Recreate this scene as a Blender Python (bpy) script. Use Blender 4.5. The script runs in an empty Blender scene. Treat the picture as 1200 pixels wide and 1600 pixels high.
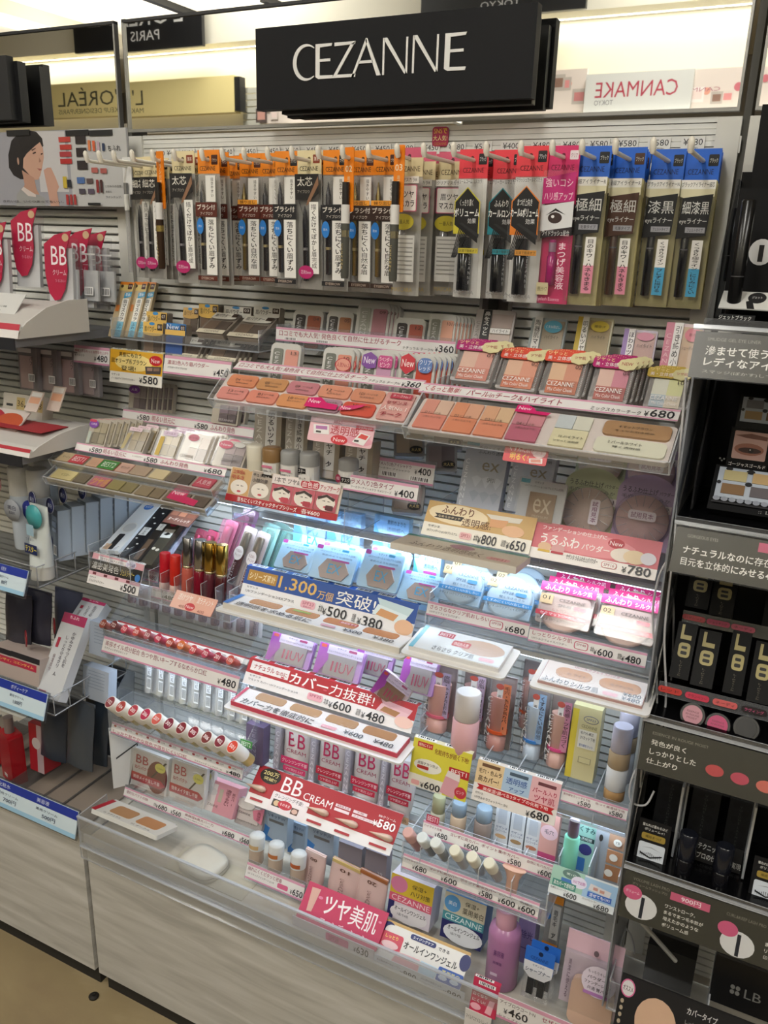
import bpy, math, random
from mathutils import Matrix, Vector
random.seed(7)
SC = bpy.context.scene
COL = SC.collection
# ---------------------------------------------------------------- camera (solved from the photograph's vanishing points)
FPX = 1300.0
CAM = Vector((1.0005, -1.0850, 1.3757))
def cam_axes(yaw, pitch, roll):
    f = Vector((-math.sin(yaw)*math.cos(pitch), math.cos(yaw)*math.cos(pitch), -math.sin(pitch)))
    r0 = Vector((math.cos(yaw), math.sin(yaw), 0)); d0 = f.cross(r0)
    c, s = math.cos(roll), math.sin(roll)
    return c*r0 + s*d0, -s*r0 + c*d0, f
CR, CD, CF = cam_axes(0.457663, 0.316525, -0.030152)
cd = bpy.data.cameras.new('camera'); cam = bpy.data.objects.new('camera', cd); COL.objects.link(cam)
cd.sensor_fit = 'VERTICAL'; cd.sensor_height = 32.0; cd.lens = 32.0*FPX/1600.0; cd.clip_start = 0.02
m3 = Matrix((CR, -CD, -CF)).transposed()
cam.matrix_world = Matrix.Translation(CAM) @ m3.to_4x4()
SC.camera = cam
# ---------------------------------------------------------------- world, exposure
w = bpy.data.worlds.new('world'); SC.world = w; w.use_nodes = True
w.node_tree.nodes['Background'].inputs[0].default_value = (1.0, 0.95, 0.85, 1)
w.node_tree.nodes['Background'].inputs[1].default_value = 0.10
SC.view_settings.view_transform = 'Standard'; SC.view_settings.look = 'None'
SC.view_settings.gamma = 1.0; SC.view_settings.exposure = 0.45
SC.view_settings.use_curve_mapping = False
SC.cycles.transparent_max_bounces = 32
SC.cycles.max_bounces = 8
# ceiling fluorescent troffers (the shop's lamps): area lights just under the luminous panels
def ceiling_lamp(x, y, sx, sy, e):
    l = bpy.data.lights.new('ceiling_light', 'AREA'); l.shape = 'RECTANGLE'; l.size = sx; l.size_y = sy
    l.energy = e; l.color = (1.0, 0.985, 0.955)
    o = bpy.data.objects.new('ceiling_light', l); COL.objects.link(o); o.location = (x, y, 2.66)
    return o
CEIL = [(-1.3, -1.75, 0.3, 1.3), (0.5, -1.75, 0.3, 1.3), (2.3, -1.75, 0.3, 1.3)]
for x, y, sx, sy in CEIL: ceiling_lamp(x, y, sx, sy, 16)
for x in (-1.6, 0.4): ceiling_lamp(x, 2.2, 0.3, 1.3, 8)
# ---------------------------------------------------------------- helpers
def ray(px, py): return CR*((px-600)/FPX) + CD*((py-800)/FPX) + CF
def P(px, py, Y):                     # the point of the plane Y that pixel shows
    v = ray(px, py); return CAM + v*((Y-CAM.y)/v.y)
def lin(h):
    h = h.lstrip('#'); r = []
    for i in (0, 2, 4):
        c = int(h[i:i+2], 16)/255.0
        r.append(c/12.92 if c <= 0.04045 else ((c+0.055)/1.055)**2.4)
    return (*r, 1.0)
MATS = {}
def mat(hexc, rough=0.45, metal=0.0, emit=0.0, spec=0.5, name=None, coat=0.0):
    k = (hexc, rough, metal, emit, spec, coat)
    if k in MATS: return MATS[k]
    m = bpy.data.materials.new(name or 'paint_'+hexc); m.use_nodes = True
    b = m.node_tree.nodes['Principled BSDF']; c = lin(hexc)
    b.inputs['Base Color'].default_value = c; b.inputs['Roughness'].default_value = rough
    b.inputs['Metallic'].default_value = metal; b.inputs['Specular IOR Level'].default_value = spec
    b.inputs['Coat Weight'].default_value = coat
    if emit: b.inputs['Emission Color'].default_value = c; b.inputs['Emission Strength'].default_value = emit
    MATS[k] = m; return m
def clear(name, tint, gloss=0.04, rough=0.08, haze=0.0, hazec=(0.9, 0.92, 0.95), fres=0.22):
    """thin clear plastic sheet: transparent, Fresnel gloss, a little milky haze"""
    m = bpy.data.materials.new(name); m.use_nodes = True; nt = m.node_tree; nt.nodes.clear()
    out = nt.nodes.new('ShaderNodeOutputMaterial'); tr = nt.nodes.new('ShaderNodeBsdfTransparent')
    gl = nt.nodes.new('ShaderNodeBsdfGlossy'); df = nt.nodes.new('ShaderNodeBsdfDiffuse')
    lw = nt.nodes.new('ShaderNodeLayerWeight'); mx = nt.nodes.new('ShaderNodeMixShader'); m2 = nt.nodes.new('ShaderNodeMixShader')
    mp = nt.nodes.new('ShaderNodeMath'); mp.operation = 'MULTIPLY_ADD'
    tr.inputs[0].default_value = (*tint, 1); gl.inputs['Roughness'].default_value = rough
    df.inputs[0].default_value = (*hazec, 1); lw.inputs[0].default_value = 0.35
    mp.inputs[1].default_value = fres; mp.inputs[2].default_value = gloss
    nt.links.new(lw.outputs['Fresnel'], mp.inputs[0]); nt.links.new(mp.outputs[0], mx.inputs[0])
    nt.links.new(tr.outputs[0], m2.inputs[1]); nt.links.new(df.outputs[0], m2.inputs[2]); m2.inputs[0].default_value = haze
    nt.links.new(m2.outputs[0], mx.inputs[1]); nt.links.new(gl.outputs[0], mx.inputs[2])
    nt.links.new(mx.outputs[0], out.inputs[0]); return m
ACR = clear('clear_acrylic', (0.955, 0.97, 0.985), 0.05, 0.06, 0.05)
EDGE = clear('acrylic_edge', (0.9, 0.93, 0.97), 0.12, 0.2, 0.45, (0.85, 0.88, 0.93))
FILM = clear('clear_film', (0.98, 0.98, 0.98), 0.02, 0.12, 0.015)
SMOKE = clear('smoke_acrylic', (0.75, 0.77, 0.8), 0.06, 0.06, 0.05, (0.3, 0.3, 0.32))
PET = clear('clear_blister', (0.975, 0.975, 0.98), 0.012, 0.28, 0.025, (0.75, 0.77, 0.8), 0.14)
LENS = clear('clear_lid', (0.99, 0.99, 0.99), 0.004, 0.24, 0.004, fres=0.09)
INS = clear('milky_insert', (0.95, 0.95, 0.94), 0.02, 0.3, 0.42, (0.62, 0.60, 0.56), 0.1)
INY = clear('yellow_insert', (0.95, 0.92, 0.75), 0.02, 0.3, 0.55, (0.62, 0.56, 0.30), 0.1)
class MB:
    """collects faces with materials; build() links ONE mesh object"""
    def __init__(s): s.v = []; s.f = []; s.m = []; s.mats = []; s.smooth = []
    def mi(s, m):
        if m not in s.mats: s.mats.append(m)
        return s.mats.index(m)
    def face(s, pts, m, sm=False):
        n = len(s.v); s.v += [tuple(p) for p in pts]; s.f.append(tuple(range(n, n+len(pts)))); s.m.append(s.mi(m)); s.smooth.append(sm)
    def mesh(s, vs, fs, m, sm=False):
        n = len(s.v); s.v += [tuple(p) for p in vs]; k = s.mi(m)
        for f in fs: s.f.append(tuple(i+n for i in f)); s.m.append(k); s.smooth.append(sm)
    def box(s, x0, x1, y0, y1, z0, z1, m, me=None, thin=None):
        """me: material of the narrow faces; thin: axis of the sheet normal"""
        V = [(x0,y0,z0),(x1,y0,z0),(x1,y1,z0),(x0,y1,z0),(x0,y0,z1),(x1,y0,z1),(x1,y1,z1),(x0,y1,z1)]
        F = [((0,3,2,1),2),((4,5,6,7),2),((0,1,5,4),1),((2,3,7,6),1),((1,2,6,5),0),((3,0,4,7),0)]
        if me is None: s.mesh(V, [f for f, a in F], m); return s
        s.mesh(V, [f for f, a in F if a == thin], m); s.mesh(V, [f for f, a in F if a != thin], me); return s
    def prism(s, poly, y0, y1, m, cap=True):
        """outline poly [(x,z)] extruded from y0 (front) to y1 (back)"""
        n = len(poly); V = [(x, y0, z) for x, z in poly]+[(x, y1, z) for x, z in poly]
        F = [(i, (i+1) % n, n+(i+1) % n, n+i) for i in range(n)]
        if cap: F += [tuple(range(n))[::-1], tuple(range(n, 2*n))]
        s.mesh(V, F, m); return s
    def xprism(s, poly, x0, x1, m):
        """outline poly [(y,z)] extruded along x"""
        n = len(poly); V = [(x0, y, z) for y, z in poly]+[(x1, y, z) for y, z in poly]
        F = [(i, (i+1) % n, n+(i+1) % n, n+i) for i in range(n)]+[tuple(range(n))[::-1], tuple(range(n, 2*n))]
        s.mesh(V, F, m); return s
    def lathe(s, prof, m, n=20, c=(0,0,0), ax='z', sx=1.0, sy=1.0, cap=True):
        """profile [(r,h)] turned about axis through c"""
        V = []; F = []
        for r, h in prof:
            for i in range(n):
                a = 2*math.pi*i/n; p, q = r*math.cos(a)*sx, r*math.sin(a)*sy
                V.append({'z': (c[0]+p, c[1]+q, c[2]+h), 'y': (c[0]+p, c[1]+h, c[2]+q), 'x': (c[0]+h, c[1]+p, c[2]+q)}[ax])
        for k in range(len(prof)-1):
            for i in range(n): F.append((k*n+i, k*n+(i+1) % n, (k+1)*n+(i+1) % n, (k+1)*n+i))
        s.mesh(V, F, m, True)
        if cap:
            s.mesh(V[:n], [tuple(range(n))[::-1]], m); s.mesh(V[-n:], [tuple(range(n))], m)
        return s
    def tube(s, pts, r, m, n=8):
        pts = [Vector(p) for p in pts]; V = []; F = []; up = None
        for i, p in enumerate(pts):
            t = (pts[min(i+1, len(pts)-1)]-pts[max(i-1, 0)]).normalized()
            if up is None: up = t.orthogonal().normalized()
            a = (up-t*up.dot(t)).normalized(); up = a; b = t.cross(a)
            rr = r[i] if isinstance(r, (list, tuple)) else r
            for j in range(n):
                th = 2*math.pi*j/n; V.append(p+(a*math.cos(th)+b*math.sin(th))*rr)
        for i in range(len(pts)-1):
            for j in range(n): F.append((i*n+j, i*n+(j+1) % n, (i+1)*n+(j+1) % n, (i+1)*n+j))
        s.mesh(V, F, m, True); s.mesh(V[:n], [tuple(range(n))[::-1]], m); s.mesh(V[-n:], [tuple(range(n))], m); return s
    def data(s, name):
        me = bpy.data.meshes.new(name); me.from_pydata([tuple(p) for p in s.v], [], s.f)
        for m in s.mats: me.materials.append(m)
        me.polygons.foreach_set('material_index', s.m); me.polygons.foreach_set('use_smooth', s.smooth)
        me.update(); return me
    def build(s, name, parent=None):
        o = bpy.data.objects.new(name, s.data(name)); COL.objects.link(o)
        if parent is not None: o.parent = parent
        return o
def rrect(x0, z0, x1, z1, r, n=4):
    """rounded rectangle outline"""
    P_ = []
    for cx, cz, a0 in ((x1-r, z0+r, -90), (x1-r, z1-r, 0), (x0+r, z1-r, 90), (x0+r, z0+r, 180)):
        for i in range(n+1):
            a = math.radians(a0+90*i/n); P_.append((cx+r*math.cos(a), cz+r*math.sin(a)))
    return P_
def ell(cx, cz, rx, rz, n=20, a0=0, a1=360):
    k = n if a1-a0 == 360 else n+1
    return [(cx+rx*math.cos(math.radians(a0+(a1-a0)*i/n)), cz+rz*math.sin(math.radians(a0+(a1-a0)*i/n))) for i in range(k)]
def tag(o, label, cat, group=None, kind=None):
    o['label'] = label
    if cat: o['category'] = cat
    if group: o['group'] = group
    if kind: o['kind'] = kind
    return o
def thing(name, label, cat, loc=(0,0,0), rot=(0,0,0), group=None):
    o = bpy.data.objects.new(name, None); o.empty_display_size = 0.01; COL.objects.link(o)
    o.location = loc; o.rotation_euler = rot
    return tag(o, label, cat, group)
def struct(name, mb, label=None, parent=None):
    o = mb.build(name, parent); o['kind'] = 'structure'
    if label: o['label'] = label
    return o
def dup(root, loc, rot=None, label=None, group=None):
    """a copy of a thing with copies of its parts and sub-parts (mesh data shared)"""
    r = root.copy(); COL.objects.link(r); r.location = loc
    if rot is not None: r.rotation_euler = rot
    if label: r['label'] = label
    if group: r['group'] = group
    for ch in list(root.children):
        c = ch.copy(); COL.objects.link(c); c.parent = r
        for g in ch.children:
            d = g.copy(); COL.objects.link(d); d.parent = c
            if g.get('_job') is not None: JOBS.append((d, JOBS[g['_job']][1]))
        if ch.get('_job') is not None: JOBS.append((c, JOBS[ch['_job']][1]))
    return r
# ---- printing: text is queued, glyph outlines are made once at the end
JOBS = []      # (object, [(string, fit box, colour, vertical, bold, plane offset, mirrored)])
def printing(parent, W, H, ops, y=0.0, name='print', x0=0.0, z0=0.0, rough=0.45):
    """flat print on the plane y (facing -y) of a W x H face whose lower left corner is (x0,z0).
    ops in fractions, v downwards: ('r',hex,u0,v0,u1,v1[,radius]) ('c',hex,u,v,ru,rv) ('p',hex,[(u,v)..]) ('t'|'T'|'v',hex,text,u0,v0,u1,v1[,skew])"""
    mb = MB(); txt = []
    X = lambda u: x0+u*W
    Z = lambda v: z0+(1-v)*H
    for k, op in enumerate(ops):
        yy = y-0.00012-0.00006*k; t = op[0]
        if t == 'r':
            _, c, u0, v0, u1, v1 = op[:6]
            if len(op) > 6: pl = rrect(X(u0), Z(v1), X(u1), Z(v0), op[6]*min(abs(u1-u0)*W, abs(v1-v0)*H), 3)
            else: pl = [(X(u0), Z(v1)), (X(u1), Z(v1)), (X(u1), Z(v0)), (X(u0), Z(v0))]
            mb.face([(a, yy, b) for a, b in pl], mat(c, rough))
        elif t == 'c':
            _, c, u, v, ru, rv = op; mb.face([(a, yy, b) for a, b in ell(X(u), Z(v), ru*W, rv*H, 18)], mat(c, rough))
        elif t == 'p':
            pl = [(X(u), yy, Z(v)) for u, v in op[2]]
            ar = sum(pl[i][0]*pl[(i+1) % len(pl)][2]-pl[(i+1) % len(pl)][0]*pl[i][2] for i in range(len(pl)))
            mb.face(pl if ar > 0 else pl[::-1], mat(op[1], rough))
        elif t == 'b':                     # barcode: bars inside a white patch
            _, u0, v0, u1, v1 = op
            mb.face([(X(u0), yy, Z(v1)), (X(u1), yy, Z(v1)), (X(u1), yy, Z(v0)), (X(u0), yy, Z(v0))], mat('f0f0f0', rough))
            n = 9
            for i in range(n):
                a = u0+(u1-u0)*(0.08+0.84*i/n); b = a+(u1-u0)*0.84/n*(0.35+0.3*((i*7) % 3)/2)
                mb.face([(X(a), yy-3e-5, Z(v1-(v1-v0)*.12)), (X(b), yy-3e-5, Z(v1-(v1-v0)*.12)), (X(b), yy-3e-5, Z(v0+(v1-v0)*.12)), (X(a), yy-3e-5, Z(v0+(v1-v0)*.12))], mat('222428', rough))
        else:
            u0, v0, u1, v1 = op[3:7]
            txt.append((op[2], (X(u0), Z(v1), X(u1), Z(v0)), op[1], t == 'v', t != 't', yy, op[7] if len(op) > 7 else 0))
    if mb.f: mb.build(name, parent)
    if txt:
        me = bpy.data.meshes.new('lettering'); o = bpy.data.objects.new('lettering', me); COL.objects.link(o); o.parent = parent
        o['_job'] = len(JOBS); JOBS.append((o, txt))
def make_lettering():
    chars = {}
    for _, txt in JOBS:
        for s, _, _, _, bold, _, _ in txt:
            for ch in s:
                if ch != ' ': chars[(ch, bold)] = None
    obs = {}
    def tob(body, bold):
        c = bpy.data.curves.new('glyph', 'FONT'); c.body = body; c.size = 1.0; c.resolution_u = 2
        ch = body[1:-1] if len(body) == 3 else body
        c.offset = (0.018 if '\u3040' <= ch[0] <= '\u30ff' else 0.012 if ch[0].isdigit() else 0.0 if ch.isascii() else 0.004) if bold else (0.006 if '\u3040' <= ch[0] <= '\u30ff' else 0.002 if not ch.isascii() else 0.0)
        o = bpy.data.objects.new('glyph', c); COL.objects.link(o); return o
    for k in chars: obs[k] = (tob(k[0], k[1]), tob('H'+k[0]+'H', k[1]))
    hh = {b: tob('HH', b) for b in (True, False)}
    bpy.context.view_layer.update(); dg = bpy.context.evaluated_depsgraph_get(); G = {}
    base = {b: hh[b].evaluated_get(dg).dimensions.x for b in hh}
    for k, (a, b) in obs.items():
        ev = a.evaluated_get(dg); me = ev.to_mesh(); me.calc_loop_triangles()
        vs = [(v.co.x, v.co.y) for v in me.vertices]; ts = [tuple(t.vertices) for t in me.loop_triangles]; ev.to_mesh_clear()
        G[k] = (vs, ts, b.evaluated_get(dg).dimensions.x-base[k[1]])
    dead = [o for ab in list(obs.values())+[(hh[True], hh[False])] for o in ab]
    bpy.data.batch_remove(dead+[o.data for o in dead])
    done = {}
    for o, txt in JOBS:
        if id(txt) in done:
            o.data = done[id(txt)]; continue
        mb = MB()
        for s, (bx0, bz0, bx1, bz1), col, vert, bold, yy, skew in txt:
            V = []; F = []; pen = 0.0
            for ch in s:
                if ch == ' ': pen += 0.3; continue
                vs, ts, adv = G[(ch, bold)]; n = len(V)
                if vert:
                    if ch == 'ー':
                        V += [(0.5-(y-0.38), -pen-0.12-x*0.85+0.1) for x, y in vs]
                    else:
                        cx = (adv if adv > 0 else 0.5)/2; V += [(x-cx+0.5, y-pen) for x, y in vs]
                    pen += 1.0
                else:
                    V += [(x+pen, y) for x, y in vs]; pen += adv
                F += [tuple(i+n for i in t) for t in ts]
            if not V: continue
            xs = [p[0] for p in V]; ys = [p[1] for p in V]; xa, xb, ya, yb = min(xs), max(xs), min(ys), max(ys)
            sx = (bx1-bx0)/max(xb-xa, 1e-6); sz = (bz1-bz0)/max(yb-ya, 1e-6)
            mb.mesh([(bx0+(x-xa)*sx+skew*(y-ya)*sz, yy, bz0+(y-ya)*sz) for x, y in V], F, mat(col, 0.45))
        me = o.data; n = mb.data('lettering'); o.data = n; done[id(txt)] = n
        if '_job' in o: del o['_job']
    for o in bpy.data.objects:
        if '_job' in o: del o['_job']
# ---- frames: a tilted rectangular face given by three of its corners and the depth of its upper and lower edge
class Fr:
    def __init__(s, TL, TR, BL, yt, yb=None, yr=None):
        yb = yt if yb is None else yb
        A = P(*TL, yt); B = P(*TR, yt if yr is None else yr); D = P(*BL, yb)
        s.W = math.hypot(B.x-A.x, B.y-A.y); z = (A.z+B.z)/2 if yr is None else A.z
        D.z += z-A.z; A.z = z
        s.H = math.hypot(A.y-D.y, A.z-D.z); s.a = math.atan2(A.y-D.y, A.z-D.z)
        s.loc = Vector((A.x, D.y, D.z)) if abs(D.x-A.x) > 0.004 else Vector(((A.x+D.x)/2, D.y, D.z))
        s.rot = (-s.a, 0, math.atan2(B.y-A.y, B.x-A.x)); s.pa, s.pb = A, B
    def off(s, dx, dy, dz):   # point at local offset
        return s.loc + Matrix.Rotation(-s.a, 3, 'X') @ Vector((dx, dy, dz))
def wh(f): return '%.3f x %.3f tilt %.0f' % (f.W, f.H, math.degrees(f.a))
# ================================================================ the setting
def noise_mat(name, c1, c2, scale, stretch, rough=0.5, detail=6, rot=0.0, c3=None, bump=0.0, spec=0.3):
    m = bpy.data.materials.new(name); m.use_nodes = True; nt = m.node_tree; b = nt.nodes['Principled BSDF']
    tc = nt.nodes.new('ShaderNodeTexCoord'); mp = nt.nodes.new('ShaderNodeMapping'); ns = nt.nodes.new('ShaderNodeTexNoise'); cr = nt.nodes.new('ShaderNodeValToRGB')
    mp.inputs['Scale'].default_value = stretch; mp.inputs['Rotation'].default_value = (0, rot, 0)
    ns.inputs['Scale'].default_value = scale; ns.inputs['Detail'].default_value = detail; ns.inputs['Distortion'].default_value = 0.6
    cr.color_ramp.elements[0].position = 0.3; cr.color_ramp.elements[1].position = 0.72
    cr.color_ramp.elements[0].color = lin(c1); cr.color_ramp.elements[1].color = lin(c2)
    if c3: e = cr.color_ramp.elements.new(0.5); e.color = lin(c3)
    nt.links.new(tc.outputs['Object'], mp.inputs[0]); nt.links.new(mp.outputs[0], ns.inputs['Vector'])
    nt.links.new(ns.outputs['Fac'], cr.inputs[0]); nt.links.new(cr.outputs[0], b.inputs['Base Color'])
    b.inputs['Roughness'].default_value = rough; b.inputs['Specular IOR Level'].default_value = spec
    if bump:
        bp = nt.nodes.new('ShaderNodeBump'); bp.inputs['Strength'].default_value = bump; bp.inputs['Distance'].default_value = 0.001
        nt.links.new(ns.outputs['Fac'], bp.inputs['Height']); nt.links.new(bp.outputs[0], b.inputs['Normal'])
    return m
M_FLOOR = noise_mat('floor_vinyl', '8c7a5e', 'b5a483', 3.2, (1.0, 1.6, 1.0), 0.45, 9, 0.0, '988766')
M_WOOD = noise_mat('pale_wood_laminate', 'aeaca6', 'd2d0cc', 5.0, (0.9, 1.0, 9.0), 0.5, 7, -0.10, 'c2c0ba')
M_DECK = noise_mat('deck_wood', 'b5ada0', 'd8d2c6', 6.0, (1.0, 7.0, 1.0), 0.5, 5, 0.0)
M_SLAT = mat('dcdcd6', 0.5, name='slat_white'); M_WHITE = mat('e6e4dc', 0.55); M_TRIM = mat('d5d4cd', 0.45)
M_WALL = mat('8f8b84', .7); M_ALU = mat('9a9a98', 0.35, 0.7); M_DARK = mat('1b1c1f', 0.45); M_GAP = mat('55544f', 0.7); M_CEIL = mat('e4e0d2', 0.8)
M_BACK = mat('b8bab8', 0.6)
# floor, ceiling, walls of the shop
struct('floor', MB().box(-6, 6, -5.2, 6, -0.05, 0, M_FLOOR), 'brown mottled vinyl shop floor')
struct('ceiling', MB().box(-6, 6, -5.2, 6, 2.70, 2.75, M_CEIL), 'cream coloured shop ceiling')
struct('wall_left', MB().box(-6.1, -6, -5.2, 6, 0, 2.7, M_WALL), 'plain grey shop wall on the left')
struct('wall_right', MB().box(6, 6.1, -5.2, 6, 0, 2.7, M_WALL), 'plain grey shop wall on the right')
struct('wall_far', MB().box(-6, 6, 6, 6.1, 0, 2.7, M_WALL), 'plain grey far shop wall')
struct('wall_rear', MB().box(-6, 6, -5.3, -5.2, 0, 2.7, M_WALL), 'plain grey shop wall behind the aisle')
def troffer(x, y, sx, sy, lab):
    t = thing('ceiling_light', lab, 'ceiling light', (x, y, 2.70), group='fluorescent ceiling lights')
    MB().box(-sx/2-.03, sx/2+.03, -sy/2-.03, sy/2+.03, -.02, 0, M_WHITE).build('housing', t)
    MB().box(-sx/2, sx/2, -sy/2, sy/2, -.026, -.021, mat('fff4d8', 0.5, 0, 2.0)).build('diffuser', t)
for (x, y, sx, sy), wd in zip(CEIL+[(-1.6, 2.2, .3, 1.3), (0.4, 2.2, .3, 1.3)], ('left', 'middle', 'right', 'left', 'right')): troffer(x, y, sx, sy, 'long fluorescent ceiling light over the %s, %s one' % ('aisle' if y < 0 else 'far side of the gondola', wd))
def added_uplight(x, y, z, sx, e, lab):  # added lamp hidden behind the gondola, only there to brighten the ceiling
    t = thing('added_ceiling_fill', lab, 'added light', (x, y, z), group='added ceiling fill lights'); MB().xprism([(-.06, .0), (.06, .0), (.08, .06), (.07, .06), (.05, .012), (-.05, .012), (-.07, .06), (-.08, .06)], -sx/2, sx/2, M_WHITE).build('trough', t)
    l = bpy.data.lights.new('added_fill_lamp', 'AREA'); l.shape = 'RECTANGLE'; l.size = sx-.05; l.size_y = .08; l.energy = e; l.color = (1, .955, .85); o = bpy.data.objects.new('added_fill_lamp', l); COL.objects.link(o); o.parent = t; o.location = (0, 0, .02); o.rotation_euler = (math.pi, 0, 0)
added_uplight(-2.6, 3.3, 1.95, 3.6, 36, 'added unseen lamp trough behind the gondola brightening the ceiling')
struct('trim_1', MB().box(-2.80, -2.755, 2.2, 5.6, 2.665, 2.702, M_DARK).box(-2.16, -2.12, 3.5, 5.6, 2.665, 2.702, M_DARK), 'black linear slots along the ceiling')
struct('trim_2', MB().box(-4.0, -3.7, 0.2, 5.8, 2.62, 2.702, mat('d9d2bd', 0.8)), 'shallow step along the ceiling')
struct('trim_3', MB().box(-6, -1.2, 1.2, 1.7, 2.60, 2.702, M_CEIL), 'dropped ceiling band')
# ---- gondola bays: base plinth, deck, uprights, slatted back panel, mirror
BAYS = (-0.9, 0.0, 0.9)
NM = {-0.9: ('left', 'the bay of skincare on the left'), 0.0: ('centre', 'the middle bay'), 0.9: ('right', 'the bay of black boxes on the right')}
slat_mesh = None
M_MIR = mat('f2f2ee', 0.015, 1.0, name='mirror')
for b in BAYS:
    sd, wd = NM[b]
    wb = struct('wall_back_'+sd, MB().box(b+.03, b+.87, .016, .04, .33, 1.52, M_BACK), 'white slatted back panel behind '+wd)
    if slat_mesh is None:
        mb = MB(); mb.xprism([(0.016, 0), (0.004, 0.0006), (0.0, 0.0022), (0.002, 0.0106), (0.016, 0.0116)], 0, 0.84, M_SLAT); slat_mesh = mb.data('slat')
    n = int((1.478-.34)/.0127)
    for i in range(n):
        o = bpy.data.objects.new('slat', slat_mesh); COL.objects.link(o); o.parent = wb; o.location = (b+.03, 0, .342+i*.0127)
    g = MB()
    for i in range(6): g.box(b+.03, b+.87, 0.0 if i % 2 else .0015, .016, 1.4805+i*.0063, 1.4862+i*.0063, M_SLAT)
    g.build('grooved_rail', wb)
    struct('trim_post_'+sd, MB().box(b+.004, b+.03, -.003, .04, .33, 1.517, M_TRIM).box(b+.87, b+.896, -.003, .04, .33, 1.517, M_TRIM), 'pale upright posts framing '+wd)
    pl = struct('base_plinth_'+sd, MB().box(b+.0055, b+.8945, -.22, -.205, .047, .333, M_WOOD), 'pale wood laminate kick panel under '+wd)
    MB().box(b+.01, b+.89, -.205, .04, .0, .333, mat('2a2824', .8)).build('recess', pl)
    MB().box(b+.002, b+.898, -.219, .016, .338, .3475, M_DECK).build('deck', pl)
    MB().box(b+.002, b+.898, -.223, -.2185, .337, .362, mat('c9c7c2', .45)).build('deck_edge', pl)
struct('trim_gap', MB().box(-.008, .008, -.206, -.2, .03, .335, M_GAP).box(-.004, .004, .005, .04, .34, 1.68, M_GAP).box(.896, .904, .005, .04, 0, 1.68, M_GAP), 'dark gaps between the bays')
f = thing('adjuster_foot', 'small black adjuster foot on the floor below the gap between kick panels', 'furniture foot', P(143, 1523, -.235))
f.location.z = 0.0
MB().lathe([(.0, 0), (.009, 0), (.0095, .003), (.007, .005), (0, .0055)], mat('1a1612', .7), 14, cap=False).build('disc', f); MB().lathe([(.003, .005), (.003, .008)], mat('1a1612', .7), 10).build('stem', f)
# mirrors above the bays: they show the display on the other side of the aisle
def mirror(b, lab, rz=0.0):
    t = thing('mirror', lab, 'mirror', (b+.008 if rz == 0 else b+.892, -.004, 1.522), (0, 0, rz), 'mirror panels above the display bays')
    x0, x1 = (0, .884) if rz == 0 else (-.884, 0)
    MB().box(x0+.003, x1-.003, 0, .004, .004, .150, M_MIR).build('mirror_glass', t)
    fr = MB(); fr.box(x0, x1, -.003, .006, 0, .004, M_ALU).box(x0, x1, -.003, .006, .150, .154, M_DARK)
    fr.box(x0, x0+.003, -.003, .006, .004, .150, M_ALU).box(x1-.003, x1, -.003, .006, .004, .150, M_ALU); fr.build('frame', t)
mirror(0.0, 'wide mirror panel behind the large brand sign')
mirror(-0.9, 'mirror panel at upper left showing a gold board', 0.0125)
mirror(0.9, 'mirror panel cut off at the upper right corner')
# ---- the opposite display, seen in the mirrors (faces +Y)
YO = 2.3; YM = -.004
def opp(px, py, d=0.0):
    p = P(px, py, YO-d); return Vector((p.x, 2*YM-p.y, p.z))
zt = opp(700, 50).z; zb = opp(700, 36).z
struct('wall_opposite', MB().box(-4.5, 3.5, -2.42, -2.40, 1.5, 2.7, mat('efe9d6', .7)).box(-4.5, 3.5, -2.42, -2.36, 0, 1.5, mat('6a6462', .7)), 'pale lit wall of the display across the aisle')
struct('trim_bulkhead', MB().box(-4.5, 3.5, -2.40, -2.30, zb, 2.7, mat('dedacb', .7)), 'beige bulkhead above the display across the aisle')
l = bpy.data.lights.new('cove_light', 'AREA'); l.shape = 'RECTANGLE'; l.size = 7.6; l.size_y = .03; l.energy = 8.5; l.color = (1, .965, .83)
o = bpy.data.objects.new('cove_light', l); COL.objects.link(o); o.location = (-.4, -2.355, zb-.012); o.rotation_euler = (math.radians(-8), 0, 0)
def board(px0, px1, py0, py1, d=0.0):
    """location (lower corner at the reader's left), width, height of a board facing the aisle, from its mirror image"""
    a = opp(px0, (py0+py1)/2, d); c = opp(px1, (py0+py1)/2, d); zt = opp((px0+px1)/2, py0, d).z; zb = opp((px0+px1)/2, py1, d).z
    return Vector((c.x, a.y, zb)), c.x-a.x, zt-zb
def oppsign(name, lab, cat, px0, px1, py0, py1, d, th, body, ops, group=None):
    loc, W, H = board(px0, px1, py0, py1, d); t = thing(name, lab, cat, loc, (0, 0, math.pi), group)
    MB().box(0, W, 0, th, 0, H, mat(body, .4)).build('board', t); printing(t, W, H, ops); return t, W, H
# black signs high up
oppsign('shop_sign', 'black hanging sign reading PARIS reflected at the upper left', 'sign', 141, 315, -10, 79, .10, .02, '17181b',
        [('t', 'c8c8c8', "L'ORÉAL", .16, .12, .86, .55), ('t', 'c8c8c8', 'PARIS', .37, .64, .63, .82)])
oppsign('shop_sign', 'black hanging sign reflected above the brand sign, bottom letters TOKYO', 'sign', 659, 918, -70, 24, .10, .02, '17181b', [('t', 'b8b8b8', 'CANMAKE', .15, .2, .85, .6), ('t', 'b8b8b8', 'TOKYO', .38, .74, .62, .86)])
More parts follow.
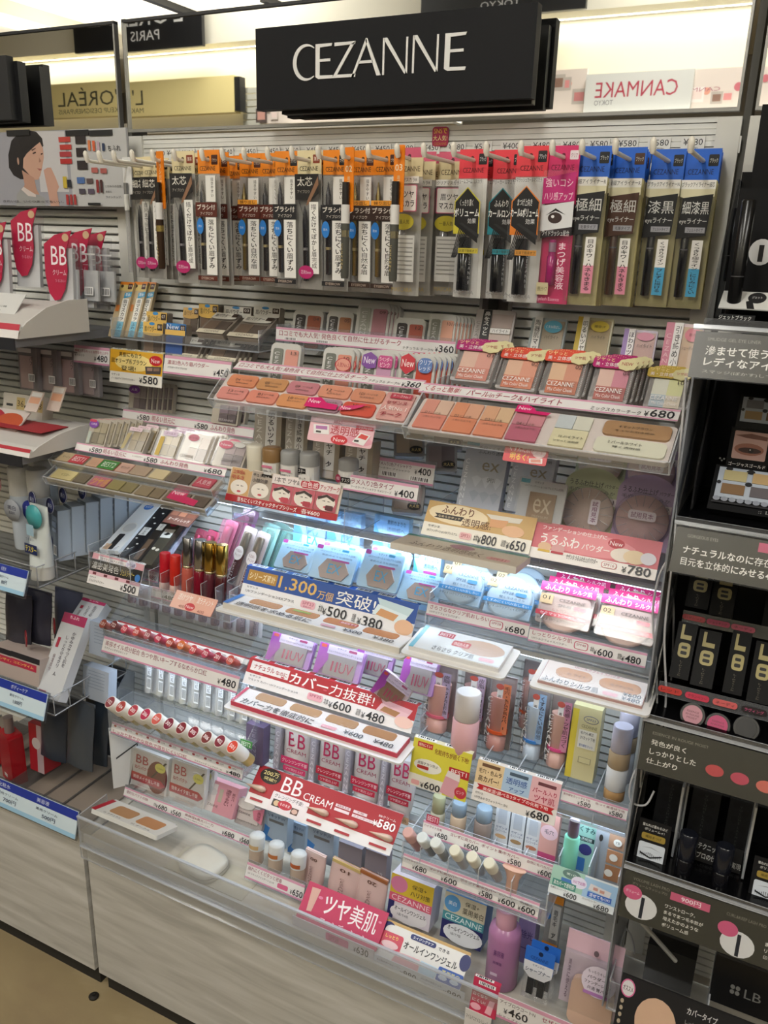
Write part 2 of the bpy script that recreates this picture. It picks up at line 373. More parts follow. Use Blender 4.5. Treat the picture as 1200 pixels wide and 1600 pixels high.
# gold header board
loc, W, H = board(-330, 366, 141, 191, .0)
t = thing('header_board', 'long gold header board with dark lettering reflected in the mirrors', 'board', loc, (0, 0, math.pi))
MB().box(0, W, 0, .05, 0, H, mat('ecdc9e', .45, .0)).build('board', t); MB().box(-.03, 0, .004, .046, .006, H-.006, M_DARK).build('end_cap', t)
k = lambda px: (opp(366, 166).x-opp(px, 166).x)/W
printing(t, W, H, [('t', '4c4a3c', "L'ORÉAL", k(224), .14, k(119), .68), ('t', '6c6648', 'MAKEUP DESIGNER/PARIS', k(224), .76, k(119), .9)])
g = struct('trim_opposite_slats', MB().box(-.2, -.19, -2.36, -2.35, 1.7, 1.71, M_SLAT), 'slatted panel across the aisle')
o1 = opp(374, 150); o2 = opp(403, 195)
for i in range(7):
    s = MB().box(opp(366, 150).x, opp(420, 150).x, -2.385, -2.372, o2.z-.02+i*.027, o2.z+.002+i*.027, mat('bcbcb2', .6)).build('slat', g)
# CANMAKE strip with product pictures
def pics(seed, n, W, H):
    r = random.Random(seed); ops = []
    cols = ['c9988c', 'e7c9bf', '8a6a5c', 'd98f8f', 'd8aea0', '6c5a56', 'e6d2cc', 'c27d7d', 'b98a74']
    for i in range(n):
        u = (i+.5)/n+r.uniform(-.02, .02); v = r.uniform(.18, .8); s = r.uniform(.10, .2); a = s*H/W
        if r.random() < .3: ops.append(('c', r.choice(['d88a90', 'e3a08a', 'cc6f7a']), u, v, a*.7, s*.7))
        else: ops += [('r', r.choice(['b9b0a8', 'd9cec6', '5a4d4a', 'e9e2de']), u-a, v-s, u+a, v+s), ('r', r.choice(cols), u-a*.7, v-s*.55, u+a*.7, v+s*.6)]
    return ops
for lab, px0, px1, py0, py1, sd in (('printed strip of makeup pictures reflected at the right of the mirror', 1082, 1180, 106, 170, 3), ('printed strip of makeup pictures reflected below the brand sign', 405, 914, 122, 184, 5), ('printed strip of makeup pictures reflected at the far right edge', 1190, 1420, 98, 163, 8)):
    loc, W, H = board(px0, px1, py0, py1); t = thing('header_strip', lab, 'printed strip', loc, (0, 0, math.pi), 'picture strips across the aisle')
    MB().box(0, W, 0, .02, 0, H, mat('dfd3cb', .4)).build('board', t)
    printing(t, W, H, pics(sd, int(W/.032), W, H)+[('t', 'b0707c', 'CANMAKE', .55, .45, .55+.16/W, .55)])
oppsign('header_strip', 'white header strip with red CANMAKE lettering reflected in the mirror', 'printed strip', 914, 1081, 112, 174, .024, .02, 'd8d9d6',
        [('T', 'b23049', 'CANMAKE', .13, .22, .90, .62), ('t', '6f6f72', 'TOKYO', .72, .68, .90, .81)])
p0 = opp(700, 187); struct('trim_opposite_shelf', MB().box(-1.2, 1.6, -2.36, -2.25, p0.z-.05, p0.z, mat('d9d8d0', .5)), 'white shelf edge across the aisle')
# ---- the big brand sign in front of the mirror
SG = Fr((399, 44.5), (841, 3), (403, 171), -.05)
SG.loc = Vector((SG.pa.x, -.05, SG.pa.z-.0985)); t = thing('brand_sign', 'large black sign with white capital letters CEZANNE on the mirror', 'sign', SG.loc)
W, H = SG.W, .0985
MB().box(0, W, 0, .016, 0, H, mat('121317', .6, spec=.25)).build('board', t)
MB().box(.03, W-.004, .016, .03, -.004, H-.01, mat('111215', .5)).build('backing', t)
MB().box(W*.25, W*.30, .03, .042, H*.3, H*.6, M_DARK).box(W*.70, W*.75, .03, .042, H*.3, H*.6, M_DARK).build('bracket', t)
def strokes(mb, lets, m, y):
    for poly in lets: mb.prism(poly, y-.0012, y, m)
L = MB(); lw = mat('e9e9e6', .4); lh = .0405; zb_ = .0335
xs = [(.0585, .0335), (.0925, .027), (.1185, .034), (.1470, .042), (.1905, .036), (.2315, .036), (.2735, .030)]
def SX(x, w, pts): return [(x+w*u, zb_+lh*v) for u, v in pts]
# C: two arcs of different weight
x, w_ = xs[0]; out = ell(x+w_*.62, zb_+lh*.5, w_*.60, lh*.53, 22, 52, 308); inn = ell(x+w_*.70, zb_+lh*.5, w_*.52, lh*.46, 22, 58, 302)
for i in range(22): L.prism([out[i], out[i+1], inn[i+1], inn[i]][::1], -.0012, 0, lw)
def bar(x, w, pts): L.prism(SX(x, w, pts), -.0012, 0, lw)
for i in (1, 6):
    x, w_ = xs[i]; bar(x, w_, [(.05, .06), (.2, 0), (.28, .1), (.28, 1), (.05, 1)]); bar(x, w_, [(.28, .9), (.92, .92), (.96, 1), (.28, 1)])
    bar(x, w_, [(.28, .49), (.86, .49), (.86, .57), (.28, .57)]); bar(x, w_, [(.2, 0), (.96, .0), (1, .09), (.28, .1)])
x, w_ = xs[2]; bar(x, w_, [(.1, .9), (.97, .92), (1, 1), (.1, 1)]); bar(x, w_, [(0, 0), (.22, .09), (1, 1), (.78, .91)]); bar(x, w_, [(0, 0), (1, 0), (1.02, .09), (.22, .09)])
x, w_ = xs[3]; bar(x, w_, [(0, 0), (.08, 0), (.52, .93), (.5, 1.06), (.48, 1.06)]); bar(x, w_, [(.86, 0), (1, 0), (.52, 1.06), (.46, 1.0)][::1]); bar(x, w_, [(.24, .36), (.74, .36), (.71, .44), (.27, .44)])
for i in (4, 5):
    x, w_ = xs[i]; bar(x, w_, [(.02, 0), (.09, 0), (.09, 1), (.02, 1)]); bar(x, w_, [(.87, 0), (.98, 0), (.18, 1.02), (.02, 1.02)]); bar(x, w_, [(.91, 0), (.98, 0), (.98, 1), (.91, 1)])
L.build('lettering', t)
t = thing('sticker', 'small magenta sticker with yellow lettering above the hooks', 'sticker', P(675, 229, -.002)); W = .0225; H = .0235
MB().prism(rrect(0, 0, W, H, .004), -.0004, .0015, mat('a8184a', .4)).build('card', t)
printing(t, W, H, [('T', 'f0c23c', 'SNSで', .1, .08, .92, .36), ('T', 'f0e6a0', '大人気!', .06, .44, .94, .72), ('t', 'c98a3a', 'CEZANNE', .12, .8, .9, .93)], y=-.0004)
# ================================================================ the row of display hooks and hanging packs
ORD = ['first', 'second', 'third', 'fourth', 'fifth', 'sixth', 'seventh', 'eighth', 'ninth', 'tenth', 'eleventh', 'twelfth', 'thirteenth', 'fourteenth', 'fifteenth', 'sixteenth',
       'seventeenth', 'eighteenth', 'nineteenth', 'twentieth', 'twenty-first', 'twenty-second', 'twenty-third', 'twenty-fourth']
HX = [.050, .075, .102, .135, .171, .208, .254, .287, .321, .357, .393, .431, .465, .500, .538, .572, .609, .648, .688, .723, .755, .790, .828, .865]
ZR = 1.4685
hk = None; M_HOOK = mat('ece7da', .35)
for i, x in enumerate(HX):
    lab = 'white plastic display hook, %s from the left in the top row' % ORD[i]
    if hk is None:
        hk = thing('display_hook', lab, 'hook', (x, 0, ZR), group='white display hooks')
        MB().tube([(0, .004, 0), (0, -.06, 0), (0, -.132, .0005), (0, -.138, .003)], .0024, M_HOOK, 10).build('rod', hk)
        MB().tube([(0, -.1375, -.001), (0, -.1395, .003), (0, -.141, .010), (0, -.1412, .0125), (0, -.1412, .0138)], [.0026, .0034, .0034, .0024, .0006], M_HOOK, 10).build('tip', hk)
        MB().box(-.006, .006, -.004, .002, -.008, .008, M_HOOK).build('base_clip', hk)
    else: dup(hk, (x, 0, ZR), None, lab)
PW, PH = .037, .172
def pen(prof, m, n=12): return MB().lathe(prof, m, n)
def pack(kind, desc):
    """hanging pack; local origin at its hang hole, front faces -y"""
    t = thing('hanging_pack', desc, 'cosmetic pack'); x0, z0 = -PW/2, .010-PH
    K = kind[0]; FY = {'A': -.0077, 'C': -.0077, 'B': -.0077, 'D': -.0102, 'E': -.0147, 'F': -.0092, 'G': -.0097}[K]; HV = .172 if K in 'AC' else .168 if K == 'B' else .19
    def vmax(o): return max(v for u, v in o[2]) if o[0] == 'p' else o[3] if o[0] == 'c' else o[5] if o[0] == 'r' else o[6]
    def pr(ops):
        a = [o for o in ops if vmax(o) <= HV]; b = [o for o in ops if vmax(o) > HV]
        printing(t, PW, PH, a, -.0012, 'header_print', x0, z0); printing(t, PW, PH, b, FY, 'print', x0, z0)
    A2_ = kind[1:] if len(kind) > 1 else ()
    pc = lambda v: z0+(1-v)*PH
    if K in 'AC':
        band, word = A2_
        MB().box(x0, -x0, -.0012, 0, pc(.17), pc(0), mat('ef8a1c', .4)).build('header', t)
        MB().box(x0, -x0, -.0006, 0, pc(1), pc(.17), INS).build('insert_card', t)
        MB().box(x0-.0005, -x0+.0005, -.0075, -.0068, pc(1), pc(.17), FILM).build('film', t)
        pr([('c', '5a3a18', .5, .058, .06, .014), ('r', '4a2418' if band != '1d1d20' else '222226', .64, .035, .93, .105, .1), ('t', 'e8d8c8', 'ブラウン', .67, .06, .9, .085), ('t', '3a2a1a', 'CEZANNE', .1, .115, .82, .148),
            ('r', 'e9e7e1', .5, .185, .95, .375), ('v', '666058', '描きやすい', .74, .2, .86, .34), ('r', band, 0, .38, 1, .485), ('T', 'ece6dc', 'ブラシ付', .08, .393, .92, .435), ('t', 'd8cfc4', 'アイブロウ', .22, .449, .8, .473),
            ('r', 'eceae5', .47, .49, .96, .92), ('v', '2e2a28', word, .58, .505, .86, .87), ('c', '2d7fd0', .2, .555, .16, .06), ('t', 'dfe9f4', '防水', .12, .545, .28, .565), ('r', band, .04, .93, .96, .965), ('t', 'cdb8a8', 'EYEBROW', .2, .938, .8, .958)])
        if K == 'C': printing(t, PW, PH, [('r', 'f2a53a', .04, .345, .9, .38), ('t', '5a3210', '繰り出し', .15, .35, .8, .375)], -.0086, 'print', x0, z0)
        pz = lambda v: (1-v)*PH+z0
        p = pen([(.0005, pz(.22)), (.0026, pz(.30)), (.0034, pz(.31)), (.0034, pz(.88)), (.001, pz(.885))][::-1], mat('26242a' if K == 'A' else '8a7848', .25, 0 if K == 'A' else .6)).build('pencil', t); p.location = (-.009, -.0045, 0)
        r = pen([(.0037, pz(.70)), (.0037, pz(.68))], mat('c9b98c', .3, .8)).build('band', p)
    elif K == 'B':
        MB().box(x0, -x0, -.0012, 0, pc(.165), pc(0), mat('e6d7ab', .4)).build('header', t)
        MB().box(x0, -x0, -.0006, 0, pc(1), pc(.165), INS).build('insert_card', t)
        MB().box(x0-.0005, -x0+.0005, -.0075, -.0068, pc(1), pc(.165), FILM).build('film', t)
        wd = A2_[0]
        pr([('c', '6a5a38', .5, .058, .06, .014), ('r', '8a3a22' if wd == '太芯' else '20202a', .66, .03, .94, .09, .1), ('t', 'eeddcc', '薄茶', .7, .045, .9, .075), ('t', '3a3326', 'CEZANNE', .1, .11, .86, .142), ('p', '1f1d1d', [(0, .165), (1, .165), (1, .30), (.66, .345), (0, .345)]),
            ('T', 'e8e4da', wd, .1, .185, .74, .25), ('t', 'a8a298', 'アイブロウ', .1, .275, .62, .30), ('p', '8f6a50', [(.98, .18), (1, .24), (.6, .37), (.46, .39), (.55, .34)]), ('r', 'efede8', .6, .36, .98, .88), ('v', '45413d', '描くだけでぼかし眉完成' if wd == '太芯' else '眉尻まで描けて落ちにくい', .68, .375, .9, .84),
            ('c', 'b5286a', .42, .87, .33, .05), ('t', 'f0d0e0', '芯先5mm', .2, .855, .64, .885)])
        cv = MB(); pts = [(-.016+.012*math.sin(math.pi*k/12), -.0022, pc(.36+.6*k/12)) for k in range(13)]; cv.tube(pts, .0003, M_DARK, 4); cv.build('curved_line', t)
        pz = pc
        p = pen([(.001, pz(.94)), (.0035, pz(.935)), (.0035, pz(.5)), (.0024, pz(.44)), (.0006, pz(.39))], mat('232228', .25)).build('pencil', t); p.location = (-.0055, -.0045, 0)
        pen([(.0038, pz(.71)), (.0038, pz(.69))], mat('b9b9c0', .25, .8)).build('band', p)
    elif K == 'D':
        MB().box(x0, -x0, -.0012, 0, pc(.19), pc(0), mat('e2d3a6', .4)).build('header', t)
        MB().box(x0, -x0, -.0006, 0, pc(1), pc(.19), INS).build('insert_card', t)
        MB().box(x0-.0005, -x0+.0005, -.010, -.0094, pc(1), pc(.19), FILM).build('film', t)
        pr([('r', 'cf5a76', 0, 0, 1, .065), ('c', '5a2030', .5, .055, .06, .014), ('t', '5a4a34', 'CEZANNE', .1, .12, .9, .155), ('r', 'e6e4dd', 0, .19, 1, .235), ('t', '333333', 'クリアマスカラR', .06, .2, .94, .225), ('r', 'c75a7c', .05, .245, .95, .42, .05), ('r', 'e4e0da', .08, .25, .92, .415, .05),
            ('T', '333030', '眉ツヤ', .2, .285, .84, .33), ('T', '333030', 'マスカラ', .16, .345, .86, .39), ('c', 'b7a82e', .45, .49, .42, .055), ('t', '4a4416', '一番人気', .2, .475, .7, .505), ('r', 'c8c6c0', .1, .58, .92, .9)] + [('r', '8f8d88', .16, .6+.03*k, .86, .608+.03*k) for k in range(9)] + [('t', '9a8440', 'MASCARA', .12, .94, .9, .97)])
        p = pen([(.0055, pc(.90)), (.006, pc(.89)), (.006, pc(.56)), (.0052, pc(.555)), (.0052, pc(.45)), (.004, pc(.445))], clear('clear_tube', (.9, .9, .9), .12, .1, .25, (.8, .8, .8))).build('tube', t); p.location = (-.007, -.0045, 0)
    elif K == 'E':
        hd, line, w1, w2, edge, tw = A2_
        MB().box(x0, -x0, -.0012, 0, pc(.19), pc(0), mat('e8424e', .4)).build('header', t)
        MB().box(x0, -x0, -.0006, 0, pc(1), pc(.19), mat('d9d9d6', .45)).build('insert_card', t)
        MB().box(x0-.0005, -x0+.0005, -.0145, -.0138, pc(1), pc(.19), FILM).build('film', t)
        pr([('c', '5a1018', .45, .058, .06, .014), ('r', '1c1c20', .68, .03, .96, .1, .1), ('t', 'dddddd', 'ブラック', .71, .05, .93, .08), ('t', '5a1420', 'CEZANNE', .14, .12, .86, .152), ('t', '3a3a3a', line, .03, .2, .97, .228),
            ('p', edge, [(.5, .25), (.96, .345), (.96, .56), (.06, .56), (.06, .345)]), ('p', '161618', [(.5, .258), (.93, .35), (.93, .62), (.09, .5), (.09, .35)]), ('t', 'e2e2de', w1, .25, .33, .72, .375), ('T', 'f0f0ec', w2, .06, .39, .95, .445), ('t', 'd8d8d8', '効果', .55, .455, .85, .49)] +
           [('p', '1a1a1c', [(.3+.06*k, .50+.006*k), (.33+.06*k, .505+.006*k), (.06+.03*k, .72), (.03+.03*k, .72)]) for k in range(6)] + [('p', '2a2a2c', [(.26, .49), (.36, .485), (.98, .56), (.96, .585)]), ('r', tw, .28, .655, .98, .69), ('t', '3a3416', 'お湯で簡単オフ', .32, .662, .94, .683)])
        p = pen([(.001, pc(.955)), (.0082, pc(.95)), (.0086, pc(.94)), (.0086, pc(.66)), (.0075, pc(.655)), (.0075, pc(.585)), (.003, pc(.58))], mat('0f1013', .12)).build('tube', t); p.location = (-.003, -.0065, 0)
        printing(t, PW, PH, [('v', '9a9a9a', 'CEZANNE', .66, .68, .74, .9), ('t', '8a8a8a', 'MASCARA', .12, .945, .9, .97)], -.0150, 'print', x0, z0)
    elif K == 'F':
        MB().box(x0, -x0, -.0012, 0, pc(1), pc(0), mat('d8356f', .35)).build('insert_card', t)
        MB().box(x0-.0005, -x0+.0005, -.009, -.0084, pc(1), pc(.15), FILM).build('film', t)
        pr([('c', '6a1030', .5, .058, .06, .014), ('r', 'e9dfe4', .7, .03, .96, .085, .1), ('t', 'a04060', 'クリア', .73, .045, .93, .072), ('t', '7a1438', 'CEZANNE', .15, .115, .86, .15), ('p', 'c42a78', [(0, .2), (1, .16), (1, .34), (0, .36)]), ('t', 'f4d4e0', '強いコシ', .08, .2, .92, .255), ('t', 'f4d4e0', 'ハリ感アップ', .06, .285, .95, .335),
            ('p', 'dfe0e2', [(0, .37), (1, .34), (1, .5), (0, .53)]), ('c', '3a2a28', .45, .445, .22, .035), ('c', 'f2f2f0', .38, .437, .05, .01), ('p', '1a1614', [(.16, .43), (.45, .385), (.78, .425), (.45, .40)]), ('p', '2c2428', [(.04, .53), (.98, .5), (.98, .545), (.04, .575)]), ('t', 'dcdcdc', 'ワイドラッシュ配合', .08, .522, .94, .558),
            ('v', 'f3d7e2', 'まつげ美容液', .62, .6, .9, .9), ('r', 'c9bf98', .04, .86, .42, .94), ('t', '4a3a20', '速乾きタイプ', .08, .885, .38, .915), ('t', 'efb8cc', 'Eyelash Essence', .08, .955, .8, .985)])
        p = pen([(.001, pc(.88)), (.0055, pc(.875)), (.0055, pc(.69)), (.0042, pc(.685)), (.0042, pc(.585)), (.002, pc(.58))], mat('a02a6a', .2)).build('tube', t); p.location = (-.003, -.0045, 0)
        pen([(.0044, pc(.66)), (.0044, pc(.6))], mat('c9a9c0', .2, .5)).build('neck', p)
    elif K == 'G':
        line, big, sub, vt, vcol, blk = A2_
        MB().box(x0, -x0, -.0012, 0, pc(.19), pc(0), mat('2b66cc', .35)).build('header', t)
        MB().box(x0, -x0, -.0006, 0, pc(1), pc(.19), INY).build('insert_card', t)
        MB().box(x0-.0005, -x0+.0005, -.0095, -.0089, pc(1), pc(.19), FILM).build('film', t)
        pr([('c', '14243f', .42, .068, .06, .014), ('r', blk, .66, .035, .95, .105, .1), ('t', 'c9c9c4', 'ブラック', .69, .057, .92, .085), ('t', '142a5a', 'CEZANNE', .1, .122, .84, .155), ('r', 'e9e7e0', 0, .19, 1, .245), ('t', '2c2c2c', line, .03, .203, .97, .233), ('p', 'd9d2b0', [(0, .245), (1, .245), (1, .29), (.5, .33), (0, .29)]),
            ('p', blk, [(.1, .30), (.97, .275), (.9, .53), (.02, .555)]), ('T', 'ccccc8', big, .12, .32, .9, .40), ('t', 'd4d4d0', 'eyeライナー', .08, .425, .88, .465), ('r', '9a9aa0', .28, .48, .86, .515), ('t', '26262a', sub, .34, .486, .8, .508),
            ('r', 'e6e3de', .54, .56, .86, .92), ('r', vcol, .54, .74, .86, .92), ('v', '2a2624', vt, .6, .575, .80, .9), ('t', '8d875f', 'EYELINER', .08, .945, .86, .972)])
        p = pen([(.001, pc(.93)), (.0048, pc(.925)), (.0048, pc(.62)), (.0045, pc(.615)), (.0045, pc(.28)), (.002, pc(.245))], mat('121316' if blk != '4a3024' else '4a3428', .15)).build('pen', t); p.location = (-.0075, -.005, 0)
        pen([(.0050, pc(.625)), (.0050, pc(.615))], mat('8a8a90', .2, .7)).build('band', p)
    return t
def hang(kind, desc, hook, ys, px=0.0):
    first = None
    for k, y in enumerate(ys):
        lab = desc+' on the %s hook' % ORD[hook] if k == 0 else desc.split(' with ')[0]+', %s from the front on the %s hook' % (ORD[k], ORD[hook])
        dx = random.uniform(-.0015, .0015) if k else 0; rot = (random.uniform(-.02, .03), 0, random.uniform(-.07, .05) if k == 0 else random.uniform(-.12, .06))
        if first is None:
            first = pack(kind, lab); first['group'] = 'packs hanging on the hooks'; first.location = (HX[hook]+px, y, ZR+.0026); first.rotation_euler = rot
        else: dup(first, (HX[hook]+px+dx, y, ZR+.0026-.001*k), rot, lab)
BR = '5a2418'; BK = '1d1d20'
hang(('B', '細芯'), 'cream topped slim eyebrow pencil pack with pink oval', 1, [-.055, -.040, -.026])
hang(('B', '細芯'), 'cream topped fine eyebrow pencil pack with black panel', 2, [-.062, -.046, -.03])
hang(('B', '太芯'), 'cream topped thick eyebrow pencil pack with brown swatch', 5, [-.122, -.104, -.06])
hang(('A', BR, '落ちにくい眉ずみ'), 'orange topped eyebrow pencil pack with brown band', 6, [-.126, -.104, -.069, -.05])
hang(('C', BR, '落ちにくい自然な眉'), 'orange topped twist eyebrow pack with brown band', 7, [-.077, -.058])
hang(('A', BR, '落ちにくい眉ずみ'), 'orange topped eyebrow pack with dark red band', 8, [-.077, -.06])
hang(('A', BK, '落ちにくい眉ずみ'), 'orange topped eyebrow pack with black band', 9, [-.095, -.07])
hang(('B', '太芯'), 'cream topped thick eyebrow pencil pack with black tip', 10, [-.098, -.086, -.072])
hang(('A', BK, '落ちにくい眉ずみ'), 'orange topped eyebrow pack with black label', 11, [-.096, -.08, -.06, -.04])
hang(('C', '3a2822', '落ちにくい自然な眉'), 'orange topped twist eyebrow pack with dark band', 12, [-.086, -.062])
hang(('C', '3a2822', '落ちにくい自然な眉'), 'orange topped twist eyebrow pack with gold pencil', 13, [-.09, -.07])
hang(('D',), 'pink and cream topped clear mascara pack with yellow oval', 14, [-.104, -.065, -.047, -.029])
hang(('D',), 'pink and cream topped mascara pack with pink framed text', 15, [-.050, -.03])
hang(('E', 0, 'ボリュームコーム マスカラ', 'くっきり濃く', 'ボリューム', 'cabf3a', 'c2b23c'), 'red topped volume mascara pack with yellow edged black arrow', 16, [-.074, -.055, -.036])
hang(('E', 0, 'エアリーカールマスカラ', 'ふんわり', 'カールロング', '2a8a98', '2a8a98'), 'red topped mascara pack with teal edged black arrow', 17, [-.061, -.04])
hang(('E', 0, 'グラマラッシュカールマスカラ', 'まつげ上向き', 'カール&ボリューム', 'd87a24', 'c98a3a'), 'red topped curl mascara pack with orange edged black arrow', 18, [-.095, -.08])
hang(('F',), 'magenta eyelash serum pack with printed eye', 19, [-.092])
hang(('G', '極細アイライナーR', '極細', '毛筆タイプ', '目のキワ・ハネもきまる', 'd98aa0', '16171a'), 'blue topped eyeliner pack with black panel and pink strip', 20, [-.081, -.066, -.05])
hang(('G', '極細アイライナーR', '極細', '毛筆タイプ', '目のキワ・ハネもきまる', 'd98aa0', '4a3024'), 'blue topped eyeliner pack with brown panel and pink strip', 21, [-.061, -.046, -.03])
hang(('G', 'ブラックアイライナーN', '漆黒', 'フェルトタイプ', 'くっきりライン、ブレずに描ける', '4aa0c8', '16171a'), 'blue topped felt eyeliner pack with blue strip', 22, [-.036, -.022])
hang(('G', 'ブラックアイライナー細芯', '細漆黒', 'フェルトタイプ', 'くっきり細ライン、にじみにくい', '4aa0c8', '16171a'), 'blue topped fine felt eyeliner pack with blue strip', 23, [-.034, -.022, -.012])
# hanging testers: a tag with a pen
def tester(hook, y, tagc, penc, lab, num=None, white=False):
    t = thing('tester_pen', lab, 'tester', (HX[hook], y, ZR+.0026), (0, 0, -.25), 'hanging tester pens')
    w_ = .022 if white else .016; hh = .052 if white else .074
    MB().prism(rrect(-w_/2, .010-hh, w_/2, .010, .002), -.0006, .0006, mat(tagc, .4)).build('hang_tag', t)
    ops = [('c', 'e07a30' if white else 'b8681a', .5, .18, .12, .035)]
    if num: ops += [('T', 'f6e2c0', num, .15, .28, .85, .38), ('v', 'f0d0a0', '眉ずみテスター', .35, .45, .65, .95)]
    elif not white: ops += [('v', 'f4d8b0', 'ブラシ付アイブロウ', .32, .12, .68, .95)]
    printing(t, w_, hh, ops, -.0006, x0=-w_/2, z0=.010-hh)
    z = .010-hh+.012
    if white:
        MB().lathe([(.0032, z-.125), (.0032, z-.03)], clear('tester_clear', (.85, .85, .85), .12, .1, .3, (.75, .75, .75)), 12, (0, -.004, 0)).build('barrel', t); MB().lathe([(.0038, z-.035), (.0038, z-.012)], mat('dcdcd8', .3), 12, (0, -.004, 0)).build('sleeve', t); MB().lathe([(.0033, z-.012), (.0033, z+.004)], mat('8f8f90', .2, .5), 12, (0, -.004, 0)).build('cap', t)
    else:
        a, b_, c_ = penc
        MB().lathe([(.0045, z-.092), (.0052, z-.088), (.0052, z-.042)], mat(a, .25), 14, (0, -.0055, 0)).build('barrel', t); MB().lathe([(.0053, z-.042), (.0053, z-.034)], mat(b_, .2, .8), 14, (0, -.0055, 0)).build('gold_band', t)
        MB().lathe([(.0055, z-.034), (.0055, z-.026)], mat(a, .25), 14, (0, -.0055, 0)).build('collar', t); MB().lathe([(.0055, z-.026), (.0055, z-.004)], mat('e2e0dc', .35), 14, (0, -.0055, 0)).build('sticker_sleeve', t); MB().lathe([(.0045, z-.004), (.0045, z+.022)], mat(c_, .3), 14, (0, -.0055, 0)).build('cap', t)
        printing(t, .003, .03, [('v', 'd8c080', 'CEZANNE', 0, 0, 1, 1)], -.0112, x0=-.0015, z0=z-.08)
tester(0, -.060, 'e4e4e2', None, 'white tag holding a clear tester pencil at the far left of the hooks', white=True)
tester(4, -.126, 'f0861a', ('3a2a1e', 'd8c070', '26201c'), 'orange tag holding a dark brown tester pencil')
tester(12, -.123, 'f0861a', ('55554f', 'b9b090', '2a2624'), 'orange tag holding a silver tester pencil on the thirteenth hook', '02')
tester(14, -.133, 'f0861a', ('55554f', 'b9b090', '2a2624'), 'orange tag holding a silver tester pencil on the fifteenth hook', '03')
# price tags behind the packs
prc = ['420', '420', '420', '420', '540', '450', '450', '450', '450', '450', '450', '450', '480', '450', '580', '580', '400', '480', '480', '580', '580', '580', '480', '480']
for i, x in enumerate(HX):
    px_ = (HX[i]+HX[i+1])/2 if i < 23 else x+.020
    t = thing('price_tag', 'small white price tag reading %s yen right of the %s hook' % (prc[i], ORD[i]), 'price tag', (px_-.013, -.0012, 1.4795), group='price tags above the packs')
    MB().box(0, .026, -.0006, .0006, 0, .0175, mat('dededa', .4)).build('card', t)
    printing(t, .026, .0175, [('t', '26262a', '¥'+prc[i], .1, .1, .92, .5), ('t', '55555a', '(税抜)', .4, .6, .75, .78)], -.0006)
# ================================================================ middle bay: labels, trays and products, upper rows
def FT(TL, TR, Y, H, tilt=12.0):
    """face given by its two upper corners on the plane Y, its height and how far it leans back (degrees)"""
    f = Fr(TL, TR, TL, Y); a = math.radians(tilt); f.H = H; f.a = a; f.rot = (-a, 0, 0)
    f.loc = Vector((f.pa.x, Y-H*math.sin(a), f.pa.z-H*math.cos(a))); return f
def card(name, label, cat, f, col, ops, th=.0012, group=None, lip=0.0, lipops=None, rad=0):
    t = thing(name, label, cat, f.loc, f.rot, group)
    if rad: MB().prism(rrect(0, 0, f.W, f.H, rad), 0, th, mat(col, .4)).build('card', t)
    else: MB().box(0, f.W, 0, th, 0, f.H, mat(col, .4)).build('card', t)
    printing(t, f.W, f.H, ops)
    if lip:
        g = MB(); V = [(0, 0, f.H), (f.W, 0, f.H), (f.W, lip, f.H+lip*.45), (0, lip, f.H+lip*.45)]; g.face(V, mat(lipops[0], .4)); g.face([(x, y+.0008, z-.0008) for x, y, z in V[::-1]], mat(lipops[0], .4))
        n = lipops[1]
        for i in range(n):
            a, b = f.W*(.02+i/n), f.W*(.02+(i+.72)/n); q = lambda x, k: (x, lip*k, f.H+lip*.45*k+.0003)
            g.face([q(a, .2), q(b, .2), q(b, .85), q(a, .85)], mat('eceef0', .4))
            for j in range(8):
                c = a+(b-a)*(.1+.1*j); d = c+(b-a)*(.04+.02*(j*5 % 3)); r_ = lambda x, k: (x, lip*k, f.H+lip*.45*k+.0005)
                g.face([r_(c, .32), r_(d, .32), r_(d, .75), r_(c, .75)], mat('24262a', .4))
        g.build('folded_lip', t)
    return t
PK = 'd9a0b8'; PK2 = 'cf8fae'
def strip(label, f, texts, group='pink edged price strips', holder=True, name='price_strip', top=True):
    """white shelf strip with pink edges; texts: ops"""
    ops = ([('r', PK, 0, 0, 1, .16)] if top else [])+[('r', PK2, 0, .9, 1, 1)]+texts
    t = card(name, label, 'price label', f, 'e7e4e3', ops, .0008, group)
    if holder:
        MB().box(-.001, f.W+.001, .0012, .0026, -.003, f.H+.004, ACR, EDGE, 1).build('acrylic_holder', t)
    return t
def yen(u0, v0, u1, v1, p, c='26262c'): return [('T', c, '¥', u0, v0+(v1-v0)*.3, u0+(u1-u0)*.16, v1), ('T', c, p, u0+(u1-u0)*.2, v0, u1, v1)]
# ---- row of labels under the hooks
card('price_card', 'yellow and white card reading 580 yen with a red New dot', 'price card', Fr((174, 546), (256, 552.5), (170, 597), -.075, -.083), 'ebe8e0',
     [('r', 'dea92e', 0, 0, 1, .66), ('c', 'f3dc90', .45, .35, .36, .26), ('T', '35291a', '黒髪にも合う', .17, .06, .6, .2), ('T', '35291a', '図オリーブ系ブラウン', .03, .25, .7, .4), ('T', '35291a', '登場!', .22, .46, .5, .62), ('c', 'c41e2c', .87, .22, .12, .15), ('t', 'f6e8e8', 'New', .79, .16, .95, .29),
      ('p', '4a4240', [(.68, .42), (.98, .38), (.97, .6), (.7, .64)]), ('p', 'a08070', [(.72, .45), (.82, .44), (.82, .53), (.72, .54)]), ('p', '8a7060', [(.84, .44), (.95, .42), (.95, .51), (.84, .53)]), ('t', '3a3a3a', 'セザンヌ', .04, .72, .2, .79), ('t', '3a3a3a', 'ノーズ&アイブロウパウダー', .04, .83, .5, .9)] + yen(.58, .7, .93, .93, '580'),
     lip=.006, lipops=('d8cfa8', 4), group='price cards')
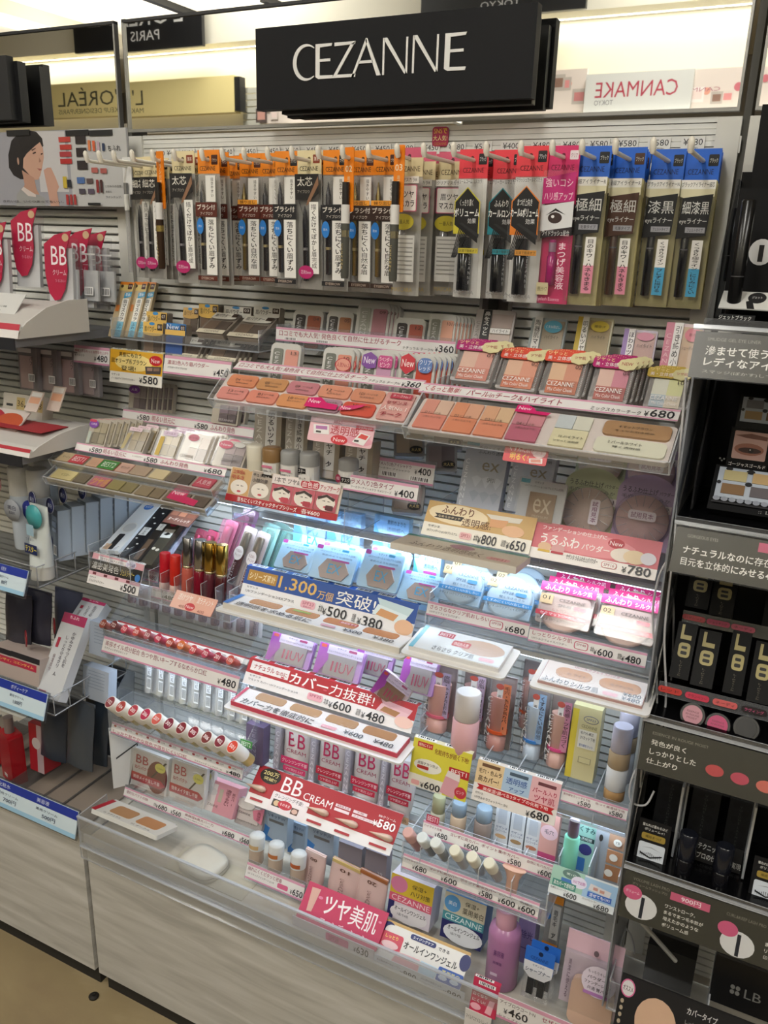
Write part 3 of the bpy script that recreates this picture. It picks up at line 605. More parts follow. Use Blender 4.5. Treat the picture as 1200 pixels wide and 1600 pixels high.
strip('pink edged price strip reading 480 yen at the left end', Fr((116, 538), (172, 545), (114.5, 565), -.07, -.074), [('t', 'a0304e', '繊維入りふわっと自然な仕上がり', .03, .22, .97, .38), ('t', '3a3a3a', '眉マスカラ', .03, .5, .3, .62)]+yen(.58, .45, .95, .82, '480'))
strip('pink edged price strip for eyebrow powder reading 450 yen', Fr((258, 552.5), (362, 568), (250, 580), -.073, -.08), [('t', 'a0304e', '濃淡2色入り眉パウダー', .05, .24, .68, .48), ('t', '3a3a3a', 'パウダーアイブロウR', .06, .58, .36, .7)]+yen(.76, .46, .97, .84, '450'))
strip('long pink edged cheek price strip reading 360 yen above the front row', Fr((431.7, 509), (711.7, 536), (430.7, 530), -.042, -.044), [('t', 'a0304e', '口コミでも大人気! 発色良くて自然に仕上がるチーク', .02, .2, .72, .62), ('t', '3a3a3a', 'ナチュラル チークN', .73, .58, .89, .78), ('b', .05, .7, .13, .9), ('b', .24, .7, .32, .9)]+yen(.9, .3, .995, .78, '360'))
# ---- cheek compacts
def cheek(label, f, pan, num, brush='5b5f5a', deco=None, group='natural cheek compacts', D=.012):
    t = thing('blush_compact', label, 'blush compact', f.loc, f.rot, group); W, H = f.W, f.H
    MB().prism(rrect(0, 0, W, H, W*.16, 5), .0035, D, mat('c9c8c4', .35)).build('base', t)
    MB().prism(rrect(W*.5, H*.13, W*.93, H*.87, W*.06, 3), .0022, .0036, mat(pan, .8)).build('powder_pan', t)
    MB().prism(rrect(W*.1, H*.12, W*.42, H*.88, W*.06, 3), .0022, .0036, mat(brush, .6)).build('brush_well', t)
    MB().prism(rrect(0, 0, W, H, W*.16, 5), .0, .0034, LENS).build('clear_lid', t)
    ops = [('v', 'dedede', 'CEZANNE', .17, .2, .36, .8), ('t', '4a3430', num, .72, .17, .9, .24)]
    printing(t, W, H, ops+(deco or []), -.0001); return t
def behind(t, f, n, dy, desc, group=None, dx=0.0, dz=0.0):
    d = ' '.join(t['label'].replace(',', '').split()[:11])
    if d.split()[-1] in ('with', 'a', 'the', 'of', 'in', 'at', 'and'): d = d.rsplit(' ', 1)[0]
    for k in range(n): dup(t, f.loc+Vector((dx*(k+1), dy*(k+1), dz*(k+1))), None, d+', %s behind the front one' % ORD[k], group)
CH = .064
for lab, TL, TR, pan, num, br, n, dz in (
    ('brown blush compact numbered 04 in the back row', (458, 481), (505, 486), 'a5573e', '04', '3a3230', 0, 0), ('tan blush compact numbered 05 in the back row', (511, 483), (552, 489), 'a9704c', '05', '3a3230', 0, 0),
    ('tall standing mauve blush compact numbered 09', (559, 471), (610, 474), 'b07a86', '09', 'a9aaa2', 3, 0), ('dark red blush compact numbered 12 in the back row', (617, 494), (665, 499), 'b05a4c', '12', '3a3230', 0, 0),
    ('pale peach blush compact numbered 101', (671, 488), (713, 492), 'dba48e', '101', '8f8f86', 5, 0)):
    f = FT(TL, TR, -.018, CH, 14); t = cheek(lab, f, pan, num, br); behind(t, f, n, .0032, lab.replace(' in the back row', ''), dx=.004, dz=-.0006)
for lab, TL, TR, pan, num, br, n, deco in (
    ('peach blush compact numbered 13 behind the cheek tray', (423, 534), (470, 538), 'd9988a', '13', '7a7d74', 0, None),
    ('peach blush compact with red ring sticker behind the cheek tray', (505, 541), (553, 546), 'd88c78', '10', '6f726a', 2, [('c', 'b9283c', .72, .34, .26, .14), ('c', 'dc9a88', .72, .34, .23, .125), ('t', 'a8283c', '人気No.2', .52, .29, .92, .39)]),
    ('lavender pink blush compact with purple New sticker', (565, 546), (617, 551), 'c495b4', '14', '6f726a', 4, [('p', '7f4a9c', [(.08, .1), (.3, .03), (.5, .12), (.5, .34), (.25, .38), (.06, .3)]), ('t', 'f2e8f6', 'New', .12, .13, .46, .27), ('r', 'c24a86', .55, .08, .97, .33, .2), ('t', 'f6dce8', 'ラベンダー', .58, .11, .94, .2), ('t', 'f6dce8', 'ピンク', .62, .22, .9, .31)]),
    ('red blush compact with red New sticker', (625, 551), (681, 556), 'c2402c', '15', '6f726a', 6, [('p', 'c22a3a', [(.06, .08), (.25, .0), (.46, .1), (.48, .3), (.25, .42), (.06, .3)]), ('t', 'f8e8e8', 'New', .1, .12, .44, .27), ('r', '5a7ab4', .55, .06, .95, .36, .4), ('t', 'e8ecf6', 'クリア', .58, .1, .92, .2), ('t', 'e8ecf6', 'レッド', .6, .22, .9, .32)])):
    f = FT(TL, TR, -.108, CH, 14); t = cheek(lab, f, pan, num, br, deco); behind(t, f, n, .0062, lab.split(' with ')[0].replace(' behind the cheek tray', ''), dx=.0045)
# ---- mix colour cheek compacts with heart tags
def mixc(label, f, cols, num, tag, n, tagc2='d8cfa0', word='CEZANNE'):
    t = thing('blush_compact', label, 'blush compact', f.loc, f.rot, 'mix colour cheek compacts'); W, H = f.W, f.H; D = .012
    MB().prism(rrect(0, 0, W, H, .003), .003, D, mat('b9b4b2', .35)).build('base', t)
    for i, (a, b) in enumerate(((0, 1), (1, 1), (0, 0), (1, 0))):
        x = W*(.13+.38*a); z = H*(.30+.31*b) if b else H*.06
        z0, z1 = (H*.40, H*.86) if b else (H*.05, H*.40)
        MB().box(x, x+W*.38, .0018, .003, z0, z1, mat(cols[i], .8)).build('powder_pan', t)
    MB().prism(rrect(0, 0, W, H, .003), 0, .003, LENS).build('clear_lid', t)
    dots = MB()
    for i in range(22):
        dots.box(W*.965, W*.985, -.0004, 0, H*(.02+.045*i), H*(.035+.045*i), mat('e6e2e2', .3))
    dots.build('dotted_edge', t)
    printing(t, W, H, [('t', 'f0ecea', word, .14, .66, .82, .78), ('t', 'e9e2e0', 'Mix Color Cheek', .2, .83, .82, .92), ('t', '4a3a38', num, .74, .2, .9, .3)], -.0002)
    sh = MB(); pts = [(W*(.5+.56*math.cos(a)*(1 if math.cos(a) < 0 else .9)), H*1.0+H*.17*math.sin(a)) for a in [2*math.pi*k/20 for k in range(20)]]
    pts = rrect(-W*.08, H*.845, W*.64, H*1.13, H*.07, 4); sh.prism(pts, -.0016, -.0006, mat(tag, .35)); o = sh.build('banner_tag', t)
    hb = MB(); hb.prism([(W*(.80+.25*math.cos(a)*(1+.06*math.cos(8*a))), H*(.97+.155*math.sin(a)*(1+.06*math.cos(8*a)))) for a in [2*math.pi*k/32 for k in range(32)]], -.0018, -.0007, mat(tagc2, .35)); hb.build('scalloped_tag', t)
    printing(t, W, H*.30, [('t', 'f4e2a8', 'ツヤっと', -.02, .12, .46, .44), ('t', 'f6ecec', '美・立体感', .0, .54, .58, .9), ('t', 'b05a5a', 'NEW' if n == 3 else 'ツヤ肌', .66, .42, .94, .7)], -.002, 'tag_print', 0, H*.85)
    behind(t, f, n, .0115, label.split(' with ')[0], dx=.004); return t
for lab, TL, TR, BL, cols, num, tg, n in (
    ('mix colour cheek compact numbered 01 with plum tag', (718, 538), (780, 544), (703, 591), ('d8b4a4', 'd49c90', 'c98878', 'cc8a7e'), '01', 'a82a6e', 2),
    ('mix colour cheek compact numbered 02 with coral tag', (789, 552), (851, 557), (772, 604), ('d9b29a', 'd89a84', 'cc8068', 'd08a72'), '02', 'd4503e', 2),
    ('orange mix colour cheek compact with red coral tag', (858, 556), (920, 561), (847, 614), ('d8b496', 'cf947e', 'c57a60', 'b97a66'), '02', 'd8513c', 2),
    ('rose mix colour cheek compact numbered 04 with magenta tag', (933, 565), (994, 571), (916, 623), ('d9b8ac', 'cc8a9a', 'b4706a', 'b0706e'), '04', 'b0246c', 3),
    ('pale highlight compact numbered 10 with gold tag', (1017, 580), (1078, 588), (1004, 633), ('dcdcd0', 'd8d8a8', 'b9c6d0', 'd9cfc0'), '10', 'c2a64e', 2)):
    mixc(lab, Fr(TL, TR, BL, -.088, -.122), cols, num, tg, n)
# ---- tester trays of the cheeks
def tray(label, TL, TR, BL, yt, yb, cells, ops, lipx, fname='tester_tray'):
    f = Fr(TL, TR, BL, yt, yb); t = thing(fname, label, 'tester tray', f.loc, f.rot, 'sloping cheek tester trays'); W, H = f.W, f.H
    MB().prism(rrect(0, 0, W, H, .004), .004, .010, mat('d9cfcb', .5)).build('base', t)
    for (u0, v0, u1, v1, c, r) in cells:
        MB().prism(rrect(u0*W, (1-v1)*H, u1*W, (1-v0)*H, r), .0012, .004, mat(c, .75)).build('powder_pan', t)
    printing(t, W, H, ops, .0012)
    s = MB(); s.prism(rrect(-.002, -.003, W+.002, H+.003, .006, 5), -.0018, -.0006, LENS); s.build('clear_cover', t)
    MB().box(-.002, W+.002, -.002, .016, -.0045, -.003, ACR, EDGE, 2).box(-.0035, -.002, -.002, .016, -.0045, H+.003, ACR, EDGE, 0).box(W+.002, W+.0035, -.002, .016, -.0045, H+.003, ACR, EDGE, 0).build('rim', t)
    MB().prism(ell(lipx*W, -.003, .014, .006, 12, 180, 360), -.0018, -.0006, LENS).build('pull_tab', t)
    return t, f
sw = []
row1 = ['d98a62', 'c9905c', 'c9808a', 'dd9478', 'd68e70']; row2 = ['dd8f86', 'de8a76', 'dd9662', 'b08a9c', 'd4503c']; n1 = ['04', '05', '09', '12', '101']; n2 = ['13', '01', '10', '14', '15']
ops = []
for i in range(5):
    u = .015+.165*i; sw.append((u+.012, .06, u+.168, .47, row1[i], .005)); sw.append((u, .53, u+.156, .95, row2[i], .005))
    ops += [('t', '5a3a34', n1[i], u+.05, .2, u+.075, .29), ('t', '6a4a42', 'ベージュ系', u+.085, .21, u+.14, .27), ('t', '6a4a42', '自然な血色', u+.06, .33, u+.13, .38), ('t', '5a3a34', n2[i], u+.05, .62, u+.075, .71), ('t', '6a4a42', 'ピーチ系', u+.085, .63, u+.135, .69), ('t', '6a4a42', '肌なじみ良い', u+.05, .74, u+.125, .79)]
sw.append((.85, .06, .985, .95, 'd8a09a', .003))
ops += [('r', 'b93850', .875, .12, .975, .28), ('t', 'f0d8d8', 'チークNo.1', .885, .15, .965, .24), ('T', '9a2038', 'セザンヌ', .87, .36, .965, .48), ('T', 'f2e6e2', '人気No.1', .86, .53, .975, .68), ('T', '9a2038', 'チーク', .865, .73, .965, .88)]
t1, f1 = tray('sloping tray of ten blush colours with a New tab', (357, 577), (657, 617), (330, 618), -.158, -.198, sw, ops, .42)
printing(t1, f1.W, f1.H, [('p', 'd0246c', [(.5, .62), (.56, .56), (.6, .72), (.66, .75), (.66, .92), (.5, .92)]), ('t', 'f6e0ea', 'New', .51, .65, .57, .78), ('p', 'cf3a6e', [(.67, .78), (.73, .7), (.79, .62), (.77, .74), (.73, .85), (.67, .92)]), ('t', 'f6e0ea', 'New', .68, .76, .73, .86)], -.0021, 'new_tab_print')
ops2 = []; sw2 = []
for i, (a, b, c) in enumerate((('d99484', 'd9b8a4', 'd88674'), ('dd9470', 'dba68a', 'd98866'), ('d9a684', 'd9b894', 'd98a6c'), ('c6808e', 'cf8a94', 'b9647a'))):
    u = .02+.128*i; g_ = .0
    sw2 += [(u, .06, u+.058, .5, a, .001), (u+.06, .06, u+.118, .5, b, .001), (u, .52, u+.118, .95, c, .001)]
    ops2 += [('t', '5a3a34', '0%d' % (i+1), u+.02, .44, u+.04, .52), ('t', '6a4a42', 'ピンク系', u+.045, .45, u+.09, .51), ('t', '6a4a42', '上気したような', u+.02, .58, u+.1, .64)]
sw2 += [(.57, .06, .635, .45, 'c3ccd0', .001), (.637, .06, .70, .45, 'd6d6c8', .001), (.57, .47, .70, .95, 'd9d3b0', .001), (.745, .06, .985, .46, 'a9825a', .006), (.735, .54, .985, .95, 'dad9c6', .006)]
ops2 += [('t', '4a4a3a', '10 ハイライト', .60, .66, .69, .74), ('t', '5a5a48', 'ツヤっと透明感', .585, .8, .68, .86), ('t', '3a2a1a', '4 マットブラウン', .80, .18, .92, .26), ('t', '4a3a2a', 'キュッと引き締め', .79, .31, .93, .37), ('t', '3a3a2a', '2 パールホワイト', .78, .64, .9, .72), ('t', '4a4a3a', '輝く透明感', .8, .77, .9, .83)]
t2, f2 = tray('sloping tray of mix colour blush and highlighters with a New tab', (663, 616), (1060, 666), (645, 665), -.165, -.215, sw2, ops2, .47)
printing(t2, f2.W, f2.H, [('p', 'd0246c', [(.40, .0), (.44, -.04), (.47, .04), (.48, .12), (.54, .13), (.53, .22), (.40, .2)]), ('t', 'f6e0ea', 'New', .41, .03, .46, .13)], -.0021, 'new_tab_print')
strip('long pink edged cheek strip along the top of the cheek tray', Fr((375, 561), (666, 597), (369, 574), -.138, -.155), [('t', 'a0304e', '口コミでも大人気! 発色良くて自然に仕上がるチーク', .02, .22, .72, .72), ('t', '3a3a3a', 'ナチュラル チークN', .735, .5, .89, .8)]+yen(.9, .3, .99, .9, '360'), 'strips on the cheek trays', False)
strip('long pink edged strip with 680 yen along the mix colour tray', Fr((663, 597), (1064, 642), (658, 612), -.142, -.16), [('t', 'b02a3e', 'くるっと簡単!', .02, .2, .17, .75), ('t', 'a0304e', 'パールinチーク&ハイライト', .2, .22, .58, .8), ('t', '3a3a3a', 'ミックスカラーチーク', .69, .5, .87, .85)]+yen(.88, .2, .985, .88, '680'), 'strips on the cheek trays', False)
# hanging pop cards below the trays
card('pop_card', 'pink hanging card with two compacts and a New dot below the cheek tray', 'pop card', Fr((487, 649.5), (587.5, 664), (473, 685.5), -.188, -.20), 'e3b4bc', [('r', 'eccbd0', 0, 0, 1, .12), ('c', 'dc98a8', .8, .75, .2, .2), ('T', '8a2030', '頬に', .36, .04, .5, .2), ('T', 'b0202e', '透明感', .34, .24, .78, .62), ('c', 'c8202e', .5, .82, .13, .2), ('t', 'f8e0e0', 'New', .41, .74, .59, .9),
     ('p', 'e8e4e2', [(.06, .32), (.3, .28), (.33, .66), (.09, .7)]), ('p', 'b070a8', [(.1, .36), (.28, .33), (.29, .48), (.11, .5)]), ('r', '3a3634', .12, .56, .2, .64), ('p', 'e8e4e2', [(.8, .4), (.96, .48), (.88, .92), (.7, .82)]), ('p', 'd0403a', [(.82, .45), (.93, .51), (.9, .68), (.77, .62)]), ('r', '3a3634', .73, .72, .8, .8), ('r', 'b9283a', .72, .14, .98, .28), ('t', 'f4dcdc', 'クリアレッド', .76, .16, .96, .26)], group='pop cards', rad=.003)
card('pop_card', 'small red hanging card below the mix colour tray', 'pop card', Fr((791, 690), (858.5, 701), (777, 717), -.205, -.215), 'cf4a50', [('T', 'f8e4e0', 'くすんだ肌も', .12, .1, .68, .42), ('T', 'f6d860', '明るく!', .16, .5, .58, .88), ('c', 'e8c8c4', .8, .35, .15, .28), ('t', 'b03040', 'パール', .72, .27, .88, .42), ('p', 'e0d4d0', [(.6, .7), (.9, .62), (.92, .9), (.62, .95)]), ('p', 'd08a7a', [(.64, .74), (.86, .68), (.88, .84), (.66, .9)])], group='pop cards', rad=.002)
# ---- back row of highlight and shading cases
def clearcase(name, label, cat, f, D, pans, ops, col='b8b2ac', group=None, back=None, lid=LENS):
    t = thing(name, label, cat, f.loc, f.rot, group); W, H = f.W, f.H
    MB().prism(rrect(0, 0, W, H, min(W, H)*.05, 2), D*.35, D, mat(back or col, .45)).build('base', t)
    for u0, v0, u1, v1, c in pans: MB().box(u0*W, u1*W, D*.2, D*.36, (1-v1)*H, (1-v0)*H, mat(c, .7)).build('powder_pan', t)
    MB().prism(rrect(0, 0, W, H, min(W, H)*.05, 2), 0, D*.19, lid).build('clear_lid', t)
    printing(t, W, H, ops, -.0001); return t
for lab, TL, TR, H, sidec, word, pans, ex in (
    ('nose shadow case with a black strip in the back row', (745, 481), (806, 486), .056, 'b9b2b0', '鼻をスッと', [(.42, .1, .95, .42, 'b0a09a'), (.42, .56, .95, .92, 'c9b8b0')], [('r', '1c1c1e', .2, .02, .42, 1), ('v', 'e8e8e6', '鼻をスッと', .24, .06, .39, .62), ('v', '7a7472', 'CEZANNE', .06, .3, .17, .95), ('r', 'e6e4e2', .44, .44, .95, .56), ('t', '4a4a4a', 'ハイライト', .5, .46, .9, .54)]),
    ('matte highlight case with a pale blue round sticker', (832, 492), (886, 501), .056, 'a9b4b8', '陶器', [(.35, .06, .95, .95, 'b0a492')], [('r', 'e6e6e4', .1, .0, .32, 1), ('v', '2e2e2e', '陶器肌マット', .13, .06, .29, .9), ('c', '58a8c8', .65, .2, .26, .14), ('t', 'f0f4f6', 'くすみ飛ばし', .45, .17, .85, .24), ('t', '5a5a54', 'ハイライト', .45, .4, .85, .48)]),
    ('glossy highlight case with a yellow stripe', (905, 492), (959, 500), .056, 'c2bc9a', 'ツヤ', [(.35, .06, .95, .95, 'a8946e')], [('r', 'c2a838', .0, 0, .14, 1), ('r', 'e8e6e0', .14, 0, .32, 1), ('v', '3a3a2e', '明るいツヤ肌', .155, .1, .3, .9), ('c', 'c9b23a', .66, .2, .26, .12), ('t', '4a4220', '輝度UP', .5, .17, .82, .23), ('t', '5a5240', 'ハイライト', .45, .4, .85, .48)]),
    ('soft gloss highlight case with a lavender stripe', (977, 511), (1028, 519), .052, 'b8a8bc', 'ほわり', [(.36, .06, .95, .95, 'c29a92')], [('r', '9a7ab8', .0, 0, .14, 1), ('r', 'ece8ea', .14, 0, .34, 1), ('v', '4a3a4e', 'ほわりツヤ肌', .16, .08, .32, .9), ('c', 'd88aa4', .66, .16, .26, .1), ('t', '5a4a4e', 'ハイライト', .45, .34, .9, .42)]),
    ('face shading case with a pink stripe at the right end', (1043, 502), (1101, 508), .068, 'd8b8b8', '引き', [(.46, .06, .97, .95, 'c9a684')], [('r', 'd07a92', .0, 0, .22, 1), ('v', 'e8b8c4', 'CEZANNE', .04, .2, .18, .95), ('r', 'eeeae8', .22, 0, .46, 1), ('v', '3a3232', '引き締め小顔', .26, .06, .43, .9), ('c', 'dc7a8a', .75, .2, .22, .12), ('t', '8a3a48', '新色', .65, .17, .85, .23), ('t', '5a4a42', 'シェーディング', .5, .4, .95, .47)])):
    f = FT(TL, TR, -.03, H, 20); clearcase('highlighter_case', lab, 'highlighter case', f, .009, pans, ex, sidec, 'highlighter cases in the back row')
f = FT((750, 455), (800, 460), -.006, .03, 4); clearcase('highlighter_case', 'case with a dark strip leaning behind the mascara packs', 'highlighter case', f, .006, [(.1, .1, .9, .9, '5a5456')], [('r', '1c1c1e', .3, 0, .6, 1)], 'a8a4a2', 'highlighter cases in the back row')
# ---- eyebrow mascara packs leaning at the left
for k, (lab, TL, TR) in enumerate((('slim eyebrow mascara pack leaning at the left of its group', (189, 440), (211, 441.5)), ('slim eyebrow mascara pack leaning in the middle of its group', (211, 440), (224, 441)), ('slim eyebrow mascara pack leaning at the right of its group', (224.5, 440), (236, 441)))):
    f = FT(TL, TR, -.025+.006*k, .092, 24); f.W = .029 if k == 0 else .027
    t = thing('mascara_pack', lab, 'mascara pack', f.loc+Vector((0, .0, 0)), f.rot, 'leaning eyebrow mascara packs'); W, H = f.W, f.H
    MB().box(0, W, 0, .006, 0, H, mat('b9a684', .4)).build('carton', t)
    printing(t, W, H, [('r', 'e0841e', 0, 0, 1, .05), ('r', 'd6bf78', 0, .05, 1, .16), ('c', '4a3a2a', .2, .08, .1, .03), ('r', '4a2018', .62, .03, .92, .13, .1), ('t', 'eeddcc', '01', .68, .05, .86, .09), ('p', '3a9ac8', [(.5, .2), (1, .17), (1, .26), (.5, .3)]), ('t', 'e8f2f6', '簡単!', .58, .2, .94, .26), ('r', 'e4e2da', .45, .3, .9, 1), ('v', '2c2c30', '眉マスカラ', .52, .32, .82, .7), ('r', '7ab8d0', .45, .72, .9, 1), ('v', '2a5a74', 'ふわっと', .54, .75, .8, .97), ('r', 'c97a3a', .1, .42, .36, .54, .2)])
# ---- eyebrow powder cases
def brow(label, f, D, top, ops, kind='stand'):
    t = thing('eyebrow_powder_case', label, 'eyebrow powder', f.loc, f.rot, 'eyebrow powder cases'); W, H = f.W, f.H
    MB().prism(rrect(0, 0, W, H, .002, 2), .0022, D, mat('8a7f74', .4)).build('base', t)
    MB().box(W*.08, W*.5, .0012, .0024, H*.1, H*.62, mat('7a6452', .8)).build('powder_pan', t); MB().box(W*.53, W*.92, .0012, .0024, H*.1, H*.62, mat('57483e', .8)).build('powder_pan', t)
    MB().prism(rrect(0, 0, W, H, .002, 2), 0, .0011, LENS).build('clear_lid', t)
    printing(t, W, H, ops, -.0001); return t
HB = lambda c, num: [('r', c, 0, 0, 1, .34), ('c', c, .5, .34, .5, .08), ('t', '3a3028', '眉パウダー', .08, .12, .68, .3), ('r', '3a2a20', .72, .04, .97, .24, .1), ('t', 'e8e0d8', num, .76, .08, .92, .18), ('c', '3a8ac8', .45, .05, .14, .05)]
for lab, f, num, c in (
    ('eyebrow powder case numbered 01 with orange header standing in front', FT((224, 502), (255, 505), -.058, .05, 8), '01', 'e0b860'), ('eyebrow powder case numbered 07 with orange header standing behind', FT((229, 486), (261, 489), -.035, .05, 8), '07', 'e0b860'),
    ('eyebrow powder case with blue New header', FT((260, 504), (291, 507), -.058, .05, 8), '03', '3a7ac0'), ('dark eyebrow powder case half hidden at the back left', FT((287, 480), (311, 482), -.02, .04, 12), '06', 'c8a05a'), ('eyebrow powder case numbered 02 standing upright at the back', FT((311, 474), (341, 477), -.02, .05, 4), '02', 'e0b860'),
    ('white headed eyebrow powder case at the back beside the dark compacts', FT((350, 477), (393, 481), -.01, .04, 8), '03', 'dedbd2'), ('white headed eyebrow powder case at the back right', FT((397, 477), (438, 482), -.01, .04, 8), '04', 'dedbd2')):
    t = brow(lab, f, .014, c, HB(c, num))
    if 'New' in lab: printing(t, f.W, f.H, [('r', 'e0b860', 0, .2, 1, .36), ('t', 'e8f0fa', 'New', .08, .03, .68, .18), ('r', '3a5a9a', .05, .4, .9, .95)], -.0018)
for lab, TL, TR, BL, num in (('flat lying eyebrow powder box at the upper left of the pair', (337, 487), (378, 491), (316, 519), '03'), ('flat lying eyebrow powder box at the upper right of the pair', (384, 492), (433, 497), (365, 525), '04'), ('eyebrow powder box leaning in front on the left', (283, 526), (321, 530), (273, 556), '02'), ('olive eyebrow powder box leaning in front on the right', (337, 530), (381, 534), (331, 562), '06')):
    y0 = (-.02, -.07) if 'flat' in lab else (-.045, -.068)
    f = Fr(TL, TR, BL, *y0); t = brow(lab, f, .012, 0, [('r', 'dedad0', .05, .02, .95, .26), ('c', 'dedad0', .5, .26, .45, .06), ('t', '3a342e', '眉パウダー', .12, .07, .7, .22), ('r', '3a2a20', .74, .04, .95, .2), ('r', 'd6cdb8', 0, .82, 1, 1), ('t', '6a6258', 'CEZANNE', .25, .86, .8, .95)])
    if 'front' in lab: behind(t, f, 3, .0075, lab.replace(' leaning in front', ''), dx=.004)
# ================================================================ middle bay: rows below the cheek trays
def shelf(label, x0, x1, y0, y1, z, hb=.03, front=.012, div=(), group='clear acrylic shelf trays'):
    """acrylic tray: floor sheet, back, low front, ends and dividers"""
    t = thing('acrylic_shelf', label, 'shelf', (x0, y0, z), group=group); W = x1-x0; D = y1-y0
    MB().box(0, W, 0, D, -.002, 0, ACR, EDGE, 2).build('floor_sheet', t)
    MB().box(0, W, -.0015, 0, -.002, front, ACR, EDGE, 1).build('front_sheet', t)
    for x in (0, W-.0016): MB().box(x, x+.0016, 0, D, 0, hb, ACR, EDGE, 0).build('end_sheet', t)
    for u in div: MB().box(u*W, u*W+.0014, 0, D, 0, hb, ACR, EDGE, 0).build('divider', t)
    return t
shelf('clear acrylic tray under the eyebrow products', .005, .29, -.07, -.004, 1.215, .03)
shelf('clear acrylic tray under the back row of blush compacts', .30, .598, -.04, -.004, 1.222, .03)
shelf('clear acrylic tray under the front row of blush compacts', .30, .598, -.135, -.045, 1.172, .03)
shelf('clear acrylic tray under the mix colour compacts', .602, .898, -.14, -.03, 1.165, .05)
# ---- left column: eyeshadows
def shadow(label, f, pans, ops, D=.013, n=0, dx=.004, dy=.0135):
    t = clearcase('eyeshadow_case', label, 'eyeshadow', f, D, pans, ops, 'b9b0a2', 'eyeshadow cases'); behind(t, f, n, dy, label.split(' with ')[0], dx=dx); return t
Q = lambda a, b, c, d: [(.3, .12, .62, .5, a), (.64, .12, .94, .5, b), (.3, .52, .62, .9, c), (.64, .52, .94, .9, d)]
shadow('eyeshadow case with a purple round sticker at the left end', Fr((141, 652), (171, 657), (137, 694), -.135, -.155), Q('b0a488', 'a89c80', '8a806a', '9a9078'), [('c', '7a3aa0', .3, .22, .24, .15), ('t', 'f0e4f6', '人気色', .14, .18, .46, .26), ('r', 'c83a5a', .05, .05, .4, .14, .3), ('p', 'b0bab0', [(.15, .5), (.3, .5), (.3, .95), (.15, .95)])], n=5, dx=.0075, dy=.006)
shadow('gold eyeshadow case leaning with a small pink header', Fr((200, 664), (233, 671), (187, 702), -.13, -.155), Q('a08c5c', '8f7a4c', '8a764a', '7a6a44'), [('r', 'e0c8d0', .1, .02, .7, .18, .3), ('t', '8a4060', 'ベージュ', .2, .06, .6, .14), ('p', 'b8a878', [(.1, .3), (.28, .25), (.2, .9), (.04, .95)])], n=2)
shadow('gold glitter eyeshadow case with a lilac header', Fr((251, 670), (285, 676), (242, 712), -.13, -.155), Q('b09a62', 'a08a58', '8f7c4e', '8a7648'), [('r', 'd8c4d8', .2, .02, .85, .2, .3), ('t', '8a4a80', 'ゴールド', .3, .06, .75, .15), ('r', 'c8a844', .14, .25, .34, .95)], n=2)
shadow('beige eyeshadow case with a pink flower sticker', Fr((290, 673), (333, 681), (280, 718), -.128, -.155), Q('cfc4b4', 'b8a898', 'a89684', '8a7868'), [('c', 'c97a8a', .38, .18, .2, .12), ('t', '5a3038', 'ピンク', .24, .15, .52, .22), ('t', '6a6258', 'CEZANNE', .12, .78, .6, .88)], n=3, dx=.004, dy=.006)
shadow('mauve eyeshadow case with a pink New sticker', Fr((343, 684), (389, 692), (337, 727), -.125, -.15), Q('a08888', '9a8684', '7a6866', '6a5a58'), [('c', 'd06a80', .3, .2, .24, .15), ('t', 'f8e6ea', 'New', .12, .15, .48, .25), ('c', 'dedcd8', .75, .15, .18, .09), ('t', '5a5450', 'CEZANNE', .3, .7, .85, .8)], n=1)
shadow('eyeshadow case with a purple sticker standing below the yellow card', Fr((201, 596), (230, 600), (197, 640), -.03, -.04), Q('9a8a8e', '8a7c80', '7a6c70', '6a5e62'), [('c', '7a3a98', .36, .25, .3, .14), ('t', 'eeddf4', '人気', .2, .2, .52, .3)], n=5, dx=.0075, dy=.004)
shadow('smoky eyeshadow case standing under the left end of the cheek tray', Fr((330, 626), (371, 631), (328, 660), -.06, -.07), Q('8a7884', '7a6a72', '6a5c60', '5c5054'), [('t', 'c9c0c0', 'CEZANNE', .3, .75, .9, .85)], n=1)
strip('pink edged strip above the eyeshadow row reading 580 yen twice', Fr((192.5, 639), (397, 669), (191, 654), -.062, -.066), yen(.12, .3, .22, .85, '580')+[('t', 'a0304e', '明るい目元に', .24, .25, .42, .8)]+yen(.57, .3, .67, .85, '580')+[('t', 'a0304e', 'ふんわり発色', .69, .25, .87, .8)])
strip('pink edged strip on the eyeshadow tester reading 580 and 680 yen', Fr((120, 692), (354, 731), (117, 704), -.166, -.172), yen(.1, .28, .19, .88, '580')+[('t', 'a0304e', '明るい目元に', .2, .25, .36, .8), ('t', '3a3a3a', 'シングルカラー', .4, .35, .47, .55)]+yen(.48, .28, .57, .88, '580')+[('t', 'a0304e', 'ふんわり発色', .59, .25, .77, .8)]+yen(.87, .28, .98, .88, '680'), holder=False)
shelf('clear acrylic tray under the eyeshadow cases', .008, .30, -.165, -.03, 1.018, .03)
def etray(label, TL, TR, BL, yt, yb, cols, ops):
    f = Fr(TL, TR, BL, yt, yb); t = thing('tester_tray', label, 'tester tray', f.loc, f.rot, 'eyeshadow tester trays'); W, H = f.W, f.H
    MB().box(0, W, .0035, .009, 0, H, mat('a89f90', .5)).build('base', t)
    for u0, u1, c in cols: MB().box(u0*W, u1*W, .001, .0036, H*.12, H*.88, mat(c, .7)).build('powder_pan', t)
    printing(t, W, H, ops, .001)
    MB().prism(rrect(-.002, -.002, W+.002, H+.002, .003), -.0016, -.0006, LENS).build('clear_cover', t)
    MB().box(-.002, W+.002, -.002, .012, -.0035, -.002, ACR, EDGE, 2).box(-.003, -.0018, -.002, .012, -.0035, H+.002, ACR, EDGE, 0).box(W+.0018, W+.003, -.002, .012, -.0035, H+.002, ACR, EDGE, 0).build('rim', t); return t
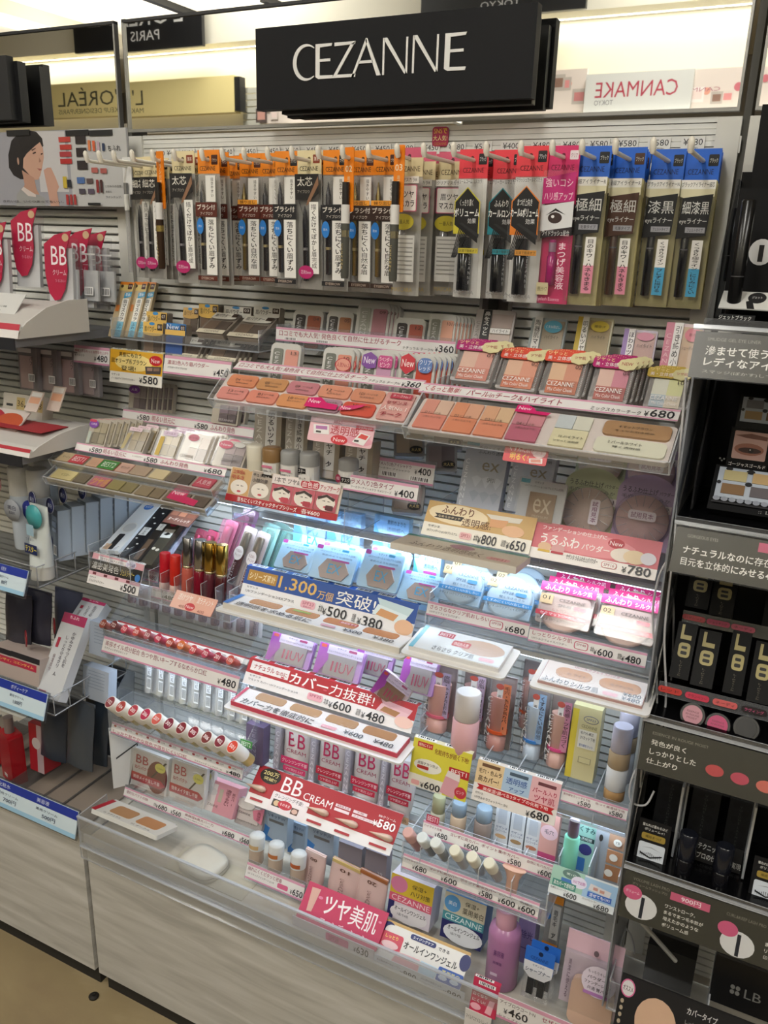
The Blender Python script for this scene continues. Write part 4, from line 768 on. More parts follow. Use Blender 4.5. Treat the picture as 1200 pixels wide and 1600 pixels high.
etray('upper tier of eyeshadow testers with BEST1 and BEST2 tags', (98, 704), (346, 746), (88, 721), -.176, -.2, [(.02, .10, 'c9b48e'), (.11, .2, 'a89880'), (.22, .29, 'c9a084'), (.3, .4, 'a8765c'), (.41, .49, 'cfa898'), (.5, .6, 'b09a84'), (.62, .71, 'd2c29a'), (.72, .78, '6a5e50'), (.79, .86, '4f463e'), (.88, .98, 'c04a5e')],
      [('r', 'c03040', .10, .15, .2, .9), ('T', 'f6e8e8', 'BEST1', .115, .3, .19, .72), ('r', '3f8a3c', .295, .15, .4, .9), ('T', 'eef4e8', 'BEST2', .31, .3, .39, .72), ('t', '5a5040', 'ベージュ', .04, .4, .09, .6), ('t', '5a5040', 'ピンク', .43, .4, .48, .6), ('t', 'f4d8dc', '人気色', .895, .3, .97, .7)])
etray('lower tier of eyeshadow testers with a magenta New tab', (89, 729), (337, 776), (80, 747), -.196, -.22, [(.02, .16, 'cfc088'), (.17, .25, '6f6450'), (.27, .38, 'b86a80'), (.39, .47, '8f8452'), (.48, .55, '857a52'), (.57, .65, '8a7a5e'), (.66, .72, '7e6e54'), (.74, .87, '6f5c4a'), (.89, .98, '584a3e')],
      [('T', 'd8a83a', 'ツヤ感', .28, .2, .38, .85), ('t', '5a5030', 'イエロー', .07, .4, .13, .62), ('p', 'cf2060', [(.755, -.1), (.81, -.22), (.85, .0), (.85, .35), (.93, .5), (.93, .95), (.755, .72)]), ('t', 'f8e4ec', 'New', .765, .02, .835, .36)])
# ---- centre column: stick testers, two colour eyeshadows
def stickbox(label, f, stripe, word, n=0):
    t = thing('stick_carton', label, 'makeup carton', f.loc, f.rot, 'stick makeup cartons'); W, H = f.W, f.H
    MB().box(0, W, 0, .022, 0, H, mat('a89c8a', .35)).build('carton', t)
    printing(t, W, H, [('r', 'b8b0a4', 0, 0, .4, 1), ('v', 'e9e6e0', 'CEZANNE', .06, .08, .3, .9), ('r', 'e6e4e0', .42, .02, .82, .8), ('v', '3a3636', word, .5, .06, .74, .72), ('r', stripe, .42, .82, .82, .98)]); return t
stickbox('beige stick highlighter carton with white strip', FT((399, 636), (441, 642), -.10, .085, 6), 'c8a84a', '明るいツヤ肌')
stickbox('dark stick shading carton with white strip', FT((448, 642), (483, 647), -.10, .085, 6), 'c04a70', '引き締め小顔')
stickbox('stick blush carton behind the pink hanging card', FT((490, 676), (532, 684), -.12, .06, 6), 'c9c0b8', 'ツヤチーク')
stickbox('stick blush carton at the right behind the tester caps', FT((541, 684), (584, 692), -.12, .06, 6), 'c9c0b8', 'ツヤチーク')
def stick(label, px, py_t, py_b, Y, r, cap, body, ops):
    a = P(px, py_t, Y); b = P(px, py_b, Y); h = a.z-b.z+.012; t = thing('tester_stick', label, 'tester', (a.x, Y, a.z-h), group='stick testers in front of the cartons')
    MB().lathe([(r*.98, 0), (r, .001), (r, h*.62)], mat(body, .35), 20).build('barrel', t)
    MB().lathe([(r*1.02, h*.62), (r*1.02, h-.003), (r*.9, h-.0008), (r*.6, h)], mat(cap, .3), 20).build('cap', t)
    W = r*1.5; m = MB()
    for i in range(8):
        a0, a1 = [math.radians(-90-56+14*k) for k in (i, i+1)]; m.face([(1.03*r*math.cos(a0), 1.03*r*math.sin(a0), h*.1), (1.03*r*math.cos(a1), 1.03*r*math.sin(a1), h*.1), (1.03*r*math.cos(a1), 1.03*r*math.sin(a1), h*.6), (1.03*r*math.cos(a0), 1.03*r*math.sin(a0), h*.6)], mat('e4e2de', .4))
    if ops: m.build('label', t); printing(t, W, h*.5, ops, -r*1.05, x0=-W/2, z0=h*.1)
stick('plain cream tester stick at the left of the stick row', 399, 694, 742, -.145, .0125, 'dcd6c4', 'd8d2c0', None)
stick('tester stick with a brown cap', 425, 698, 742, -.145, .0135, '8a6a44', 'c9c2b4', [('r', '2a2624', .1, .6, .95, .95), ('t', 'e8e4e0', 'テスター', .2, .68, .9, .88), ('r', 'd07a94', .1, .1, .95, .24), ('t', '4a4444', '立体感&小顔', .1, .34, .9, .46)])
stick('tester stick with a grey cap and pink label', 454, 703, 744, -.145, .0135, '9a9a98', 'c9c6c2', [('r', '2a2624', .1, .7, .8, .98), ('t', 'e8e4e0', 'スター', .15, .75, .75, .93), ('r', 'cf6a8a', .1, .2, .95, .34), ('t', '4a4444', '血色感アップ', .1, .46, .9, .58)])
stick('tester stick with a grey cap and black label', 484, 706, 746, -.145, .0135, '9a9a98', 'd0ccc8', [('r', '1f1c1c', .0, .05, .6, .36), ('t', 'e8e4e0', 'スター', .05, .1, .55, .3), ('r', 'dedad6', .05, .45, .95, .95), ('t', '4a4444', 'チーク', .1, .55, .6, .8)])
stick('tester stick numbered 03 standing apart on the right', 545, 716, 747, -.145, .0135, '9a9a98', 'c9c6c2', [('c', '9a3050', .1, .5, .2, .3), ('t', 'f0dce2', '03', .0, .38, .2, .6), ('r', '1f1c1c', .32, .35, 1, .75), ('t', 'e8e4e0', 'テスタ', .38, .42, .96, .68)])
f = Fr((362.5, 739.5), (537, 746.5), (352, 792), -.156, -.175)
cols = ['c9a06a', 'a89a8c', 'c05a68', 'c4606c', 'b85a66']; ops = [('r', 'b32a32', 0, .8, 1, 1)]
for i in range(5):
    u = .01+.195*i; ops += [('r', cols[i], u, .02, u+.19, .79), ('c', 'e8dfd4', u+.095, .56, .08, .22)]
    ops += [('p', '4a3f3a', [(u+.06, .52), (u+.09, .50), (u+.09, .53)]), ('p', '4a3f3a', [(u+.11, .50), (u+.14, .52), (u+.11, .53)]), ('c', 'c84a5a', u+.1, .68, .018, .03)]
    if i > 1: ops += [('p', '3a2a26', [(u+.02, .42), (u+.095, .33), (u+.17, .42), (u+.16, .5), (u+.095, .4), (u+.03, .5)]), ('r', ('c04050', 'b03a48', '5a2a30')[i-2], u+.1, .62, u+.165, .76, .2)]
ops += [('T', 'b02a30', '立体感&', .03, .07, .14, .19), ('T', 'b02a30', '明るさ', .03, .23, .14, .35), ('T', '3a3030', 'キュッと', .22, .07, .33, .18), ('T', '3a3030', '小顔効果', .22, .22, .36, .34), ('r', 'e2d6d2', .395, .02, .985, .28), ('T', '3a2a2a', '1本で ツヤ&', .42, .07, .64, .23), ('r', 'b52a3a', .65, .03, .81, .26, .4), ('T', 'f8e6e6', '血色感', .66, .07, .8, .23), ('T', 'a83040', 'アップチーク', .82, .08, .98, .23), ('T', 'f8f0ee', '落ちにくい!スティックタイプシリーズ', .12, .84, .66, .97), ('T', 'f8f0ee', '各¥600', .7, .83, .86, .97)]
card('pop_sign', 'wide red and beige stick makeup sign with five face drawings', 'sign', f, 'd8c8b8', ops, .0012, 'shelf signs', rad=.002)
def pricelabel(label, f, ops, group='pink edged price strips'): return strip(label, f, ops, group)
pricelabel('price strip for glitter two colour eyeshadow, upper one', Fr((586, 712), (679, 728), (584.5, 744), -.10, -.105), [('t', '7a3a5a', 'ラメ入り2色アイシャドウ', .05, .18, .62, .36), ('t', '3a3a3a', 'ツーカラー アイシャドウ', .05, .44, .6, .54), ('b', .12, .62, .4, .86), ('b', .6, .66, .95, .88)]+yen(.68, .22, .95, .56, '400'))
pricelabel('price strip for glitter two colour eyeshadow, lower one', Fr((538, 746), (653.5, 752), (537, 771), -.155, -.16), [('t', '8a2a4a', 'ラメ入り2色タイプ', .1, .2, .68, .56), ('t', '3a3a3a', 'ツーカラーアイシャドウ ラメシリーズ', .1, .64, .66, .8)]+yen(.7, .4, .96, .86, '400'))
def wedge(label, px, py, Y, s, c1, c2, rz):
    p = P(px, py, Y); t = thing('eyeshadow_case', label, 'eyeshadow', p, (-.7, 0, rz), 'two colour eyeshadow cases')
    MB().prism(rrect(-s/2, 0, s/2, s, s*.1), .003, .012, mat('8a8684', .4)).build('base', t)
    MB().box(-s*.42, 0, .0015, .003, s*.12, s*.88, mat(c1, .6)).build('powder_pan', t); MB().box(.0, s*.42, .0015, .003, s*.12, s*.88, mat(c2, .6)).build('powder_pan', t)
    MB().prism(rrect(-s/2, 0, s/2, s, s*.1), 0, .0012, PET).build('clear_lid', t); printing(t, s, s, [('c', '1a1a1c', .72, .78, .22, .14), ('t', 'c8b070', '大人気', .56, .72, .88, .84)], -.0002, x0=-s/2)
wedge('clear two colour eyeshadow case lying behind the upper price strip', 640, 712, -.08, .042, 'b8a488', '9a8a72', .5)
wedge('clear two colour eyeshadow case with round black sticker at the right', 690, 735, -.08, .042, '8a7a78', '6a5c5c', .45)
wedge('two colour eyeshadow case showing below the lower price strip', 635, 800, -.13, .042, 'a89a90', '8a7a76', .3)
wedge('two colour eyeshadow case at the far back right of its tray', 700, 700, -.05, .04, '9a8a8a', '7a6c6c', .4)
shelf('clear acrylic tray for sticks and two colour eyeshadows', .30, .597, -.158, -.04, .985, .045, .02, (.42, .62))
# ---- right column: foundation cartons and loose powders
def carton(name, label, cat, f, D, col, ops, group=None, rough=.4, side=None):
    t = thing(name, label, cat, f.loc, f.rot, group)
    MB().box(0, f.W, 0, D, 0, f.H, mat(col, rough)).build('carton', t); printing(t, f.W, f.H, ops); return t
EX = [('v', 'e0e4ec', 'CEZANNE', .04, .25, .14, .95), ('t', '4a5058', '毛穴・くすみ', .3, .03, .9, .08), ('t', '4a5058', 'ふんわり透明', .3, .1, .9, .15)]+[('p', c, [(.25+.24*i, .3+.22*j), (.37+.24*i, .26+.22*j), (.49+.24*i, .3+.22*j), (.37+.24*i, .44+.22*j)]) for i in range(3) for j, c in enumerate(('aab2c2', 'c0c6d2', 'a4acbc'))]+[('r', '3a9ab0', .0, .0, .3, .045), ('T', '8a8272', 'ex', .45, .27, .85, .4), ('t', '4a4e58', 'SPF31', .62, .5, .8, .56)]
carton('foundation_carton', 'silver patterned foundation carton marked ex on the left', 'carton', Fr((731, 690), (797, 699), (700, 790), -.095, -.125), .016, 'b0b6c4', EX, 'silver foundation cartons')
carton('foundation_carton', 'silver patterned foundation carton marked ex half behind the refill', 'carton', Fr((806, 703), (871, 713), (782, 795), -.085, -.115), .016, 'b0b6c4', EX, 'silver foundation cartons')
f = Fr((816, 746), (887, 758), (794, 806), -.118, -.138); t = thing('refill_pouch', 'clear refill pouch with a bronze square marked ex', 'refill', f.loc, f.rot)
MB().prism(rrect(0, 0, f.W, f.H, .003), .001, .006, mat('b9bcc2', .4)).build('card', t)
MB().box(f.W*.24, f.W*.82, -.001, .001, 0, f.H*.7, mat('8f6f4e', .45)).build('powder_cake', t); MB().prism(rrect(-.002, -.002, f.W+.002, f.H+.002, .003), -.0028, -.002, FILM).build('film', t)
printing(t, f.W, f.H, [('r', '3a9ab4', .0, .0, .2, .1), ('t', '3a3a3e', 'セザンヌ', .3, .03, .5, .09), ('t', '3a3a3e', 'UVファンデーションEXプレミアム(詰替)', .1, .13, .95, .2), ('T', 'c9b496', 'ex', .36, .45, .74, .8), ('t', 'c0ab8c', 'PREMIUM', .38, .86, .72, .93)], -.0011)
def powder(label, px, py, Y, r, archc, jarc, word, num, sticker):
    p = P(px, py, Y); t = thing('loose_powder_pack', label, 'loose powder', (p.x, Y, p.z-r), (-.30, 0, 0), 'loose powder packs')
    W = r*2.05; H = r*2.7
    MB().prism([(-W/2, 0), (W/2, 0), (W/2, H*.72)]+ell(0, H*.72, W/2, H*.26, 14, 0, 180)[1:-1]+[(-W/2, H*.72)], .016, .0172, mat(archc, .4)).build('backing_card', t)
    printing(t, W, H, [('t', '40384a', 'うるふわ仕上げ', .08, .20, .68, .28), ('t', '40384a', 'パウダー', .7, .22, .94, .27), ('t', '5a5464', '毛穴レスなめらか', .08, .31, .9, .36), ('r', 'dcd6dc', .74, .4, .94, .5), ('t', '4a4450', num, .78, .42, .9, .48)], .016, x0=-W/2)
    MB().lathe([(r, .015), (r, .006), (r*.97, .003), (r*.7, -.001), (r*.2, -.002)], PET, 32, (0, 0, r), 'y').build('clear_lid', t)
    MB().lathe([(r*.9, .014), (r*.9, .006), (r*.2, .004)], mat(jarc, .6), 32, (0, 0, r), 'y').build('powder', t)
    g = MB()
    for k in range(16):
        a = 2*math.pi*k/16; g.tube([(r*.5*math.cos(a), -.0005, r+r*.5*math.sin(a)), (r*.9*math.cos(a), .0028, r+r*.9*math.sin(a))], .0004, EDGE, 4)
    g.build('rib_pattern', t)
    if sticker == 'v': printing(t, r*.34, r*.9, [('r', 'ddd4e0', 0, 0, 1, 1, .2), ('v', '7a3a6a', '試用見本', .2, .08, .8, .92)], -.0028, x0=r*.12, z0=r*.6)
    else: printing(t, r*.95, r*.34, [('r', 'ddd4e0', 0, 0, 1, 1, .3), ('t', '7a3a6a', '試用見本', .1, .2, .9, .8)], -.0028, x0=-r*.45, z0=r*1.0)
    return t
powder('loose powder jar on a sage green card', 913, 802, -.115, .034, 'b4bc9c', 'd2bfb6', 0, '01', 'v')
powder('loose powder jar on a lilac card', 999, 815, -.115, .034, 'b09cc0', 'cfb2b4', 0, '02', 'h')
powder('loose powder pack behind the sage green one', 934, 722, -.06, .031, 'b4bc9c', 'd2c9b6', 0, '01', 'h')
powder('loose powder pack behind the lilac one', 1014, 738, -.06, .031, 'b09cc0', 'cfb2b4', 0, '02', 'h')
card('pop_sign', 'gold foundation sign reading 800 and 650 yen', 'sign', Fr((672, 779), (840, 812), (657, 832), -.139, -.165), 'ece6da', [('r', 'c9a468', 0, 0, 1, .62), ('c', 'ead8b4', .3, .3, .28, .28), ('T', '6a3a1c', 'ふんわり', .14, .07, .44, .3), ('p', '2a2320', [(.08, .33), (.36, .33), (.34, .46), (.08, .46), (.11, .4)]), ('t', 'e0ccaa', 'なめらかタッチ', .12, .365, .33, .435), ('T', '5a3018', '透明感!', .35, .34, .62, .57), ('p', 'd9d2c4', [(.55, .12), (.88, .1), (.86, .24), (.62, .28)]), ('p', 'd8a070', [(.6, .24), (.76, .22), (.74, .44), (.6, .46)]), ('c', 'e2b48c', .82, .48, .1, .16), ('t', '3a3a3a', 'セザンヌ', .05, .68, .16, .75), ('t', '3a3a3a', 'UVファンデーションEXプレミアム', .05, .8, .34, .88), ('r', 'e6b8b8', .36, .74, .47, .93, .3), ('t', 'a83a48', 'SPF31', .375, .78, .455, .88), ('t', '2a2a2e', '本体', .49, .74, .53, .93)]+yen(.53, .7, .7, .97, '800')+[('t', '2a2a2e', '詰替', .745, .74, .785, .93)]+yen(.79, .7, .96, .97, '650'), .0012, 'shelf signs')
card('pop_sign', 'pink powder sign reading 780 yen with a red New dot', 'sign', Fr((840, 812), (1036, 849), (832, 869), -.137, -.163), 'ece6e2', [('r', 'd06a74', 0, 0, 1, .72), ('c', 'e08a90', .45, .4, .38, .3), ('T', 'f6e6e6', 'ファンデーションの仕上げに', .06, .08, .58, .2), ('T', 'fbf2f0', 'うるふわ', .06, .3, .38, .58), ('T', 'f6e6e6', 'パウダー', .4, .38, .62, .56), ('c', 'b02030', .66, .25, .065, .13), ('t', 'f8e4e4', 'New', .61, .19, .71, .31), ('c', 'e0b894', .11, .66, .055, .12), ('r', 'd8b03a', .06, .74, .16, .8), ('c', 'd8a0a0', .22, .66, .055, .12), ('r', 'b82a3a', .17, .74, .27, .8), ('c', 'e8dcd0', .73, .52, .1, .18), ('c', 'e4cca8', .82, .52, .09, .18), ('c', 'dcd8e2', .92, .5, .06, .16), ('t', '3a3a3a', 'セザンヌ うるふわ仕上げパウダー', .3, .74, .55, .88), ('r', 'c04a5a', .58, .76, .7, .92, .4), ('r', 'ece6e2', .585, .77, .695, .91, .4), ('t', 'a03a48', 'SPF16', .6, .8, .68, .88)]+yen(.74, .73, .96, .96, '780'), .0012, 'shelf signs')
def plate(label, TL, TR, BL, yt, yb, col, ops, edge, th=.008, cells=(), holder=None, group='sloping tester plates'):
    f = Fr(TL, TR, BL, yt, yb); t = thing('tester_plate', label, 'tester plate', f.loc, f.rot, group); W, H = f.W, f.H
    MB().box(0, W, 0, th, 0, H, mat(edge, .45)).build('board', t)
    MB().box(.001, W-.001, -.0006, 0, .001, H-.001, mat(col, .45)).build('printed_sheet', t)
    for u0, v0, u1, v1, c, rd in cells: MB().prism(rrect(u0*W, (1-v1)*H, u1*W, (1-v0)*H, rd*min((u1-u0)*W, (v1-v0)*H)), -.0014, -.0006, mat(c, .75)).build('colour_cell', t)
    printing(t, W, H, ops, -.0014 if cells else -.0006)
    MB().box(0, W, -.0030, -.0020, 0, H, LENS).build('clear_cover', t)
    if holder: MB().prism(rrect(-.008, -.010, W+.010, H+.004, .006), th, th+.003, mat('e0dedc', .4)).build('holder', t)
    return t
shelf('clear acrylic tray under the silver cartons and loose powders', .602, .898, -.14, -.02, 1.0, .05, .02, (.5,))
plate('tester plate with a green edge under the gold sign', (640, 832), (829, 872), (626, 849), -.168, -.224, 'c9bfb0', [('r', '4a8a80', 0, 0, 1, .14), ('t', '5a4a44', 'ふんわり透明感続く', .12, .5, .7, .85), ('c', '9a6a80', .5, .35, .1, .18), ('r', 'd8a0a4', .74, .62, .92, .84, .4), ('t', 'a03a48', 'SPF31', .77, .66, .89, .8)], 'd2ccc2')
# ================================================================ middle bay: lit rows and the bottom drawer
# LED bars under the trays (the display's own lamps)
def led(label, x0, x1, y, z, e, tilt=25):
    t = thing('led_light_bar', label, 'light bar', ((x0+x1)/2, y, z), group='LED light bars under the trays'); W = x1-x0
    MB().box(-W/2, W/2, -.007, .007, .001, .008, mat('d0d4d8', .4)).build('housing', t); MB().box(-W/2+.004, W/2-.004, -.005, .005, -.001, .001, mat('dcecff', .4, 0, 3.0)).build('diffuser', t)
    l = bpy.data.lights.new('led_lamp', 'AREA'); l.shape = 'RECTANGLE'; l.size = W-.01; l.size_y = .012; l.energy = e; l.color = (.72, .87, 1.0)
    o = bpy.data.objects.new('led_lamp', l); COL.objects.link(o); o.parent = t; o.location = (0, 0, -.004); o.rotation_euler = (math.radians(tilt), 0, 0)
led('LED bar shining behind the light blue foundation cartons', .30, .598, -.085, .968, 0.306)
led('LED bar under the tray of silver cartons', .602, .898, -.10, .982, 0.134, 0)
led('LED bar above the lip gloss testers', .10, .298, -.10, .985, 0.140)
led('LED bar above the purple foundation packs', .30, .598, -.105, .838, 0.166, 0)
led('LED bar above the base makeup tubes', .602, .898, -.11, .86, 0.123, 0)
led('LED bar above the lip colour rods', .01, .298, -.10, .812, 0.112, 0)
led('LED bar above the BB cream tubes', .30, .598, -.11, .675, 0.101, 0)
led('LED bar above the concealers', .602, .898, -.12, .645, 0.094, 0)
led('LED bar above the packed lipsticks', .01, .298, -.10, .682, 0.122, 0)
led('LED bar above the drawer of BB compacts', .01, .298, -.06, .52, 0.079, 0)
led('LED bar above the foundation tubes in the drawer', .30, .598, -.07, .50, 0.108, 0)
# ---- row 3, left: gel liner packs, lip balms and glosses
def leanpack(label, TL, TR, BL, yt, yb, D, col, ops, group):
    f = Fr(TL, TR, BL, yt, yb); f.loc.x = P(*BL, yb).x; dx = f.pa.x-f.loc.x
    t = thing('liner_pack', label, 'eyeliner pack', f.loc, (f.rot[0], math.atan2(dx, f.H)*.9, 0), group); W, H = f.W, math.hypot(f.H, dx)
    MB().box(0, W, 0, D, 0, H, mat(col, .4)).build('carton', t); printing(t, W, H, ops); return t, W, H
GL = 'leaning gel eyeliner packs'
leanpack('white gel eyeliner pack with a blue round sticker', (218, 781), (247, 788), (155, 858), -.03, -.148, .008, 'dfe6ee', [('c', '3a78d0', .5, .12, .24, .06), ('t', 'e0ecf8', '新発売', .34, .1, .66, .14), ('c', 'e4e6e8', .5, .55, .36, .1), ('c', 'c8ccd2', .5, .55, .3, .085), ('r', '26262a', .3, .68, .62, .98, .2), ('r', 'c9a684', .1, .88, .4, .99)], GL)
leanpack('black gel eyeliner pack with white dots', (247, 788), (266, 792), (184, 868), -.035, -.148, .010, '1c1c20', [('c', 'e0e0de', .3+.4*(i % 2), .06+.1*i, .09, .012) for i in range(9)]+[('r', 'dcdcdc', .2, .45, .8, .6), ('v', '3a3a3a', 'ジェル', .36, .46, .64, .59)], GL)
leanpack('dark brown gel eyeliner pack between the black one and the beige one', (262, 794), (276, 798), (203, 874), -.04, -.148, .010, '2c2622', [('r', 'd0ccc4', .15, .3, .85, .42), ('v', '2c2622', 'ライナー', .34, .31, .66, .41), ('r', '6a5646', .2, .6, .8, .98)], GL)
leanpack('grey gold gel eyeliner pack with round windows', (272, 796), (292, 801), (216, 880), -.04, -.148, .010, '4a463c', [('T', 'd0ccc0', 'ジェル', .18, .14, .86, .2), ('c', 'b83050', .5, .26, .3, .05), ('r', 'd8d6d0', .12, .36, .9, .52), ('p', '1a1a1a', [(.25, .46), (.5, .42), (.78, .45), (.5, .475)]), ('c', 'd9d4c6', .3, .72, .14, .025), ('c', 'd9d4c6', .64, .74, .14, .025)], GL)
leanpack('pale folded gel eyeliner leaflet pack', (276, 795), (289, 801), (244, 878), -.02, -.125, .006, 'b4bcd4', [('r', '8f9ab8', .2, .1+.08*i, .8, .12+.08*i) for i in range(10)], GL)
card('pop_card', 'brown printed card leaning above the gel liners', 'pop card', Fr((272, 796), (312, 803), (292, 824), -.06, -.09), '6a4438', [('r', '8a5a48', .05, .1, .3, .4), ('r', 'a06a52', .35, .1, .6, .4), ('r', '7a4a3a', .66, .1, .95, .4), ('t', 'd8c8bc', 'ヌーディレッド', .1, .55, .9, .8)], group='pop cards')
card('price_card', 'black and white gel liner card reading 500 yen', 'price card', Fr((146, 861), (226, 885), (135, 908), -.152, -.172), 'e9e5e4', [('r', 'd8a0aa', 0, 0, 1, .2), ('r', 'e9e3e2', .12, .06, .66, .2), ('t', '4a3038', '1本でライン&アイカラー', .16, .09, .62, .17), ('r', '1e1a1a', 0, .2, 1, .58), ('T', 'f0ece6', '濃密美発色', .03, .26, .56, .5), ('T', 'd8c060', 'ジェルライナー', .6, .3, .86, .5), ('c', '3a78c0', .93, .46, .05, .12), ('c', 'e0dcea', .76, .1, .1, .14), ('t', '6a3a8a', 'SNSで話題', .69, .05, .84, .16), ('r', 'e0b4c0', 0, .58, 1, .7)]+[('r', '6a2a34', .08+.22*i, .6, .15+.22*i, .68, .2) for i in range(4)]+[('t', '4a4a4a', 'セザンヌ', .04, .74, .16, .8), ('t', '4a4a4a', 'ジェルアイライナー', .04, .84, .34, .92)]+yen(.66, .73, .95, .97, '500'), lip=.006, lipops=('dcdad8', 5), group='price cards')
strip('pink edged price strip reading 480 yen behind the red balms', Fr((226, 886), (249, 892), (223, 905), -.12, -.125), [('t', '8a3a50', 'ほんのり色づく', .1, .2, .9, .4)]+yen(.2, .5, .9, .86, '480'))
strip('pink edged price strip reading 480 yen below the red balms', Fr((238, 915), (276, 926), (236, 932), -.15, -.155), [('t', '8a3a50', 'ほんのり色づくリップ', .05, .2, .92, .38)]+yen(.42, .48, .95, .86, '480'))
def rod(name, label, cat, px, pt, pb, Y, r, segs, group, lean=6, n=18):
    """standing tube; segs: (fraction from the top, part name, hex, rough, metal, radius factor)"""
    a = P(px, pt, Y); b = P(px, pb, Y-(0)); h = (a.z-b.z); t = thing(name, label, cat, (a.x, Y-h*math.sin(math.radians(lean))*.5, b.z), (math.radians(-lean), 0, 0), group)
    z = h
    for fr, nm, c, ro, me_, k in segs:
        m = c if not isinstance(c, str) else mat(c, ro, me_)
        z1 = max(h*(1-fr), 0.0); e = min(.0012, (z-z1)*.2)
        MB().lathe([(r*k*.9, z1), (r*k, z1+e), (r*k, z-e), (r*k*.9, z)], m, n).build(nm, t); z = z1
    return t
rod('lip_balm', 'red tinted lip balm with silver band, left one', 'lip balm', 256, 864, 918, -.145, .0085, [(.80, 'cap', 'b81a28', .3, 0, 1), (1.0, 'base', 'd8b8b0', .4, 0, .98)], 'red lip balms')
rod('lip_balm', 'brighter red tinted lip balm, right one', 'lip balm', 272, 868, 923, -.145, .0085, [(.80, 'cap', 'c6281e', .3, 0, 1), (1.0, 'base', 'd8b8b0', .4, 0, .98)], 'red lip balms')
for lab, px, pt, pb, cap, body in (('lip gloss tester with silver cap and coral tube', 291, 840, 930, 'a9a9ae', 'b85a4c'), ('lip gloss tester with silver cap and crimson tube', 310, 844, 936, 'a9a9ae', '7a1226'), ('lip gloss tester with gold cap and plum tube', 326, 848, 940, 'b8974c', '5c2832'), ('lip gloss tester with gold cap and dark red tube', 344, 852, 946, 'c2a252', '4a1a1c')):
    rod('lip_gloss', lab, 'lip gloss', px, pt, pb, -.14, .0095, [(.46, 'cap', cap, .18, 1.0, 1.0), (.50, 'collar', 'cfc4a0', .25, .9, .9), (1.0, 'tube', body, .12, 0, .96)], 'lip gloss testers')
TP = clear('pink_blister', (.95, .72, .82), .06, .12, .12, (.9, .5, .65)); TG = clear('green_blister', (.75, .9, .88), .06, .12, .12, (.5, .75, .72))
def tint(label, px, py, Y, hc, col, body, drop, bl=PET):
    p = P(px, py, Y); t = thing('lip_tint_pack', label, 'lip tint pack', (p.x-.011, Y-.03, p.z-.085), (-.42, .16, 0), 'lip tint packs'); W, H = .023, .095
    MB().prism(rrect(0, 0, W, H, .004), .006, .0072, mat(hc, .4)).build('card', t)
    MB().lathe([(.0055, .004), (.0062, .006), (.0062, .05)], mat(body, .15), 14, (W/2, .001, 0)).build('tube', t); MB().lathe([(.0065, .05), (.0065, .084), (.005, .086)], mat(col, .3, .5), 14, (W/2, .001, 0)).build('cap', t)
    MB().prism(rrect(0, 0, W, H, .004), -.0065, -.0058, bl).build('blister', t)
    if drop: printing(t, W, H, [('c', 'ece8ec', .5, .46, .36, .12), ('t', '8a5a6a', 'うるおい', .26, .4, .74, .45), ('t', '8a5a6a', 'ティント', .26, .47, .74, .52), ('v', 'd8c8cc', 'CEZANNE', .4, .62, .6, .95)], -.0067)
for lab, px, py, Y, hc, col, body, drop, bl in (
    ('pink lip gloss pack with flower header, left of the group', 298, 826, -.06, 'd8507c', 'c83a66', 'c85a7a', 0, PET), ('pink lip gloss pack with flower header, second of the group', 316, 828, -.06, 'd8507c', 'c83a66', 'c06a7a', 0, PET), ('rose capped lip gloss in a pale pink blister', 345, 812, -.07, 'd888a4', 'c07a84', 'b86a74', 0, TP), ('rose capped lip gloss in a pale pink blister, higher up', 362, 803, -.05, 'd888b4', '8a5a6c', 'a85a74', 0, TP), ('lilac blister lip gloss pack at the back', 378, 796, -.03, 'c89ad0', 'a07aa8', 'a87a9c', 0, TP),
    ('lip tint pack with olive cap and white drop label, left', 374, 822, -.09, 'c8b8b8', '6a5a48', '5a1e2c', 1, PET), ('lip tint pack with olive cap and white drop label, right', 394, 830, -.10, 'c8b8b8', '6a5a48', '5c2030', 1, PET), ('dark capped lip tint pack with greenish blister', 410, 818, -.07, '9ac0bc', '4a4238', '5a2a30', 0, TG), ('dark capped lip tint pack with greenish blister at the back', 424, 816, -.05, '9ac0bc', '4a4238', '6a2a30', 0, TG), ('dark capped lip tint pack at the right end of the group', 440, 824, -.05, '9ac0bc', '4a4238', '5a2428', 0, TG)):
    tint(lab, px, py, Y, hc, col, body, drop, bl)
card('pop_card', 'coral lip tint card with a red New dot hanging in front of the glosses', 'pop card', Fr((277, 921), (341, 938), (258, 945), -.165, -.185), 'd98c7c', [('r', 'e4b4a4', 0, 0, .5, 1), ('r', 'e0a894', .5, 0, 1, 1), ('T', 'f6e8e0', '透けツヤ', .1, .12, .44, .5), ('T', 'f6e8e0', '潤うティント', .56, .12, .94, .48), ('c', 'c02430', .46, .76, .12, .22), ('t', 'f8e4e4', 'New', .37, .68, .55, .85), ('t', '8a3a34', '400', .2, .76, .34, .92), ('t', '8a3a34', '400', .66, .8, .82, .96)], group='pop cards', rad=.002)
shelf('clear acrylic bin of the gel liners', .008, .098, -.16, -.03, .838, .05, .03, (.28, .5, .75))
shelf('clear acrylic bin of the balms and glosses', .10, .296, -.165, -.03, .822, .05, .025, (.2, .32, .46, .58, .72, .86))
